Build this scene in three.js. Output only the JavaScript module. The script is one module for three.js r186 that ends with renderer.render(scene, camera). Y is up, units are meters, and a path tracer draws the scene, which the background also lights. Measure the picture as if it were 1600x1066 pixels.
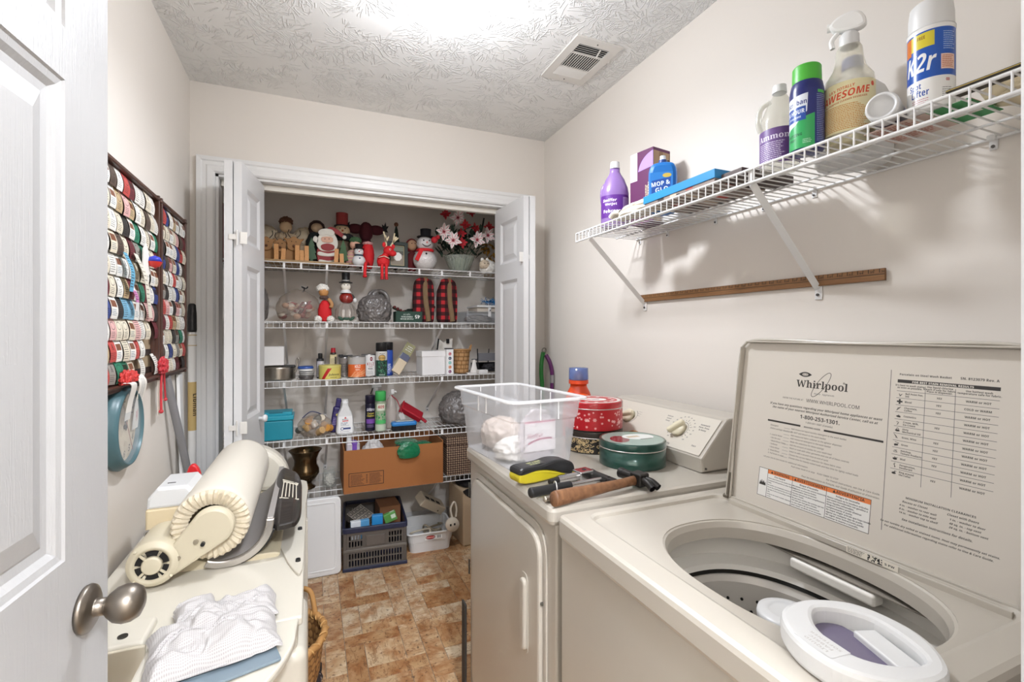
import * as THREE from 'three';
import { RoundedBoxGeometry } from 'three/addons/geometries/RoundedBoxGeometry.js';
import { mergeGeometries, mergeVertices } from 'three/addons/utils/BufferGeometryUtils.js';
import { ImprovedNoise } from 'three/addons/math/ImprovedNoise.js';

// ---------- camera, lights, exposure ----------
const scene = new THREE.Scene();
scene.background = new THREE.Color(0x000000);
const camera = new THREE.PerspectiveCamera(2 * Math.atan(533 / 743) * 180 / Math.PI, 1600 / 1066, 0.02, 30);
camera.position.set(0, 1.3, 0);
camera.rotation.set(0, -22.8 * Math.PI / 180, 0);
camera.setViewOffset(1600, 1066, 0, 14, 1600, 1066);   // lens shift: verticals stay vertical
scene.add(camera);
const renderer = new THREE.WebGLRenderer({ antialias: true });
renderer.toneMapping = THREE.LinearToneMapping;
renderer.toneMappingExposure = 1.52;
renderer.shadowMap.enabled = true;
const LAMP_POWER = 0.78, DOWN_POWER = 2.25, HALL_FILL_POWER = 9.0;
function lampLight(x, y, z, power, color, size) {
  const l = new THREE.PointLight(color, power, 0, 2);
  l.position.set(x, y, z); l.castShadow = true; l.shadow.radius = size; l.shadow.bias = -0.0005;
  l.shadow.camera.near = 0.12; l.shadow.mapSize.set(2048, 2048);
  scene.add(l); return l;
}
lampLight(0.393, 2.264, -1.435, LAMP_POWER, 0xeff4fd, 3.2);
{ // added downward spot at the bulb, brightens the room but spares the ceiling
  const s = new THREE.SpotLight(0xeff4fd, DOWN_POWER, 0, 1.5, 0.42, 2); s.position.set(0.393, 2.263, -1.435); s.target.position.set(0.393, 0, -1.435);
  s.castShadow = true; s.shadow.radius = 3.2; s.shadow.bias = -0.0005; s.shadow.camera.near = 0.05; s.shadow.mapSize.set(2048, 2048); scene.add(s, s.target);
}
lampLight(0.25, 2.33, 0.75, HALL_FILL_POWER, 0xeff4fd, 4);  // added fill from the hall, reaches the closet through the doorway

// ---------- helpers ----------
const PI = Math.PI, noise = new ImprovedNoise();
function rng(seed) { let s = seed >>> 0; return () => { s = (s + 0x6d2b79f5) | 0; let t = Math.imul(s ^ (s >>> 15), 1 | s); t = (t + Math.imul(t ^ (t >>> 7), 61 | t)) ^ t; return ((t ^ (t >>> 14)) >>> 0) / 4294967296; }; }
const v3 = (x, y, z) => new THREE.Vector3(x, y, z);
const used = new Map();
function numbered(n) { const k = used.get(n) || 0; used.set(n, k + 1); return k ? n + '_' + String(k).padStart(3, '0') : n; }
function shade(o) { o.traverse((m) => { if (m.isMesh) { m.castShadow = true; m.receiveShadow = true; } }); return o; }
function tag(o, label, category, group, kind) { if (label) o.userData.label = label; if (category) o.userData.category = category; if (group) o.userData.group = group; if (kind) o.userData.kind = kind; return o; }
function thing(name, label, category, p = [0, 0, 0], turn = 0, group) { const o = new THREE.Group(); o.name = numbered(name); scene.add(o); o.position.set(...p); o.rotation.y = turn; return tag(o, label, category, group); }
function part(name, geo, m, parent) { const o = new THREE.Mesh(geo, m); o.name = name; o.castShadow = o.receiveShadow = true; parent.add(o); return o; }
function solo(name, label, category, geo, m, p = [0, 0, 0], turn = 0, group) { const o = part(numbered(name), geo, m, scene); o.position.set(...p); o.rotation.y = turn; return tag(o, label, category, group); }
function struct(name, geo, m) { const o = part(numbered(name), geo, m, scene); o.userData.kind = 'structure'; return o; }
const mats = new Map();
function M(c, roughness = 0.6, o = {}) {
  const k = c + '|' + roughness + '|' + Object.entries(o).map(([a, b]) => a + (b && b.uuid || b)).join();
  if (!mats.has(k)) mats.set(k, new THREE.MeshPhysicalMaterial({ color: c, roughness, side: THREE.DoubleSide, ...o }));
  return mats.get(k);
}
// geometry: all helpers give non-indexed geometry with position, normal, uv; y is the bottom where a height is given
function clean(g) { const n = g.index ? g.toNonIndexed() : g; for (const a of Object.keys(n.attributes)) if (!['position', 'normal', 'uv'].includes(a)) n.deleteAttribute(a); if (!n.attributes.uv) n.setAttribute('uv', new THREE.BufferAttribute(new Float32Array(n.attributes.position.count * 2), 2)); n.morphAttributes = {}; return n; }
const mg = (...g) => mergeGeometries(g.flat(9).map(clean), false);
const bx = (w, h, d, x = 0, y = 0, z = 0, r = 0.002) => clean(new RoundedBoxGeometry(w, h, d, 2, Math.min(r, w / 2.01, h / 2.01, d / 2.01))).translate(x, y + h / 2, z);
const box = (w, h, d, x = 0, y = 0, z = 0) => clean(new THREE.BoxGeometry(w, h, d)).translate(x, y + h / 2, z);
const cy = (rt, rb, h, x = 0, y = 0, z = 0, n = 28) => clean(new THREE.CylinderGeometry(rt, rb, h, n)).translate(x, y + h / 2, z);
const la = (pts, n = 36) => clean(new THREE.LatheGeometry(pts.map(([r, y]) => new THREE.Vector2(r, y)), n));
const sp = (r, x = 0, y = 0, z = 0, sx = 1, sy = 1, sz = 1, n = 20) => clean(new THREE.SphereGeometry(r, n, Math.ceil(n * 0.7))).scale(sx, sy, sz).translate(x, y, z);
const tb = (pts, r, n = 24, k = 8, closed = false) => clean(new THREE.TubeGeometry(new THREE.CatmullRomCurve3(pts.map((p) => v3(...p)), closed), n, r, k, closed));
function rod(a, b, r, r2 = r, n = 10) {
  const A = v3(...a), B = v3(...b), d = B.clone().sub(A), g = new THREE.CylinderGeometry(r2, r, d.length(), n);
  g.applyQuaternion(new THREE.Quaternion().setFromUnitVectors(v3(0, 1, 0), d.clone().normalize()));
  return clean(g).translate((A.x + B.x) / 2, (A.y + B.y) / 2, (A.z + B.z) / 2);
}
function bar(a, b, w, t, up = [0, 1, 0]) {          // flat bar from a to b, w wide, t thick along 'up' as far as possible
  const A = v3(...a), B = v3(...b), Z = B.clone().sub(A), L = Z.length(); Z.normalize();
  const X = v3(...up).cross(Z).normalize(), Y = Z.clone().cross(X), g = new RoundedBoxGeometry(w, t, L, 1, Math.min(w, t) * 0.2);
  g.applyMatrix4(new THREE.Matrix4().makeBasis(X, Y, Z)); return clean(g).translate((A.x + B.x) / 2, (A.y + B.y) / 2, (A.z + B.z) / 2);
}
const shp = (pts) => new THREE.Shape(pts.map(([x, y]) => new THREE.Vector2(x, y)));
function curve(pts) { const s = new THREE.Shape(); s.setFromPoints(new THREE.CatmullRomCurve3(pts.map(([x, y]) => v3(x, y, 0)), true).getPoints(pts.length * 6).slice(0, -1).map((p) => new THREE.Vector2(p.x, p.y))); return s; }
const ex = (s, depth, b = 0, seg = 8) => clean(new THREE.ExtrudeGeometry(s, { depth: Math.max(depth - 2 * b, 0.0001), bevelEnabled: b > 0, bevelThickness: b, bevelSize: b, bevelOffset: -b, bevelSegments: 2, curveSegments: seg })).translate(0, 0, b);
function rr(w, h, r, x = 0, y = 0) { const s = new THREE.Shape(), a = x - w / 2, b = x + w / 2, c = y - h / 2, d = y + h / 2; s.moveTo(a + r, c); s.lineTo(b - r, c); s.quadraticCurveTo(b, c, b, c + r); s.lineTo(b, d - r); s.quadraticCurveTo(b, d, b - r, d); s.lineTo(a + r, d); s.quadraticCurveTo(a, d, a, d - r); s.lineTo(a, c + r); s.quadraticCurveTo(a, c, a + r, c); return s; }
const pl = (w, h, x = 0, y = 0, z = 0) => clean(new THREE.PlaneGeometry(w, h)).translate(x, y, z);
const wrap = (r, h, y, from = -PI / 2, len = PI, r2 = r) => clean(new THREE.CylinderGeometry(r2, r, h, Math.ceil(64 * len / 2 / PI), 1, true, from, len)).translate(0, y + h / 2, 0);
const rot = (g, x = 0, y = 0, z = 0) => { if (x) g.rotateX(x); if (y) g.rotateY(y); if (z) g.rotateZ(z); return g; };
const mv = (g, x, y, z) => g.translate(x, y, z);
// a soft body: a noisy ellipsoid, base at y = 0, wrinkled by ridged noise
function lump(rx, ry, rz, amp = 0.1, freq = 3, seed = 1, flat = 0.6, detail = 14, ridge = 0, fn) {
  let g = mergeVertices(new THREE.IcosahedronGeometry(1, detail).deleteAttribute('uv').deleteAttribute('normal'), 1e-4);
  const p = g.attributes.position, n = (x, y, z) => noise.noise(x + seed * 7.3, y + seed * 3.1, z - seed * 5.7);
  for (let i = 0; i < p.count; i++) {
    let x = p.getX(i), y = p.getY(i), z = p.getZ(i);
    let k = n(x * freq, y * freq, z * freq) + 0.5 * n(x * freq * 2.1, y * freq * 2.1, z * freq * 2.1);
    if (ridge) k = k * (1 - ridge) + ridge * (0.45 - 0.9 * Math.abs(n(x * freq * 0.8 + 9, y * freq * 0.55, z * freq * 0.8)) - 0.55 * Math.abs(n(x * freq * 2.3, y * freq * 1.5 + 4, z * freq * 2.3)) - 0.3 * Math.abs(n(x * freq * 5, y * freq * 3.4, z * freq * 5 + 2)));
    const s = 1 + amp * k; x *= s; y *= s; z *= s;
    if (y < -flat) y = -flat + (y + flat) * 0.08;
    let q = [x * rx, (y + flat) * ry, z * rz]; if (fn) q = fn(...q);
    p.setXYZ(i, Math.abs(q[0]) < 9 ? q[0] : 0, Math.max(q[1], 0), q[2]);
  }
  g.computeVertexNormals(); return clean(g);
}
// textures
function T(w, h, draw, o = {}) {
  const c = document.createElement('canvas'); c.width = w; c.height = h;
  draw(c.getContext('2d'), w, h);
  const t = new THREE.CanvasTexture(c); if (!o.data) t.colorSpace = THREE.SRGBColorSpace;
  t.magFilter = THREE.LinearFilter; t.anisotropy = 8;
  if (o.rep) { t.wrapS = t.wrapT = THREE.RepeatWrapping; t.repeat.set(...o.rep); }
  return t;
}
const TM = (w, h, draw, roughness = 0.5, o = {}, to) => new THREE.MeshPhysicalMaterial({ color: 0xffffff, roughness, side: THREE.DoubleSide, map: T(w, h, draw, to), ...o });
function fill(c, col, x, y, w, h) { c.fillStyle = col; c.fillRect(x, y, w, h); }
function txt(c, s, x, y, size, col = '#000', font = 'sans-serif', style = 'bold', align = 'center', rotate = 0) { c.save(); c.translate(x, y); c.rotate(rotate); c.fillStyle = col; c.font = style + ' ' + size + 'px ' + font; c.textAlign = align; c.textBaseline = 'middle'; c.fillText(s, 0, 0); c.restore(); }
function lines(c, x, y, w, n, gap, col, r, thick = 2) { c.fillStyle = col; for (let i = 0; i < n; i++) { let k = x; const end = x + w * (0.72 + 0.28 * r()); while (k < end) { const l = Math.min(4 + r() * 14, end - k); c.fillRect(k, y + i * gap, l, thick); k += l + 3; } } }
// smooth noise picture used for stone, wood and wear
function noisePic(n, fn, srgb = true) {
  const d = new Uint8Array(n * n * 4);
  for (let j = 0; j < n; j++) for (let i = 0; i < n; i++) { const q = fn(i / n, j / n), k = (j * n + i) * 4; d[k] = q[0]; d[k + 1] = q[1]; d[k + 2] = q[2]; d[k + 3] = 255; }
  const t = new THREE.DataTexture(d, n, n); if (srgb) t.colorSpace = THREE.SRGBColorSpace;
  t.magFilter = THREE.LinearFilter; t.minFilter = THREE.LinearFilter; t.wrapS = t.wrapT = THREE.RepeatWrapping; t.needsUpdate = true; return t;
}
const fbm = (x, y, z, o = 4) => { let s = 0, a = 0.5, f = 1; for (let i = 0; i < o; i++) { s += a * noise.noise(x * f, y * f, z + i * 7.1); a *= 0.5; f *= 2.03; } return s; };
const mix = (a, b, t) => a.map((q, i) => q + (b[i] - q) * Math.min(1, Math.max(0, t)));
function woodMat(a, b, fx, fy, roughness = 0.55, seed = 0) { return new THREE.MeshPhysicalMaterial({ color: 0xffffff, roughness, map: noisePic(256, (u, v) => mix(a, b, 0.5 + 1.1 * fbm(u * fx + seed, v * fy, seed, 4))) }); }

// ---------- shared materials ----------
const wallPaint = M(0xe3dcd3, 0.75), trimWhite = M(0xe6e5e3, 0.38), bisque = M(0xb8b1a5, 0.28, { clearcoat: 0.4, clearcoatRoughness: 0.15 }), wireWhite = M(0xe4e3e1, 0.35);
const steel = M(0x9a948c, 0.3, { metalness: 1 }), chrome = M(0xc9c9cb, 0.15, { metalness: 1 }), nickel = M(0x8f877d, 0.4, { metalness: 1 }), blackPl = M(0x1b1b1c, 0.42), darkIron = M(0x3a3836, 0.45, { metalness: 0.8 });
const whitePl = M(0xdededd, 0.35), paper = M(0xeeeae2, 0.85), cream = M(0xe9e2d0, 0.35), ironBeige = M(0xcdc3aa, 0.4);
const clearPl = M(0xf4f6f8, 0.12, { transmission: 0.92, thickness: 0, ior: 1.4 }), screwM = M(0x6d6a66, 0.35, { metalness: 0.9 });
// ---------- the room ----------
const XL = -0.51, XR = 1.283, ZB = -2.548, ZC = -3.23, ZN = -0.165, YC = 2.44;
struct('wall_left', box(0.1, YC + 0.1, 3.45, XL - 0.05, -0.05, -1.66), wallPaint);
struct('wall_right', box(0.1, YC + 0.1, 3.45, XR + 0.05, -0.05, -1.66), wallPaint);
struct('wall_closet', box(XR - XL + 0.2, YC + 0.1, 0.1, (XL + XR) / 2, -0.05, ZC - 0.05), wallPaint);
const OL = -0.41, OR = 1.12, OH = 2.03;              // closet opening
{ const s = shp([[XL, 0], [OL, 0], [OL, OH], [OR, OH], [OR, 0], [XR, 0], [XR, YC], [XL, YC]]); struct('wall_back', mv(ex(s, 0.11), 0, 0, ZB - 0.11), wallPaint); }
const DL = -0.392, DR = 0.488, DH = 2.045;            // room doorway
{ const s = shp([[-1.1, 0], [DL, 0], [DL, DH], [DR, DH], [DR, 0], [1.7, 0], [1.7, YC], [-1.1, YC]]); struct('wall_near', mv(ex(s, 0.115), 0, 0, ZN), wallPaint); }
// the hall that the photograph is taken from
struct('wall_hall_far', box(2.9, YC + 0.1, 0.1, 0.3, -0.05, 1.55), wallPaint);
struct('wall_hall_left', box(0.1, YC + 0.1, 1.7, -1.1, -0.05, 0.75), wallPaint);
struct('wall_hall_right', box(0.1, YC + 0.1, 1.7, 1.7, -0.05, 0.75), wallPaint);
// ceiling with a stomped crow's-foot plaster relief
const ceilMat = new THREE.MeshPhysicalMaterial({ color: 0xecebe8, roughness: 0.9, bumpScale: 0.004, bumpMap: T(2048, 2048, (c, w) => {
  fill(c, '#000', 0, 0, w, w); const r = rng(5);
  for (let i = 0; i < 900; i++) { c.fillStyle = `rgba(255,255,255,${0.03 * r()})`; c.beginPath(); c.arc(r() * w, r() * w, 6 + 30 * r(), 0, 7); c.fill(); }
  for (let k = 0; k < 700; k++) {
    const cx = r() * w, cy0 = r() * w, R = 50 + 80 * r(), n = 14 + 14 * r(), a0 = r() * 7, span = PI * (0.5 + 1.2 * r());
    for (let i = 0; i < n; i++) {
      const a = a0 + span * i / n + 0.2 * (r() - 0.5), r0 = R * (0.25 + 0.6 * r()), r1 = r0 + R * (0.15 + 0.35 * r()), b = (r() - 0.5) * 0.5;
      c.strokeStyle = `rgba(255,255,255,${0.25 + 0.55 * r()})`; c.lineWidth = 1.5 + 3.2 * r(); c.lineCap = 'round'; c.beginPath();
      c.moveTo(cx + r0 * Math.cos(a), cy0 + r0 * Math.sin(a)); c.quadraticCurveTo(cx + (r0 + r1) / 2 * Math.cos(a + b * 0.5), cy0 + (r0 + r1) / 2 * Math.sin(a + b * 0.5), cx + r1 * Math.cos(a + b * 0.3), cy0 + r1 * Math.sin(a + b * 0.3)); c.stroke();
    }
  }
}, { data: true, rep: [1 / 2.2, 1 / 2.2] }) });
ceilMat.bumpMap.wrapS = ceilMat.bumpMap.wrapT = THREE.RepeatWrapping;
{ const g = box(2.9, 0.1, 4.95, 0.3, YC, -0.87), p = g.attributes.position, u = g.attributes.uv; for (let i = 0; i < p.count; i++) u.setXY(i, p.getX(i), p.getZ(i)); struct('ceiling', g, ceilMat); }
// floor: grout bed and stone-look tiles in a pinwheel pattern, each tile a piece of its own
const stone = noisePic(1024, (u, v) => {
  const X = u * 15, Y = v * 15, n = fbm(X, Y, 1, 5), m = fbm(X * 2.2 + 5, Y * 2.8, 4, 4), vein = Math.abs(fbm(X * 1.3 + 2 * n, Y * 2.2, 9, 4)), sp0 = fbm(X * 5, Y * 5, 20, 3);
  let c = mix([206, 186, 156], [166, 120, 80], 0.4 + 1.7 * n); c = mix(c, [226, 214, 192], 1.3 * m + 0.08); c = mix(c, [120, 84, 56], (0.05 - vein) * 11); c = mix(c, [96, 72, 54], (sp0 - 0.2) * 4); return c.map(Math.round);
});
const tileMats = [0xffffff, 0xf2e4d4, 0xe8cfb4, 0xfff6ea, 0xdcc0a2, 0xf0dcc6].map((c) => M(c, 0.42, { map: stone }));
{
  const floor = struct('floor', box(2.9, 0.1, 4.95, 0.3, -0.1025, -0.87), M(0x8d8070, 0.8)), r = rng(11), m = 0.0753;
  const cut = [[0, 1, 1, 4], [0, 0, 3, 1], [3, 0, 4, 3], [1, 3, 4, 4], [1, 1, 3, 3]];
  for (let i = -2; i <= 2; i++) for (let j = -2; j <= 5; j++) for (const [a, b, c, d] of cut) {
    const x0 = 0.1247 + i * 0.3012 + a * m, x1 = 0.1247 + i * 0.3012 + c * m, z0 = -2.44 + j * 0.3012 + b * m, z1 = -2.44 + j * 0.3012 + d * m;
    if (x0 < XL || z0 < ZC) continue;
    const g = bx(x1 - x0 - 0.0022, 0.0025, z1 - z0 - 0.0022, 0, 0, 0, 0.0008), p = g.attributes.position, u = g.attributes.uv, ou = r() * 0.8, ov = r() * 0.8, turn = r() < 0.5;
    for (let k = 0; k < p.count; k++) { const s = p.getX(k) / 1.25 + ou, t = p.getZ(k) / 1.25 + ov; u.setXY(k, turn ? t : s, turn ? s : t); }
    const o = part('tile', g, tileMats[Math.floor(r() * 6)], floor); o.position.set((x0 + x1) / 2, -0.0025, (z0 + z1) / 2);
  }
}
// casing of the closet opening: stepped profile, three lengths, mitred
function casing(name, l, r, h, z, dir, w = 0.072) {
  const prof = [[0, 0.012], [0.008, 0.018], [0.03, 0.02], [0.036, 0.015], [0.05, 0.015], [0.056, 0.02], [w, 0.022]], lenGeo = (A, B) => { // A,B: inner->outer corner paths
    const pos = [], q = (P, Q, R0, S) => pos.push(...P, ...Q, ...R0, ...P, ...R0, ...S);
    const pt = (E, [o, d]) => [E[0] + E[2] * o, E[1] + E[3] * o, z + dir * d]; const pr = [[0, 0], ...prof, [w, 0]];
    for (let i = 0; i + 1 < pr.length; i++) q(pt(A, pr[i]), pt(B, pr[i]), pt(B, pr[i + 1]), pt(A, pr[i + 1]));
    const g = new THREE.BufferGeometry(); g.setAttribute('position', new THREE.Float32BufferAttribute(pos, 3)); g.computeVertexNormals(); return clean(g);
  };
  struct(name, mg(lenGeo([l, 0, -1, 0], [l, h, -1, 1]), lenGeo([l, h, -1, 1], [r, h, 1, 1]), lenGeo([r, h, 1, 1], [r, 0, 1, 0])), trimWhite);
}
casing('trim_1', OL, OR, OH, ZB, 1);
struct('trim_2', mg(box(0.012, OH, 0.11, OL + 0.006, 0, ZB - 0.055), box(0.012, OH, 0.11, OR - 0.006, 0, ZB - 0.055), box(OR - OL, 0.012, 0.11, (OL + OR) / 2, OH - 0.012, ZB - 0.055)), trimWhite);
struct('trim_3', bx(OR - OL - 0.03, 0.028, 0.03, (OL + OR) / 2, OH - 0.041, ZB - 0.06, 0.002), M(0xe2ddd2, 0.5));   // bifold track
casing('trim_4', DL, DR, DH, ZN, -1, 0.06);
struct('trim_5', mg(box(0.014, DH, 0.115, DL + 0.007, 0, ZN + 0.0575), box(0.014, DH, 0.115, DR - 0.007, 0, ZN + 0.0575), box(DR - DL, 0.014, 0.115, (DL + DR) / 2, DH - 0.014, ZN + 0.0575)), trimWhite);
struct('baseboard_left', bx(0.012, 0.085, 2.36, XL + 0.006, 0, -1.36, 0.003), trimWhite);
struct('baseboard_right', bx(0.012, 0.085, 2.36, XR - 0.006, 0, -1.36, 0.003), trimWhite);
struct('baseboard_closet', bx(1.79, 0.085, 0.012, (XL + XR) / 2, 0, ZC + 0.006, 0.003), trimWhite);

// ---------- doors with moulded panels ----------
function rings(w, h, loops, x, y, z, dir) {            // nested rectangles (inset, depth) joined into one skin
  const pos = [], R0 = loops.map(([i, d]) => [[x + i, y + i, z - dir * d], [x + w - i, y + i, z - dir * d], [x + w - i, y + h - i, z - dir * d], [x + i, y + h - i, z - dir * d]]);
  for (let k = 0; k + 1 < R0.length; k++) for (let e = 0; e < 4; e++) { const f = (e + 1) % 4, a = R0[k][e], b = R0[k][f], c = R0[k + 1][f], d = R0[k + 1][e]; pos.push(...a, ...b, ...c, ...a, ...c, ...d); }
  const [a, b, c, d] = R0[R0.length - 1]; pos.push(...a, ...b, ...c, ...a, ...c, ...d);
  const g = new THREE.BufferGeometry(); g.setAttribute('position', new THREE.Float32BufferAttribute(pos, 3)); if (dir < 0) { const p = g.attributes.position; for (let i = 0; i < p.count; i += 3) { const t = [p.getX(i + 1), p.getY(i + 1), p.getZ(i + 1)]; p.setXYZ(i + 1, p.getX(i + 2), p.getY(i + 2), p.getZ(i + 2)); p.setXYZ(i + 2, ...t); } }
  const uv = []; for (let i = 0; i < pos.length; i += 3) uv.push(pos[i], pos[i + 1]); g.setAttribute('uv', new THREE.Float32BufferAttribute(uv, 2)); g.computeVertexNormals(); return clean(g);
}
function panelDoor(w, h, t, holes, loops) {             // local: x 0..w, y 0..h, z 0..t
  const s = shp([[0, 0], [w, 0], [w, h], [0, h]]); for (const [x, y, a, b] of holes) s.holes.push(new THREE.Path([[x, y], [x, y + b], [x + a, y + b], [x + a, y]].map((q) => new THREE.Vector2(...q))));
  return [ex(s, t), holes.map(([x, y, a, b]) => mg(rings(a, b, loops, x, y, t, 1), rings(a, b, loops, x, y, 0, -1)))];
}
const grain = T(512, 1024, (c, w, h) => { fill(c, '#888', 0, 0, w, h); const r = rng(3); for (let i = 0; i < 700; i++) { c.strokeStyle = r() < 0.5 ? 'rgba(255,255,255,.14)' : 'rgba(0,0,0,.14)'; c.lineWidth = 0.8 + 1.6 * r(); const x = r() * w, y = r() * h, l = 40 + 220 * r(), b = 26 * Math.sin(y / 150) + 8; c.beginPath(); c.moveTo(x, y); c.bezierCurveTo(x + b * 0.4, y + l * 0.3, x - b * 0.4, y + l * 0.6, x + b * 0.2, y + l); c.stroke(); } }, { data: true, rep: [3.2, 1.6] });
const doorWhite = M(0xd4d3d2, 0.36, { bumpMap: grain, bumpScale: 0.0012 }), roomDoorDimmed = M(0xb6b5b4, 0.42, { bumpMap: grain, bumpScale: 0.0012 });  // room door: same white, darkened in the colour to offset strong lamp light
{ // the open room door at the left edge
  const d = new THREE.Group(); d.name = 'door_1'; d.userData.kind = 'structure'; scene.add(d);
  const W = 0.81, a = Math.atan2(0.078, 0.997);          // leaf swings into the room, almost parallel to the left wall
  d.position.set(-0.305 - 0.078 * W, 0.012, -0.963 + 0.997 * W); d.rotation.y = PI / 2 - a;   // local x runs hinge -> free edge, local z faces the room
  const hw = 0.225, xs = [W - 0.119 - hw, 0.119], rows = [[0.22, 0.54], [0.972, 0.664], [1.708, 0.215]];
  const [slab, skins] = panelDoor(W, 2.02, 0.035, xs.flatMap((x) => rows.map(([y, h]) => [x, y, hw, h])), [[0, 0], [0.003, 0.003], [0.012, 0.005], [0.02, 0.011], [0.032, 0.012], [0.036, 0.01], [0.062, 0.003], [0.066, 0.002]]);
  mv(slab, 0, 0, -0.035); part('door_leaf', slab, roomDoorDimmed, d);
  for (const s of skins) part('door_panel', mv(s, 0, 0, -0.035), roomDoorDimmed, d);
  const k = new THREE.Group(); k.name = 'door_knob'; k.position.set(W - 0.07, 0.878, 0); d.add(k);
  part('rose', rot(la([[0, 0], [0.033, 0], [0.0345, 0.004], [0.033, 0.008], [0.026, 0.012], [0.014, 0.0135], [0.0125, 0.016], [0.0125, 0.028], [0, 0.028]]), PI / 2), nickel, k);
  part('knob', rot(la([[0, 0.026], [0.0125, 0.027], [0.017, 0.0305], [0.0245, 0.0395], [0.0275, 0.05], [0.0265, 0.06], [0.0215, 0.069], [0.012, 0.0735], [0, 0.0745]]), PI / 2), nickel, k);
  part('latch_plate', bx(0.002, 0.057, 0.025, W + 0.0005, 0.85, -0.0175, 0.0005), nickel, d);
  for (const y of [0.2, 1.0, 1.8]) part('hinge', mg(cy(0.006, 0.006, 0.09, 0, y, 0.004), bx(0.03, 0.09, 0.002, 0.015, y, 0.0005)), nickel, d);
}
function bifold(name, apex, wallEnd, side) {            // apex in the room, the leading leaf runs back to wallEnd; side = where the pivot leaf lies
  const d = new THREE.Group(); d.name = name; d.userData.kind = 'structure'; scene.add(d);
  const L = Math.hypot(wallEnd[0] - apex[0], wallEnd[1] - apex[1]), H = 1.985, y0 = 0.02, loops = [[0, 0], [0.004, 0.002], [0.016, 0.009], [0.024, 0.009], [0.045, 0.003], [0.048, 0.0025]];
  const holes = [[0.075, 1.66, L - 0.15, 0.235], [0.075, 0.905, L - 0.15, 0.66], [0.075, 0.14, L - 0.15, 0.63]];
  for (const kind of [0, 1]) {
    const leaf = new THREE.Group(); leaf.name = 'door_leaf'; d.add(leaf);
    const dx = wallEnd[0] - apex[0] - (kind ? side * 0.02 : 0), dz = wallEnd[1] - apex[1];
    leaf.position.set(apex[0] - (kind ? side * 0.034 : 0), y0, apex[1] + (kind ? 0.004 : 0)); leaf.rotation.y = Math.atan2(-dz, dx);
    const [slab, skins] = panelDoor(L, H, 0.03, holes, loops); mv(slab, 0, 0, side > 0 ? -0.03 : 0); part('slab', slab, doorWhite, leaf); for (const s of skins) part('door_panel', mv(s, 0, 0, side > 0 ? -0.03 : 0), doorWhite, leaf);
    if (!kind) part('door_knob', mv(rot(la([[0, 0], [0.008, 0], [0.007, 0.012], [0.016, 0.02], [0.018, 0.027], [0.013, 0.034], [0, 0.036]], 20), side > 0 ? PI / 2 : -PI / 2), L - 0.09, 0.878, 0), whitePl, leaf);
  }
  return d;
}
const bl = bifold('door_2', [-0.268, -2.245], [-0.213, -2.585], 1), br = bifold('door_3', [1.005, -2.235], [0.985, -2.6], -1);
for (const [d, x, s] of [[bl, -0.285, 1], [br, 1.021, -1]]) for (const y of [1.66, 0.875, 0.25]) part('hinge', mg(bx(0.026, 0.022, 0.0015, x - s * 0.016, y + 0.02, -2.2395, 0.0004), bx(0.026, 0.05, 0.0015, x + s * 0.024, y + 0.004, -2.243, 0.0004), cy(0.0028, 0.0028, 0.062, x, y - 0.002, -2.2385, 12)), M(0xdedbd5, 0.35, { metalness: 0.3 }), d);
// ---------- ceiling light and vent ----------
{
  const t = thing('ceiling_light', 'glowing white globe lamp on the ceiling', 'lamp', [0.393, YC, -1.435]);
  part('base_plate', mv(la([[0, 0], [0.075, 0], [0.078, -0.006], [0.07, -0.014], [0.05, -0.018], [0, -0.018]]), 0, 0, 0), whitePl, t);
  part('globe', la([[0.05, -0.012], [0.052, -0.024], [0.085, -0.042], [0.108, -0.068], [0.1165, -0.098], [0.113, -0.13], [0.097, -0.162], [0.067, -0.185], [0.032, -0.195], [0, -0.1975]], 48), new THREE.MeshStandardMaterial({ color: 0xffffff, emissive: 0xfff8f0, emissiveIntensity: 1.6, roughness: 0.3, side: THREE.DoubleSide }), t);
  const h = thing('added_hall_light', 'added unseen white globe lamp on the hall ceiling, fill light behind the camera', 'lamp', [0.25, YC, 0.75]);  // made-up lamp out of view, carries the hall fill
  part('base_plate', la([[0, 0], [0.075, 0], [0.078, -0.006], [0.05, -0.018], [0, -0.018]]), whitePl, h);
  part('globe', la([[0.048, -0.012], [0.085, -0.032], [0.116, -0.082], [0.112, -0.142], [0.065, -0.18], [0, -0.195]], 40), new THREE.MeshStandardMaterial({ color: 0xffffff, emissive: 0xfff8f0, emissiveIntensity: 1.6, side: THREE.DoubleSide }), h);
}
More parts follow.
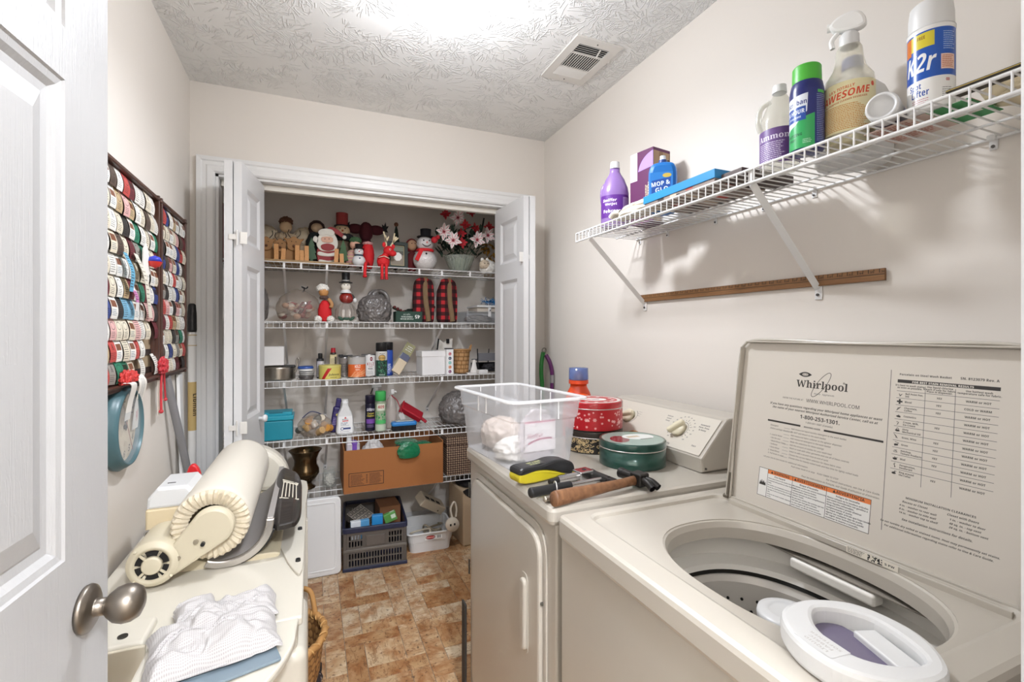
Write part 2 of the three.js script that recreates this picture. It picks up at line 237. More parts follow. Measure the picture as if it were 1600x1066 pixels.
{
  const t = thing('ceiling_vent', 'white metal supply register with three banks of louvres in the ceiling', 'vent', [1.039, YC, -1.735]), vm = M(0xdedad3, 0.4), W = 0.212, L = 0.316;
  const s = rr(W, L, 0.004); const hole = (x, y, w, h) => s.holes.push(new THREE.Path([[x, y], [x, y + h], [x + w, y + h], [x + w, y]].map((q) => new THREE.Vector2(...q))));
  const zs = [[-0.112, 0.06], [-0.047, 0.098], [0.056, 0.06]]; for (const [y, h] of zs) hole(-0.07, y, 0.14, h);
  part('frame', mv(rot(ex(s, 0.007, 0.001), PI / 2), 0, 0, 0), vm, t);
  part('duct_box', box(0.15, 0.001, 0.24, 0, -0.0012, 0), M(0x2b2a28, 0.9), t);
  for (let i = 0; i < 5; i++) { part('slat', mv(rot(box(0.14, 0.0012, 0.011), 0.7), 0, -0.005, 0.062 + i * 0.0118), vm, t); part('slat', mv(rot(box(0.14, 0.0012, 0.012), -0.75), 0, -0.005, -0.106 + i * 0.0118), vm, t); }
  for (let i = 0; i < 13; i++) part('slat', mv(rot(box(0.0085, 0.0012, 0.098), 0, 0, 0.55), -0.063 + i * 0.0105, -0.005, 0.002), vm, t);
  part('damper_lever', bar([0.03, -0.006, 0.112], [0.025, -0.026, 0.085], 0.006, 0.002), vm, t);
  for (const z of [-0.136, 0.136]) part('screw', cy(0.003, 0.003, 0.002, 0, -0.0085, z, 12), screwM, t);
}
// ---------- dryer ----------
{
  const t = thing('dryer', 'bisque clothes dryer below the wall shelf, tins and tools on its top', 'dryer', [0.5, 0, -1.277]);
  // local x 0 = front face, x grows to the wall; z from -0.323 to 0.322
  const B = bisque, Z = 0.322;
  part('cabinet', mg(bx(0.68, 0.83, 2 * Z - 0.006, 0.352, 0.03, 0, 0.006), box(0.6, 0.03, 0.56, 0.36, 0, 0)), B, t);
  { const s = rr(2 * Z, 0.71, 0.022, 0, 0); const top = rot(ex(s, 0.045, 0.012), -PI / 2, 0, 0); rot(top, 0, PI / 2); part('top_panel', mv(top, 0.35, 0.857, 0), B, t); }
  { const d = rot(ex(rr(0.52, 0.70, 0.06), 0.02, 0.007), 0, -PI / 2); part('door_surround', mv(rot(ex((() => { const s = rr(0.556, 0.745, 0.075); s.holes.push(rr(0.524, 0.706, 0.062)); return s; })(), 0.006, 0.002), 0, -PI / 2), 0.012, 0.462, 0), B, t);
    const dr = part('door', mv(d, 0.016, 0.464, 0), B, t);
    part('handle', mv(rot(ex(rr(0.03, 0.178, 0.015), 0.014, 0.006), 0, -PI / 2), -0.002, 0.592, 0.184), B, dr); part('handle_recess', mv(rot(ex(rr(0.042, 0.2, 0.02), 0.003, 0.001), 0, -PI / 2), -0.0025, 0.592, 0.18), B, dr);
    for (const y of [0.752, 0.484]) part('hinge', bx(0.004, 0.05, 0.008, 0.004, y - 0.025, -0.306, 0.001), M(0x4a4740, 0.5), t);
    part('catch', cy(0.004, 0.004, 0.006, 0.004, 0.65, 0.262, 10), M(0x4a4740, 0.5), t);
  }
  { // control console: wedge profile swept along z
    const s = shp([[0.508, 0.904], [0.504, 0.944], [0.6, 1.046], [0.612, 1.05], [0.7, 1.05], [0.7, 0.904]]);
    const g = mv(ex(s, 0.54, 0.006), 0, 0, -0.285), cons = part('console', g, B, t);
    const face = TM(1024, 256, (c, w, h) => { fill(c, '#cfc8bb', 0, 0, w, h); const r = rng(8); c.strokeStyle = '#cfc8b8'; c.lineWidth = 2; for (const y of [30, 126, 214]) { c.beginPath(); c.moveTo(560, y); c.lineTo(1000, y); c.stroke(); }
      txt(c, 'Delicate', 640, 46, 13, '#555'); txt(c, 'Casual', 640, 64, 13, '#555'); txt(c, 'Heavy', 640, 82, 13, '#555'); txt(c, 'Automatic', 940, 56, 14, '#333'); txt(c, 'Perm. Press', 940, 74, 14, '#333'); txt(c, '& Heavy', 940, 92, 14, '#333'); txt(c, 'Start', 950, 205, 14, '#444');
      for (let i = 0; i < 17; i++) { const a = 2.3 + i * 0.3; c.strokeStyle = '#444'; c.lineWidth = 2.5; c.beginPath(); c.moveTo(785 + 60 * Math.cos(a), 118 + 60 * Math.sin(a)); c.lineTo(785 + (i % 3 ? 70 : 78) * Math.cos(a), 118 + (i % 3 ? 70 : 78) * Math.sin(a)); c.stroke(); txt(c, i % 2 ? '30' : 'Off', 785 + 94 * Math.cos(a), 118 + 92 * Math.sin(a), 10, '#555'); }
      c.beginPath(); c.arc(785, 118, 52, 0, 7); c.stroke(); c.beginPath(); c.arc(300, 118, 52, -1.2, 1.6); c.stroke(); lines(c, 345, 70, 40, 3, 16, '#666', r); txt(c, 'Extra Large Capacity', 690, 236, 17, '#333', 'sans-serif', 'bold'); }, 0.35);
    const fp = rot(pl(0.52, 0.128), 0, 0, 0); const q = new THREE.Group(); fp.rotateX(-0.755); fp.rotateY(-PI / 2); part('control_panel', mv(fp, 0.5502, 0.9965, -0.017), face, cons);
    for (const [z, y] of [[0.117, 0.998], [-0.135, 0.998]]) { const k = mg(la([[0, 0], [0.026, 0], [0.024, 0.014], [0, 0.015]], 28), bx(0.016, 0.02, 0.06, 0, 0.008, 0, 0.007)); k.rotateY(z > 0 ? 0.9 : 0.35); k.rotateZ(PI / 2 - 0.755 + 0.02); part('knob', mv(k, 0.5502, 0.9975, z), M(0xd9d0b6, 0.35), cons); }
    for (const y of [0.915]) part('screw', mv(rot(cy(0.003, 0.003, 0.003, 0, 0, 0, 10), PI / 2), 0.52, y, 0.2555), screwM, cons);
  }
}
// ---------- washer ----------
const WT = 0.9;
{
  const t = thing('washer', 'bisque top-loading washer with its lid raised against the wall', 'washing machine', [0.5, 0, -0.608]), Z = 0.318, B = bisque;
  const cab = part('cabinet', mg(bx(0.004, 0.827, 2 * Z - 0.008, 0.008, 0.02, 0, 0.0015), bx(0.68, 0.827, 0.004, 0.35, 0.02, -Z + 0.005, 0.001), bx(0.68, 0.827, 0.004, 0.35, 0.02, Z - 0.005, 0.001), bx(0.004, 0.81, 2 * Z - 0.01, 0.69, 0.02, 0, 0.001), box(0.66, 0.02, 0.6, 0.35, 0, 0)), B, t);
  // top deck: slab with the lid recess, then the recessed floor with the oval opening
  const outer = rr(0.71, 2 * Z, 0.02, 0.35, 0), recess = rr(0.372, 0.545, 0.03, 0.245, 0.008); outer.holes.push(recess);
  const oval = (ax, az, n = 64, e = 2.35) => { const s = new THREE.Shape(); for (let i = 0; i < n; i++) { const a = i / n * 2 * PI, k = Math.pow(Math.abs(Math.cos(a)) ** e + Math.abs(Math.sin(a)) ** e, -1 / e); s[i ? 'lineTo' : 'moveTo'](0.255 + ax * k * Math.cos(a), -0.033 + az * k * Math.sin(a)); } s.closePath(); return s; };
  const lay = (g, y) => mv(rot(g, -PI / 2), 0, y, 0);     // shape y -> -z
  part('top_deck', lay(ex(outer, 0.05, 0.01), WT - 0.05), B, t);
  const fl = rr(0.39, 0.565, 0.03, 0.245, 0.008); fl.holes.push(oval(0.17, 0.22)); part('recess_floor', lay(ex(fl, 0.006), WT - 0.0155), B, t);
  // rolled lip of the opening and the tub ring below it
  const ring = (ax0, az0, y0, ax1, az1, y1, n = 72) => { const pos = [], pt = (ax, az, y, i) => { const a = i / n * 2 * PI, e = 2.35, k = Math.pow(Math.abs(Math.cos(a)) ** e + Math.abs(Math.sin(a)) ** e, -1 / e); return [0.255 + ax * k * Math.cos(a), y, 0.033 + az * k * Math.sin(a)]; }; for (let i = 0; i < n; i++) { const A = pt(ax0, az0, y0, i), Bq = pt(ax0, az0, y0, i + 1), C = pt(ax1, az1, y1, i + 1), D = pt(ax1, az1, y1, i); pos.push(...A, ...C, ...Bq, ...A, ...D, ...C); } const g = new THREE.BufferGeometry(); g.setAttribute('position', new THREE.Float32BufferAttribute(pos, 3)); let m = clean(g.clone().setAttribute('normal', new THREE.Float32BufferAttribute(new Float32Array(pos.length), 3))); m = mergeVertices(m.deleteAttribute('normal').deleteAttribute('uv'), 1e-5); m.computeVertexNormals(); return clean(m); };
  part('opening_lip', mg(ring(0.174, 0.224, WT - 0.0095, 0.166, 0.216, WT - 0.013), ring(0.166, 0.216, WT - 0.013, 0.161, 0.211, WT - 0.024), ring(0.161, 0.211, WT - 0.024, 0.16, 0.21, WT - 0.046)), B, t);
  const tub = part('tub_ring', mg(ring(0.172, 0.222, WT - 0.05, 0.2, 0.25, WT - 0.052), ring(0.2, 0.25, WT - 0.052, 0.205, 0.255, WT - 0.1), ring(0.205, 0.255, WT - 0.1, 0.172, 0.222, WT - 0.108), ring(0.172, 0.222, WT - 0.108, 0.168, 0.218, WT - 0.118)), M(0xe6e2da, 0.4), t);
  part('bleach_guard', bx(0.03, 0.022, 0.16, 0.415, WT - 0.082, 0.01, 0.006), M(0xe6e2da, 0.4), tub); part('bleach_guard', bx(0.05, 0.004, 0.3, 0.43, WT - 0.058, 0.02, 0.001), M(0x8e877c, 0.5), tub);
  const cav = M(0x4b463f, 0.7); part('gasket', ring(0.168, 0.218, WT - 0.118, 0.163, 0.213, WT - 0.124), M(0x17140f, 0.9), tub);
  const gray = M(0xd0cbc3, 0.32, { metalness: 0.1 }); const basket = part('basket', mg(ring(0.17, 0.22, WT - 0.122, 0.16, 0.21, WT - 0.14), ring(0.16, 0.21, WT - 0.14, 0.158, 0.208, WT - 0.42), ring(0.158, 0.208, WT - 0.42, 0.02, 0.03, WT - 0.44)), gray, t);
  { const pos = []; for (let row = 0; row < 9; row++) for (let i = 0; i < 40; i++) { const a = (i + (row % 2) * 0.5 + (row % 3) * 0.12) / 40 * 2 * PI, e = 2.35, k = Math.pow(Math.abs(Math.cos(a)) ** e + Math.abs(Math.sin(a)) ** e, -1 / e); pos.push(sp(0.0032, 0.255 + 0.1585 * k * Math.cos(a), WT - 0.175 - row * 0.024, 0.033 + 0.2085 * k * Math.sin(a), 1, 1, 1, 6)); } part('drain_holes', mg(pos), M(0x15130f, 0.9), basket).userData.kind = 'stuff'; }
  const ag = part('agitator', mv(la([[0.11, 0], [0.1, 0.02], [0.05, 0.05], [0.042, 0.12], [0.036, 0.3], [0.034, 0.345], [0, 0.345]], 32), 0.247, WT - 0.44, 0.042), M(0xdcdad6, 0.35), t);
  part('agitator_cap', mv(la([[0.045, 0], [0.047, 0.012], [0.045, 0.02], [0.03, 0.023], [0.028, 0.019], [0, 0.017]], 36), 0.247, WT - 0.098, 0.042), whitePl, t);
  // rear control panel, hidden behind the lid
  part('console', mv(ex(shp([[0.52, WT], [0.515, 0.93], [0.56, 1.04], [0.7, 1.05], [0.7, WT]]), 0.56, 0.006), 0, 0, -0.28), B, t);
  // lid: pan with a folded rim, leaning back; local s along z, up the lid
  const lid = new THREE.Group(); lid.name = 'lid'; t.add(lid); lid.position.set(0.425, WT - 0.001, 0.005); lid.rotation.z = -Math.atan2(0.053, 0.375);
  const LW = 0.535, LH = 0.385; // lid local: x back(+), y up, z along
  { const s = rr(LH, LW, 0.018), g = ex(s, 0.004, 0.001); g.rotateX(-PI / 2); g.rotateZ(PI / 2); part('pan', mv(g, 0.024, LH / 2, 0), B, lid); }
  part('rim', mg(tb([[0.012, 0.002, -LW / 2 + 0.01], [0.012, LH / 2, -LW / 2 + 0.002], [0.012, LH - 0.016, -LW / 2 + 0.002], [0.012, LH - 0.003, -LW / 2 + 0.014], [0.012, LH - 0.001, 0], [0.012, LH - 0.003, LW / 2 - 0.014], [0.012, LH - 0.016, LW / 2 - 0.002], [0.012, LH / 2, LW / 2 - 0.002], [0.012, 0.002, LW / 2 - 0.01]], 0.0035, 90, 8),
    bx(0.02, 0.003, LW - 0.03, 0.014, LH - 0.004, 0, 0.001), bx(0.02, LH - 0.02, 0.003, 0.014, 0.004, -LW / 2 + 0.0025, 0.001), bx(0.02, LH - 0.02, 0.003, 0.014, 0.004, LW / 2 - 0.0025, 0.001), bx(0.012, 0.004, LW - 0.016, 0.018, 0.001, 0, 0.001)), B, lid);
  part('hinge', mg(bar([0.008, 0.004, -LW / 2 + 0.006], [0.01, 0.06, -LW / 2 + 0.006], 0.005, 0.006, [1, 0, 0]), rot(cy(0.005, 0.005, 0.012, 0, -0.006, 0, 14), PI / 2).translate(0.008, 0.002, -LW / 2 + 0.002)), M(0x6d665a, 0.5, { metalness: 0.5 }), lid);
  const print = TM(1536, 1106, (c, w, h) => {
    const k = w / LW, X = (s) => s * k, Y = (v) => h - v * k, r = rng(21); fill(c, '#cbc4b9', 0, 0, w, h); const ink = '#2c2926';
    txt(c, 'Whirlpool', X(0.2), Y(0.297), 62, ink, 'serif', 'bold'); txt(c, '®', X(0.247), Y(0.306), 16, ink); c.strokeStyle = ink;
    c.lineWidth = 3; c.beginPath(); c.ellipse(X(0.2), Y(0.298), 92, 26, -0.98, 0, 7); c.stroke(); fill(c, ink, 0, 0, 0, 0);
    c.fillStyle = ink; c.beginPath(); c.moveTo(X(0.148), Y(0.318)); c.quadraticCurveTo(X(0.163), Y(0.329), X(0.178), Y(0.318)); c.quadraticCurveTo(X(0.163), Y(0.307), X(0.148), Y(0.318)); c.fill(); c.fillStyle = '#cbc4b9'; c.beginPath(); c.ellipse(X(0.163), Y(0.318), 20, 9, 0, 0, 7); c.fill(); c.lineWidth = 2; c.beginPath(); c.ellipse(X(0.163), Y(0.318), 13, 5, 0, 0, 7); c.stroke();
    txt(c, 'Home   Appliances', X(0.208), Y(0.278), 15, '#555', 'sans-serif', 'normal'); txt(c, 'ENTER THE FUTURE AT', X(0.139), Y(0.261), 14, ink, 'sans-serif', 'normal'); txt(c, 'WWW.WHIRLPOOL.COM', X(0.226), Y(0.261), 29, ink, 'sans-serif', 'normal');
    txt(c, 'If you have any questions regarding your Whirlpool home appliances or want', X(0.203), Y(0.244), 18.5, ink, 'sans-serif', 'italic bold'); txt(c, 'the name of your nearest Whirlpool Authorized Service Center, call us at', X(0.203), Y(0.236), 18.5, ink, 'sans-serif', 'italic bold');
    txt(c, '1-800-253-1301.', X(0.203), Y(0.224), 34, ink, 'sans-serif', 'bold'); txt(c, '1-800-661-5681 (Canada).', X(0.203), Y(0.213), 15, ink, 'sans-serif', 'italic');
    fill(c, ink, X(0.082), Y(0.205), X(0.246), 11); fill(c, '#cbc4b9', X(0.163), Y(0.206), X(0.052), 14); txt(c, 'WASHING GUIDE', X(0.189), Y(0.203), 13, ink);
    const L1 = [['Detergent', 'Add measured liquid laundry detergent to the wash basket'], ['(follow package directions)', 'Do NOT add bleach to the wash basket'], ['', 'Add measured fabric softener to the agitator dispenser'], ['1. Load & Water', 'Add measured detergent to the wash basket'], ['  • Set the size', 'Make the selections for these settings'], ['  • Wash/Rinse Temp', 'Add the amount of clothes for your wash load'], ['  • Softener', 'Wash or soak with other garments and use all of these controls'], ['  • Extra Rinse', 'Select to add a second rinse at end of cycle'], ['2. Wash/Rinse', 'Choose the correct fabric selection for these fabric sizes'], ['3. Pull knob to start', 'Choose time for heavily soiled loads and less time for lightly soiled loads']];
    L1.forEach(([a, b], i) => { const y = Y(0.193 - i * 0.0072); txt(c, a, X(0.09), y, 13, ink, 'sans-serif', 'italic', 'left'); c.fillStyle = '#555'; c.fillRect(X(0.125), y + 3, X(0.014), 1.5); txt(c, b, X(0.142), y, 13, ink, 'sans-serif', 'italic', 'left'); });
    txt(c, 'Let your Use & Care Guide for additional information.', X(0.08), Y(0.118), 13, ink, 'sans-serif', 'italic', 'left'); txt(c, 'Push timer knob in to stop    PUSH TIMER TO STOP', X(0.15), Y(0.111), 13, ink, 'sans-serif', 'italic', 'left');
    txt(c, 'For French instructions, see Use & Care Guide.', X(0.33), Y(0.104), 14, ink, 'sans-serif', 'italic', 'right'); txt(c, "Pour les instructions en français, voir Guide d'utilisation et d'entretien.", X(0.33), Y(0.097), 14, ink, 'sans-serif', 'italic', 'right');
    // warning box
    const x0 = X(0.073), x1 = X(0.316), y0 = Y(0.09), y1 = Y(0.026), a = X(0.096), b = X(0.157), d = X(0.232); fill(c, '#dddbd6', x0, y0, x1 - x0, y1 - y0); fill(c, '#d9783f', a, y0, x1 - a, 27); c.strokeStyle = ink; c.lineWidth = 2.5; c.strokeRect(x0, y0, x1 - x0, y1 - y0); for (const q of [a, b, d]) { c.beginPath(); c.moveTo(q, y0); c.lineTo(q, y1); c.stroke(); }
    [['▲WARNING', (a + b) / 2, 'Fire Hazard'], ['▲AVERTISSEMENT', (b + d) / 2, "Risque d'incendie"], ['▲ADVERTENCIA', (d + x1) / 2, 'Peligro de Incendio']].forEach(([s, x, u], i) => { txt(c, s.slice(1), x + 11, y0 + 14, 23, ink); const tw = c.measureText(s).width; c.fillStyle = ink; const wx = x - [66, 98, 86][i]; c.beginPath(); c.moveTo(wx, y0 + 22); c.lineTo(wx + 18, y0 + 22); c.lineTo(wx + 9, y0 + 5); c.fill(); txt(c, u, x, y0 + 38, 14, ink, 'sans-serif', 'bold'); });
    const W3 = [['Never place items in the washer that are', 'dampened with gasoline or other flammable', 'fluids.', 'No washer can completely remove oil.', 'Do not dry anything that has ever had', 'any type of oil on it (including cooking', 'oils).', 'Doing so can result in death, explosion,', 'or fire.'], ["Ne jamais mettre des articles humectés", "d'essence ou d'autres fluides", 'inflammables dans la laveuse.', "Aucune laveuse ne peut complètement", "enlever l'huile.", 'Ne pas faire sécher des articles qui ont', "été salis par tout genre d'huile.", 'Le non-respect de ces instructions', 'peut causer un décès ou un incendie.'], ['Nunca coloque en la lavadora artículos', 'que estén humedecidos con gasolina u', 'otros líquidos inflamables.', 'Ninguna lavadora puede eliminar', 'completamente el aceite.', 'No seque ningún artículo que haya tenido', 'alguna vez cualquier tipo de aceite.', 'No seguir estas instrucciones puede', 'ocasionar la muerte o incendio.']];
    W3.forEach((q, i) => q.forEach((s, j) => txt(c, s, [a, b, d][i] + 6, y0 + 55 + j * 14.5, [9.2, 10.8, 12][i], '#222', 'sans-serif', 'bold', 'left')));
    c.fillStyle = ink; c.beginPath(); c.moveTo(x0 + 8, y0 + 112); for (const [u, q] of [[16, 84], [22, 100], [26, 76], [34, 98], [40, 80], [48, 98], [52, 88], [58, 112]]) c.lineTo(x0 + u, y0 + q); c.fill();
    // right-hand table
    c.lineWidth = 2.5; c.strokeStyle = '#444'; c.beginPath(); c.moveTo(X(0.331), Y(0.341)); c.lineTo(X(0.337), Y(0.042)); c.stroke();
    txt(c, 'Porcelain on Steel Wash Basket', X(0.345), Y(0.334), 15, ink, 'sans-serif', 'bold', 'left'); txt(c, 'SN. 8123079 Rev. A', X(0.485), Y(0.334), 16, ink, 'sans-serif', 'bold', 'right');
    fill(c, ink, X(0.343), Y(0.324), X(0.144), 17); txt(c, 'FOR BEST STAIN REMOVAL RESULTS', X(0.41), Y(0.321), 15, '#e8e2d6');
    txt(c, "It's best to wash stains", X(0.363), Y(0.313), 12, ink, 'sans-serif', 'bold'); txt(c, 'as soon as possible.', X(0.363), Y(0.309), 12, ink); txt(c, 'Use liquid chlorine', X(0.408), Y(0.314), 12, ink); txt(c, 'bleach if safe for fabric.', X(0.408), Y(0.31), 12, ink); txt(c, 'Place in dispenser.', X(0.408), Y(0.306), 12, ink); txt(c, 'Use hottest wash', X(0.461), Y(0.313), 12, ink); txt(c, 'temperature safe for fabric.', X(0.461), Y(0.309), 12, ink);
    const rows = [['Ball Point Pen,', 'Ink', 1, 0], ['Blood', '', 1, 1], ['Chocolate,', 'Coffee', 1, 0], ['Cosmetics', '', 0, 0], ['Cream, Milk,', 'Ice Cream', 1, 0], ['Dirty', 'Mechanical Oil', 0, 0], ['Grass, Wine', '', 1, 0], ['Grass', '', 1, 0], ['Ketchup,', 'Tomato Products', 1, 0], ['Mud', '', 1, 0], ['Perspiration,', 'Deodorant', 0, 0], ['Ring around', 'the Collar', 1, 0]], y9 = (i) => 0.3025 - i * 0.0131;
    rows.forEach(([p, q, yes, cold], i) => { const y = Y(y9(i) - 0.0065); c.lineWidth = 2; c.strokeStyle = '#555'; c.beginPath(); c.moveTo(X(0.343), Y(y9(i))); c.lineTo(X(0.487), Y(y9(i))); c.stroke(); txt(c, p, X(0.357), y - (q ? 6 : 0), 11.5, ink, 'sans-serif', 'bold', 'left'); if (q) txt(c, q, X(0.357), y + 7, 11.5, ink, 'sans-serif', 'bold', 'left'); if (yes) txt(c, 'YES', X(0.408), y, 13, ink, 'sans-serif', 'italic bold'); txt(c, cold ? 'COLD or WARM' : 'WARM or HOT', X(0.461), y, 14, ink, 'sans-serif', 'bold');
      const ix = X(0.349), iy = y; c.fillStyle = c.strokeStyle = ink; if (i === 1) { c.fillRect(ix - 4, iy - 13, 8, 26); c.fillRect(ix - 13, iy - 4, 26, 8); } else { c.lineWidth = 2; c.beginPath(); for (let n = 0; n < 5; n++) c.lineTo(ix - 12 + 24 * r(), iy - 11 + 22 * r()); c.stroke(); if (i % 2) { c.beginPath(); c.ellipse(ix, iy + 4, 10, 5, 0, 0, 7); c.fill(); } } });
    c.strokeStyle = '#555'; for (const s of [0.387, 0.43]) { c.beginPath(); c.moveTo(X(s), Y(0.315)); c.lineTo(X(s + 0.005), Y(s < 0.4 ? 0.137 : 0.133)); c.stroke(); }
    txt(c, 'MINIMUM INSTALLATION CLEARANCES', X(0.42), Y(0.112), 15, ink, 'sans-serif', 'bold'); txt(c, 'Recess or Closet', X(0.385), Y(0.104), 14, ink, 'sans-serif', 'italic bold'); txt(c, 'Closet with Doors', X(0.452), Y(0.104), 14, ink, 'sans-serif', 'italic bold');
    ['4 in. - washer to rear wall', '8 in. - washer to side wall', '14 in. - washer top to shelf'].forEach((s, i) => txt(c, s, X(0.362), Y(0.097 - i * 0.0065), 13, ink, 'sans-serif', 'italic bold', 'left')); ['1 in. - washer to door', '48 sq. in. - top vent', '24 sq. in. - bottom vent'].forEach((s, i) => txt(c, s, X(0.435), Y(0.097 - i * 0.0065), 13, ink, 'sans-serif', 'italic bold', 'left'));
    txt(c, 'See installation instructions for details.', X(0.417), Y(0.073), 15, ink, 'sans-serif', 'italic bold'); txt(c, 'Do not tumble dry soiled or stained items. Heat may permanently set stains.', X(0.417), Y(0.06), 13, ink, 'sans-serif', 'italic bold'); txt(c, 'For additional information regarding stains refer to Use & Care Guide.', X(0.417), Y(0.053), 13, ink, 'sans-serif', 'italic bold');
  }, 0.38);
  { const g = pl(LW - 0.01, LH - 0.01); g.rotateY(-PI / 2); part('printed_panel', mv(g, 0.0192, LH / 2, 0), print, lid); }
  const sticker = TM(256, 48, (c, w, h) => { fill(c, '#e6dfd0', 0, 0, w, h); const r = rng(4); lines(c, 6, 6, 90, 4, 10, '#333', r, 4); for (let i = 0; i < 60; i++) fill(c, r() < 0.5 ? '#222' : '#e6dfd0', 110 + (i % 12) * 6, 4 + Math.floor(i / 12) * 8, 6, 8); txt(c, '5 PW', 216, 24, 20, '#222'); }, 0.4);
  { const g = pl(0.085, 0.012); g.rotateY(-PI / 2); part('rating_sticker', mv(g, 0.4178, WT - 0.0035, 0.075), sticker, t); part('hinge_flange', bx(0.006, 0.011, 0.5, 0.4215, WT - 0.0105, 0.01, 0.001), B, t); }
}
{ // softener dispenser lying on the near corner of the washer
  const t = thing('softener_dispenser', 'white round plastic cup with a purple well on the near corner of the washer top', 'dispenser', [0.612, WT + 0.0005, -0.372], -0.35);
  const s = curve([[0.078, 0.02], [0.05, 0.068], [-0.01, 0.08], [-0.06, 0.055], [-0.078, 0], [-0.06, -0.055], [-0.01, -0.08], [0.05, -0.068], [0.078, -0.02]]), well = curve([[-0.01, 0.058], [-0.035, 0.02], [-0.03, -0.03], [0.0, -0.05], [0.045, -0.045], [0.048, 0.03], [0.02, 0.055]]); s.holes.push(new THREE.Path(well.getPoints(3).reverse()));
  part('cup_body', rot(ex(s, 0.03, 0.006), -PI / 2), whitePl, t); const w2 = rot(ex(curve([[-0.01, 0.062], [-0.039, 0.02], [-0.034, -0.034], [0.0, -0.054], [0.049, -0.049], [0.052, 0.034], [0.022, 0.059]]), 0.004), -PI / 2); part('cup_floor', mv(w2, 0, 0.002, 0), whitePl, t);
  part('shelf', bx(0.03, 0.012, 0.07, 0.034, 0.005, 0.005, 0.003), whitePl, t); part('liquid', mv(rot(ex(curve([[-0.01, 0.056], [-0.034, 0.02], [-0.03, -0.03], [0, -0.048], [0.02, -0.046], [0.02, 0.05]]), 0.003), -PI / 2), 0, 0.0065, 0), M(0x6f6780, 0.12), t);
  const em = M(0xdfdedc, 0.5); const lt = TM(256, 256, (c) => { fill(c, '#dededd', 0, 0, 256, 256); txt(c, 'LIQUID', 128, 60, 46, '#c2bfbb'); txt(c, 'FABRIC', 128, 124, 46, '#c2bfbb'); txt(c, 'SOFTENER', 128, 188, 42, '#c2bfbb'); }, 0.4);
  { const g = pl(0.05, 0.03); g.rotateX(-PI / 2); g.rotateY(PI / 2 + 0.25); part('lettering', mv(g, -0.053, 0.0304, 0.012), lt, t); }
}
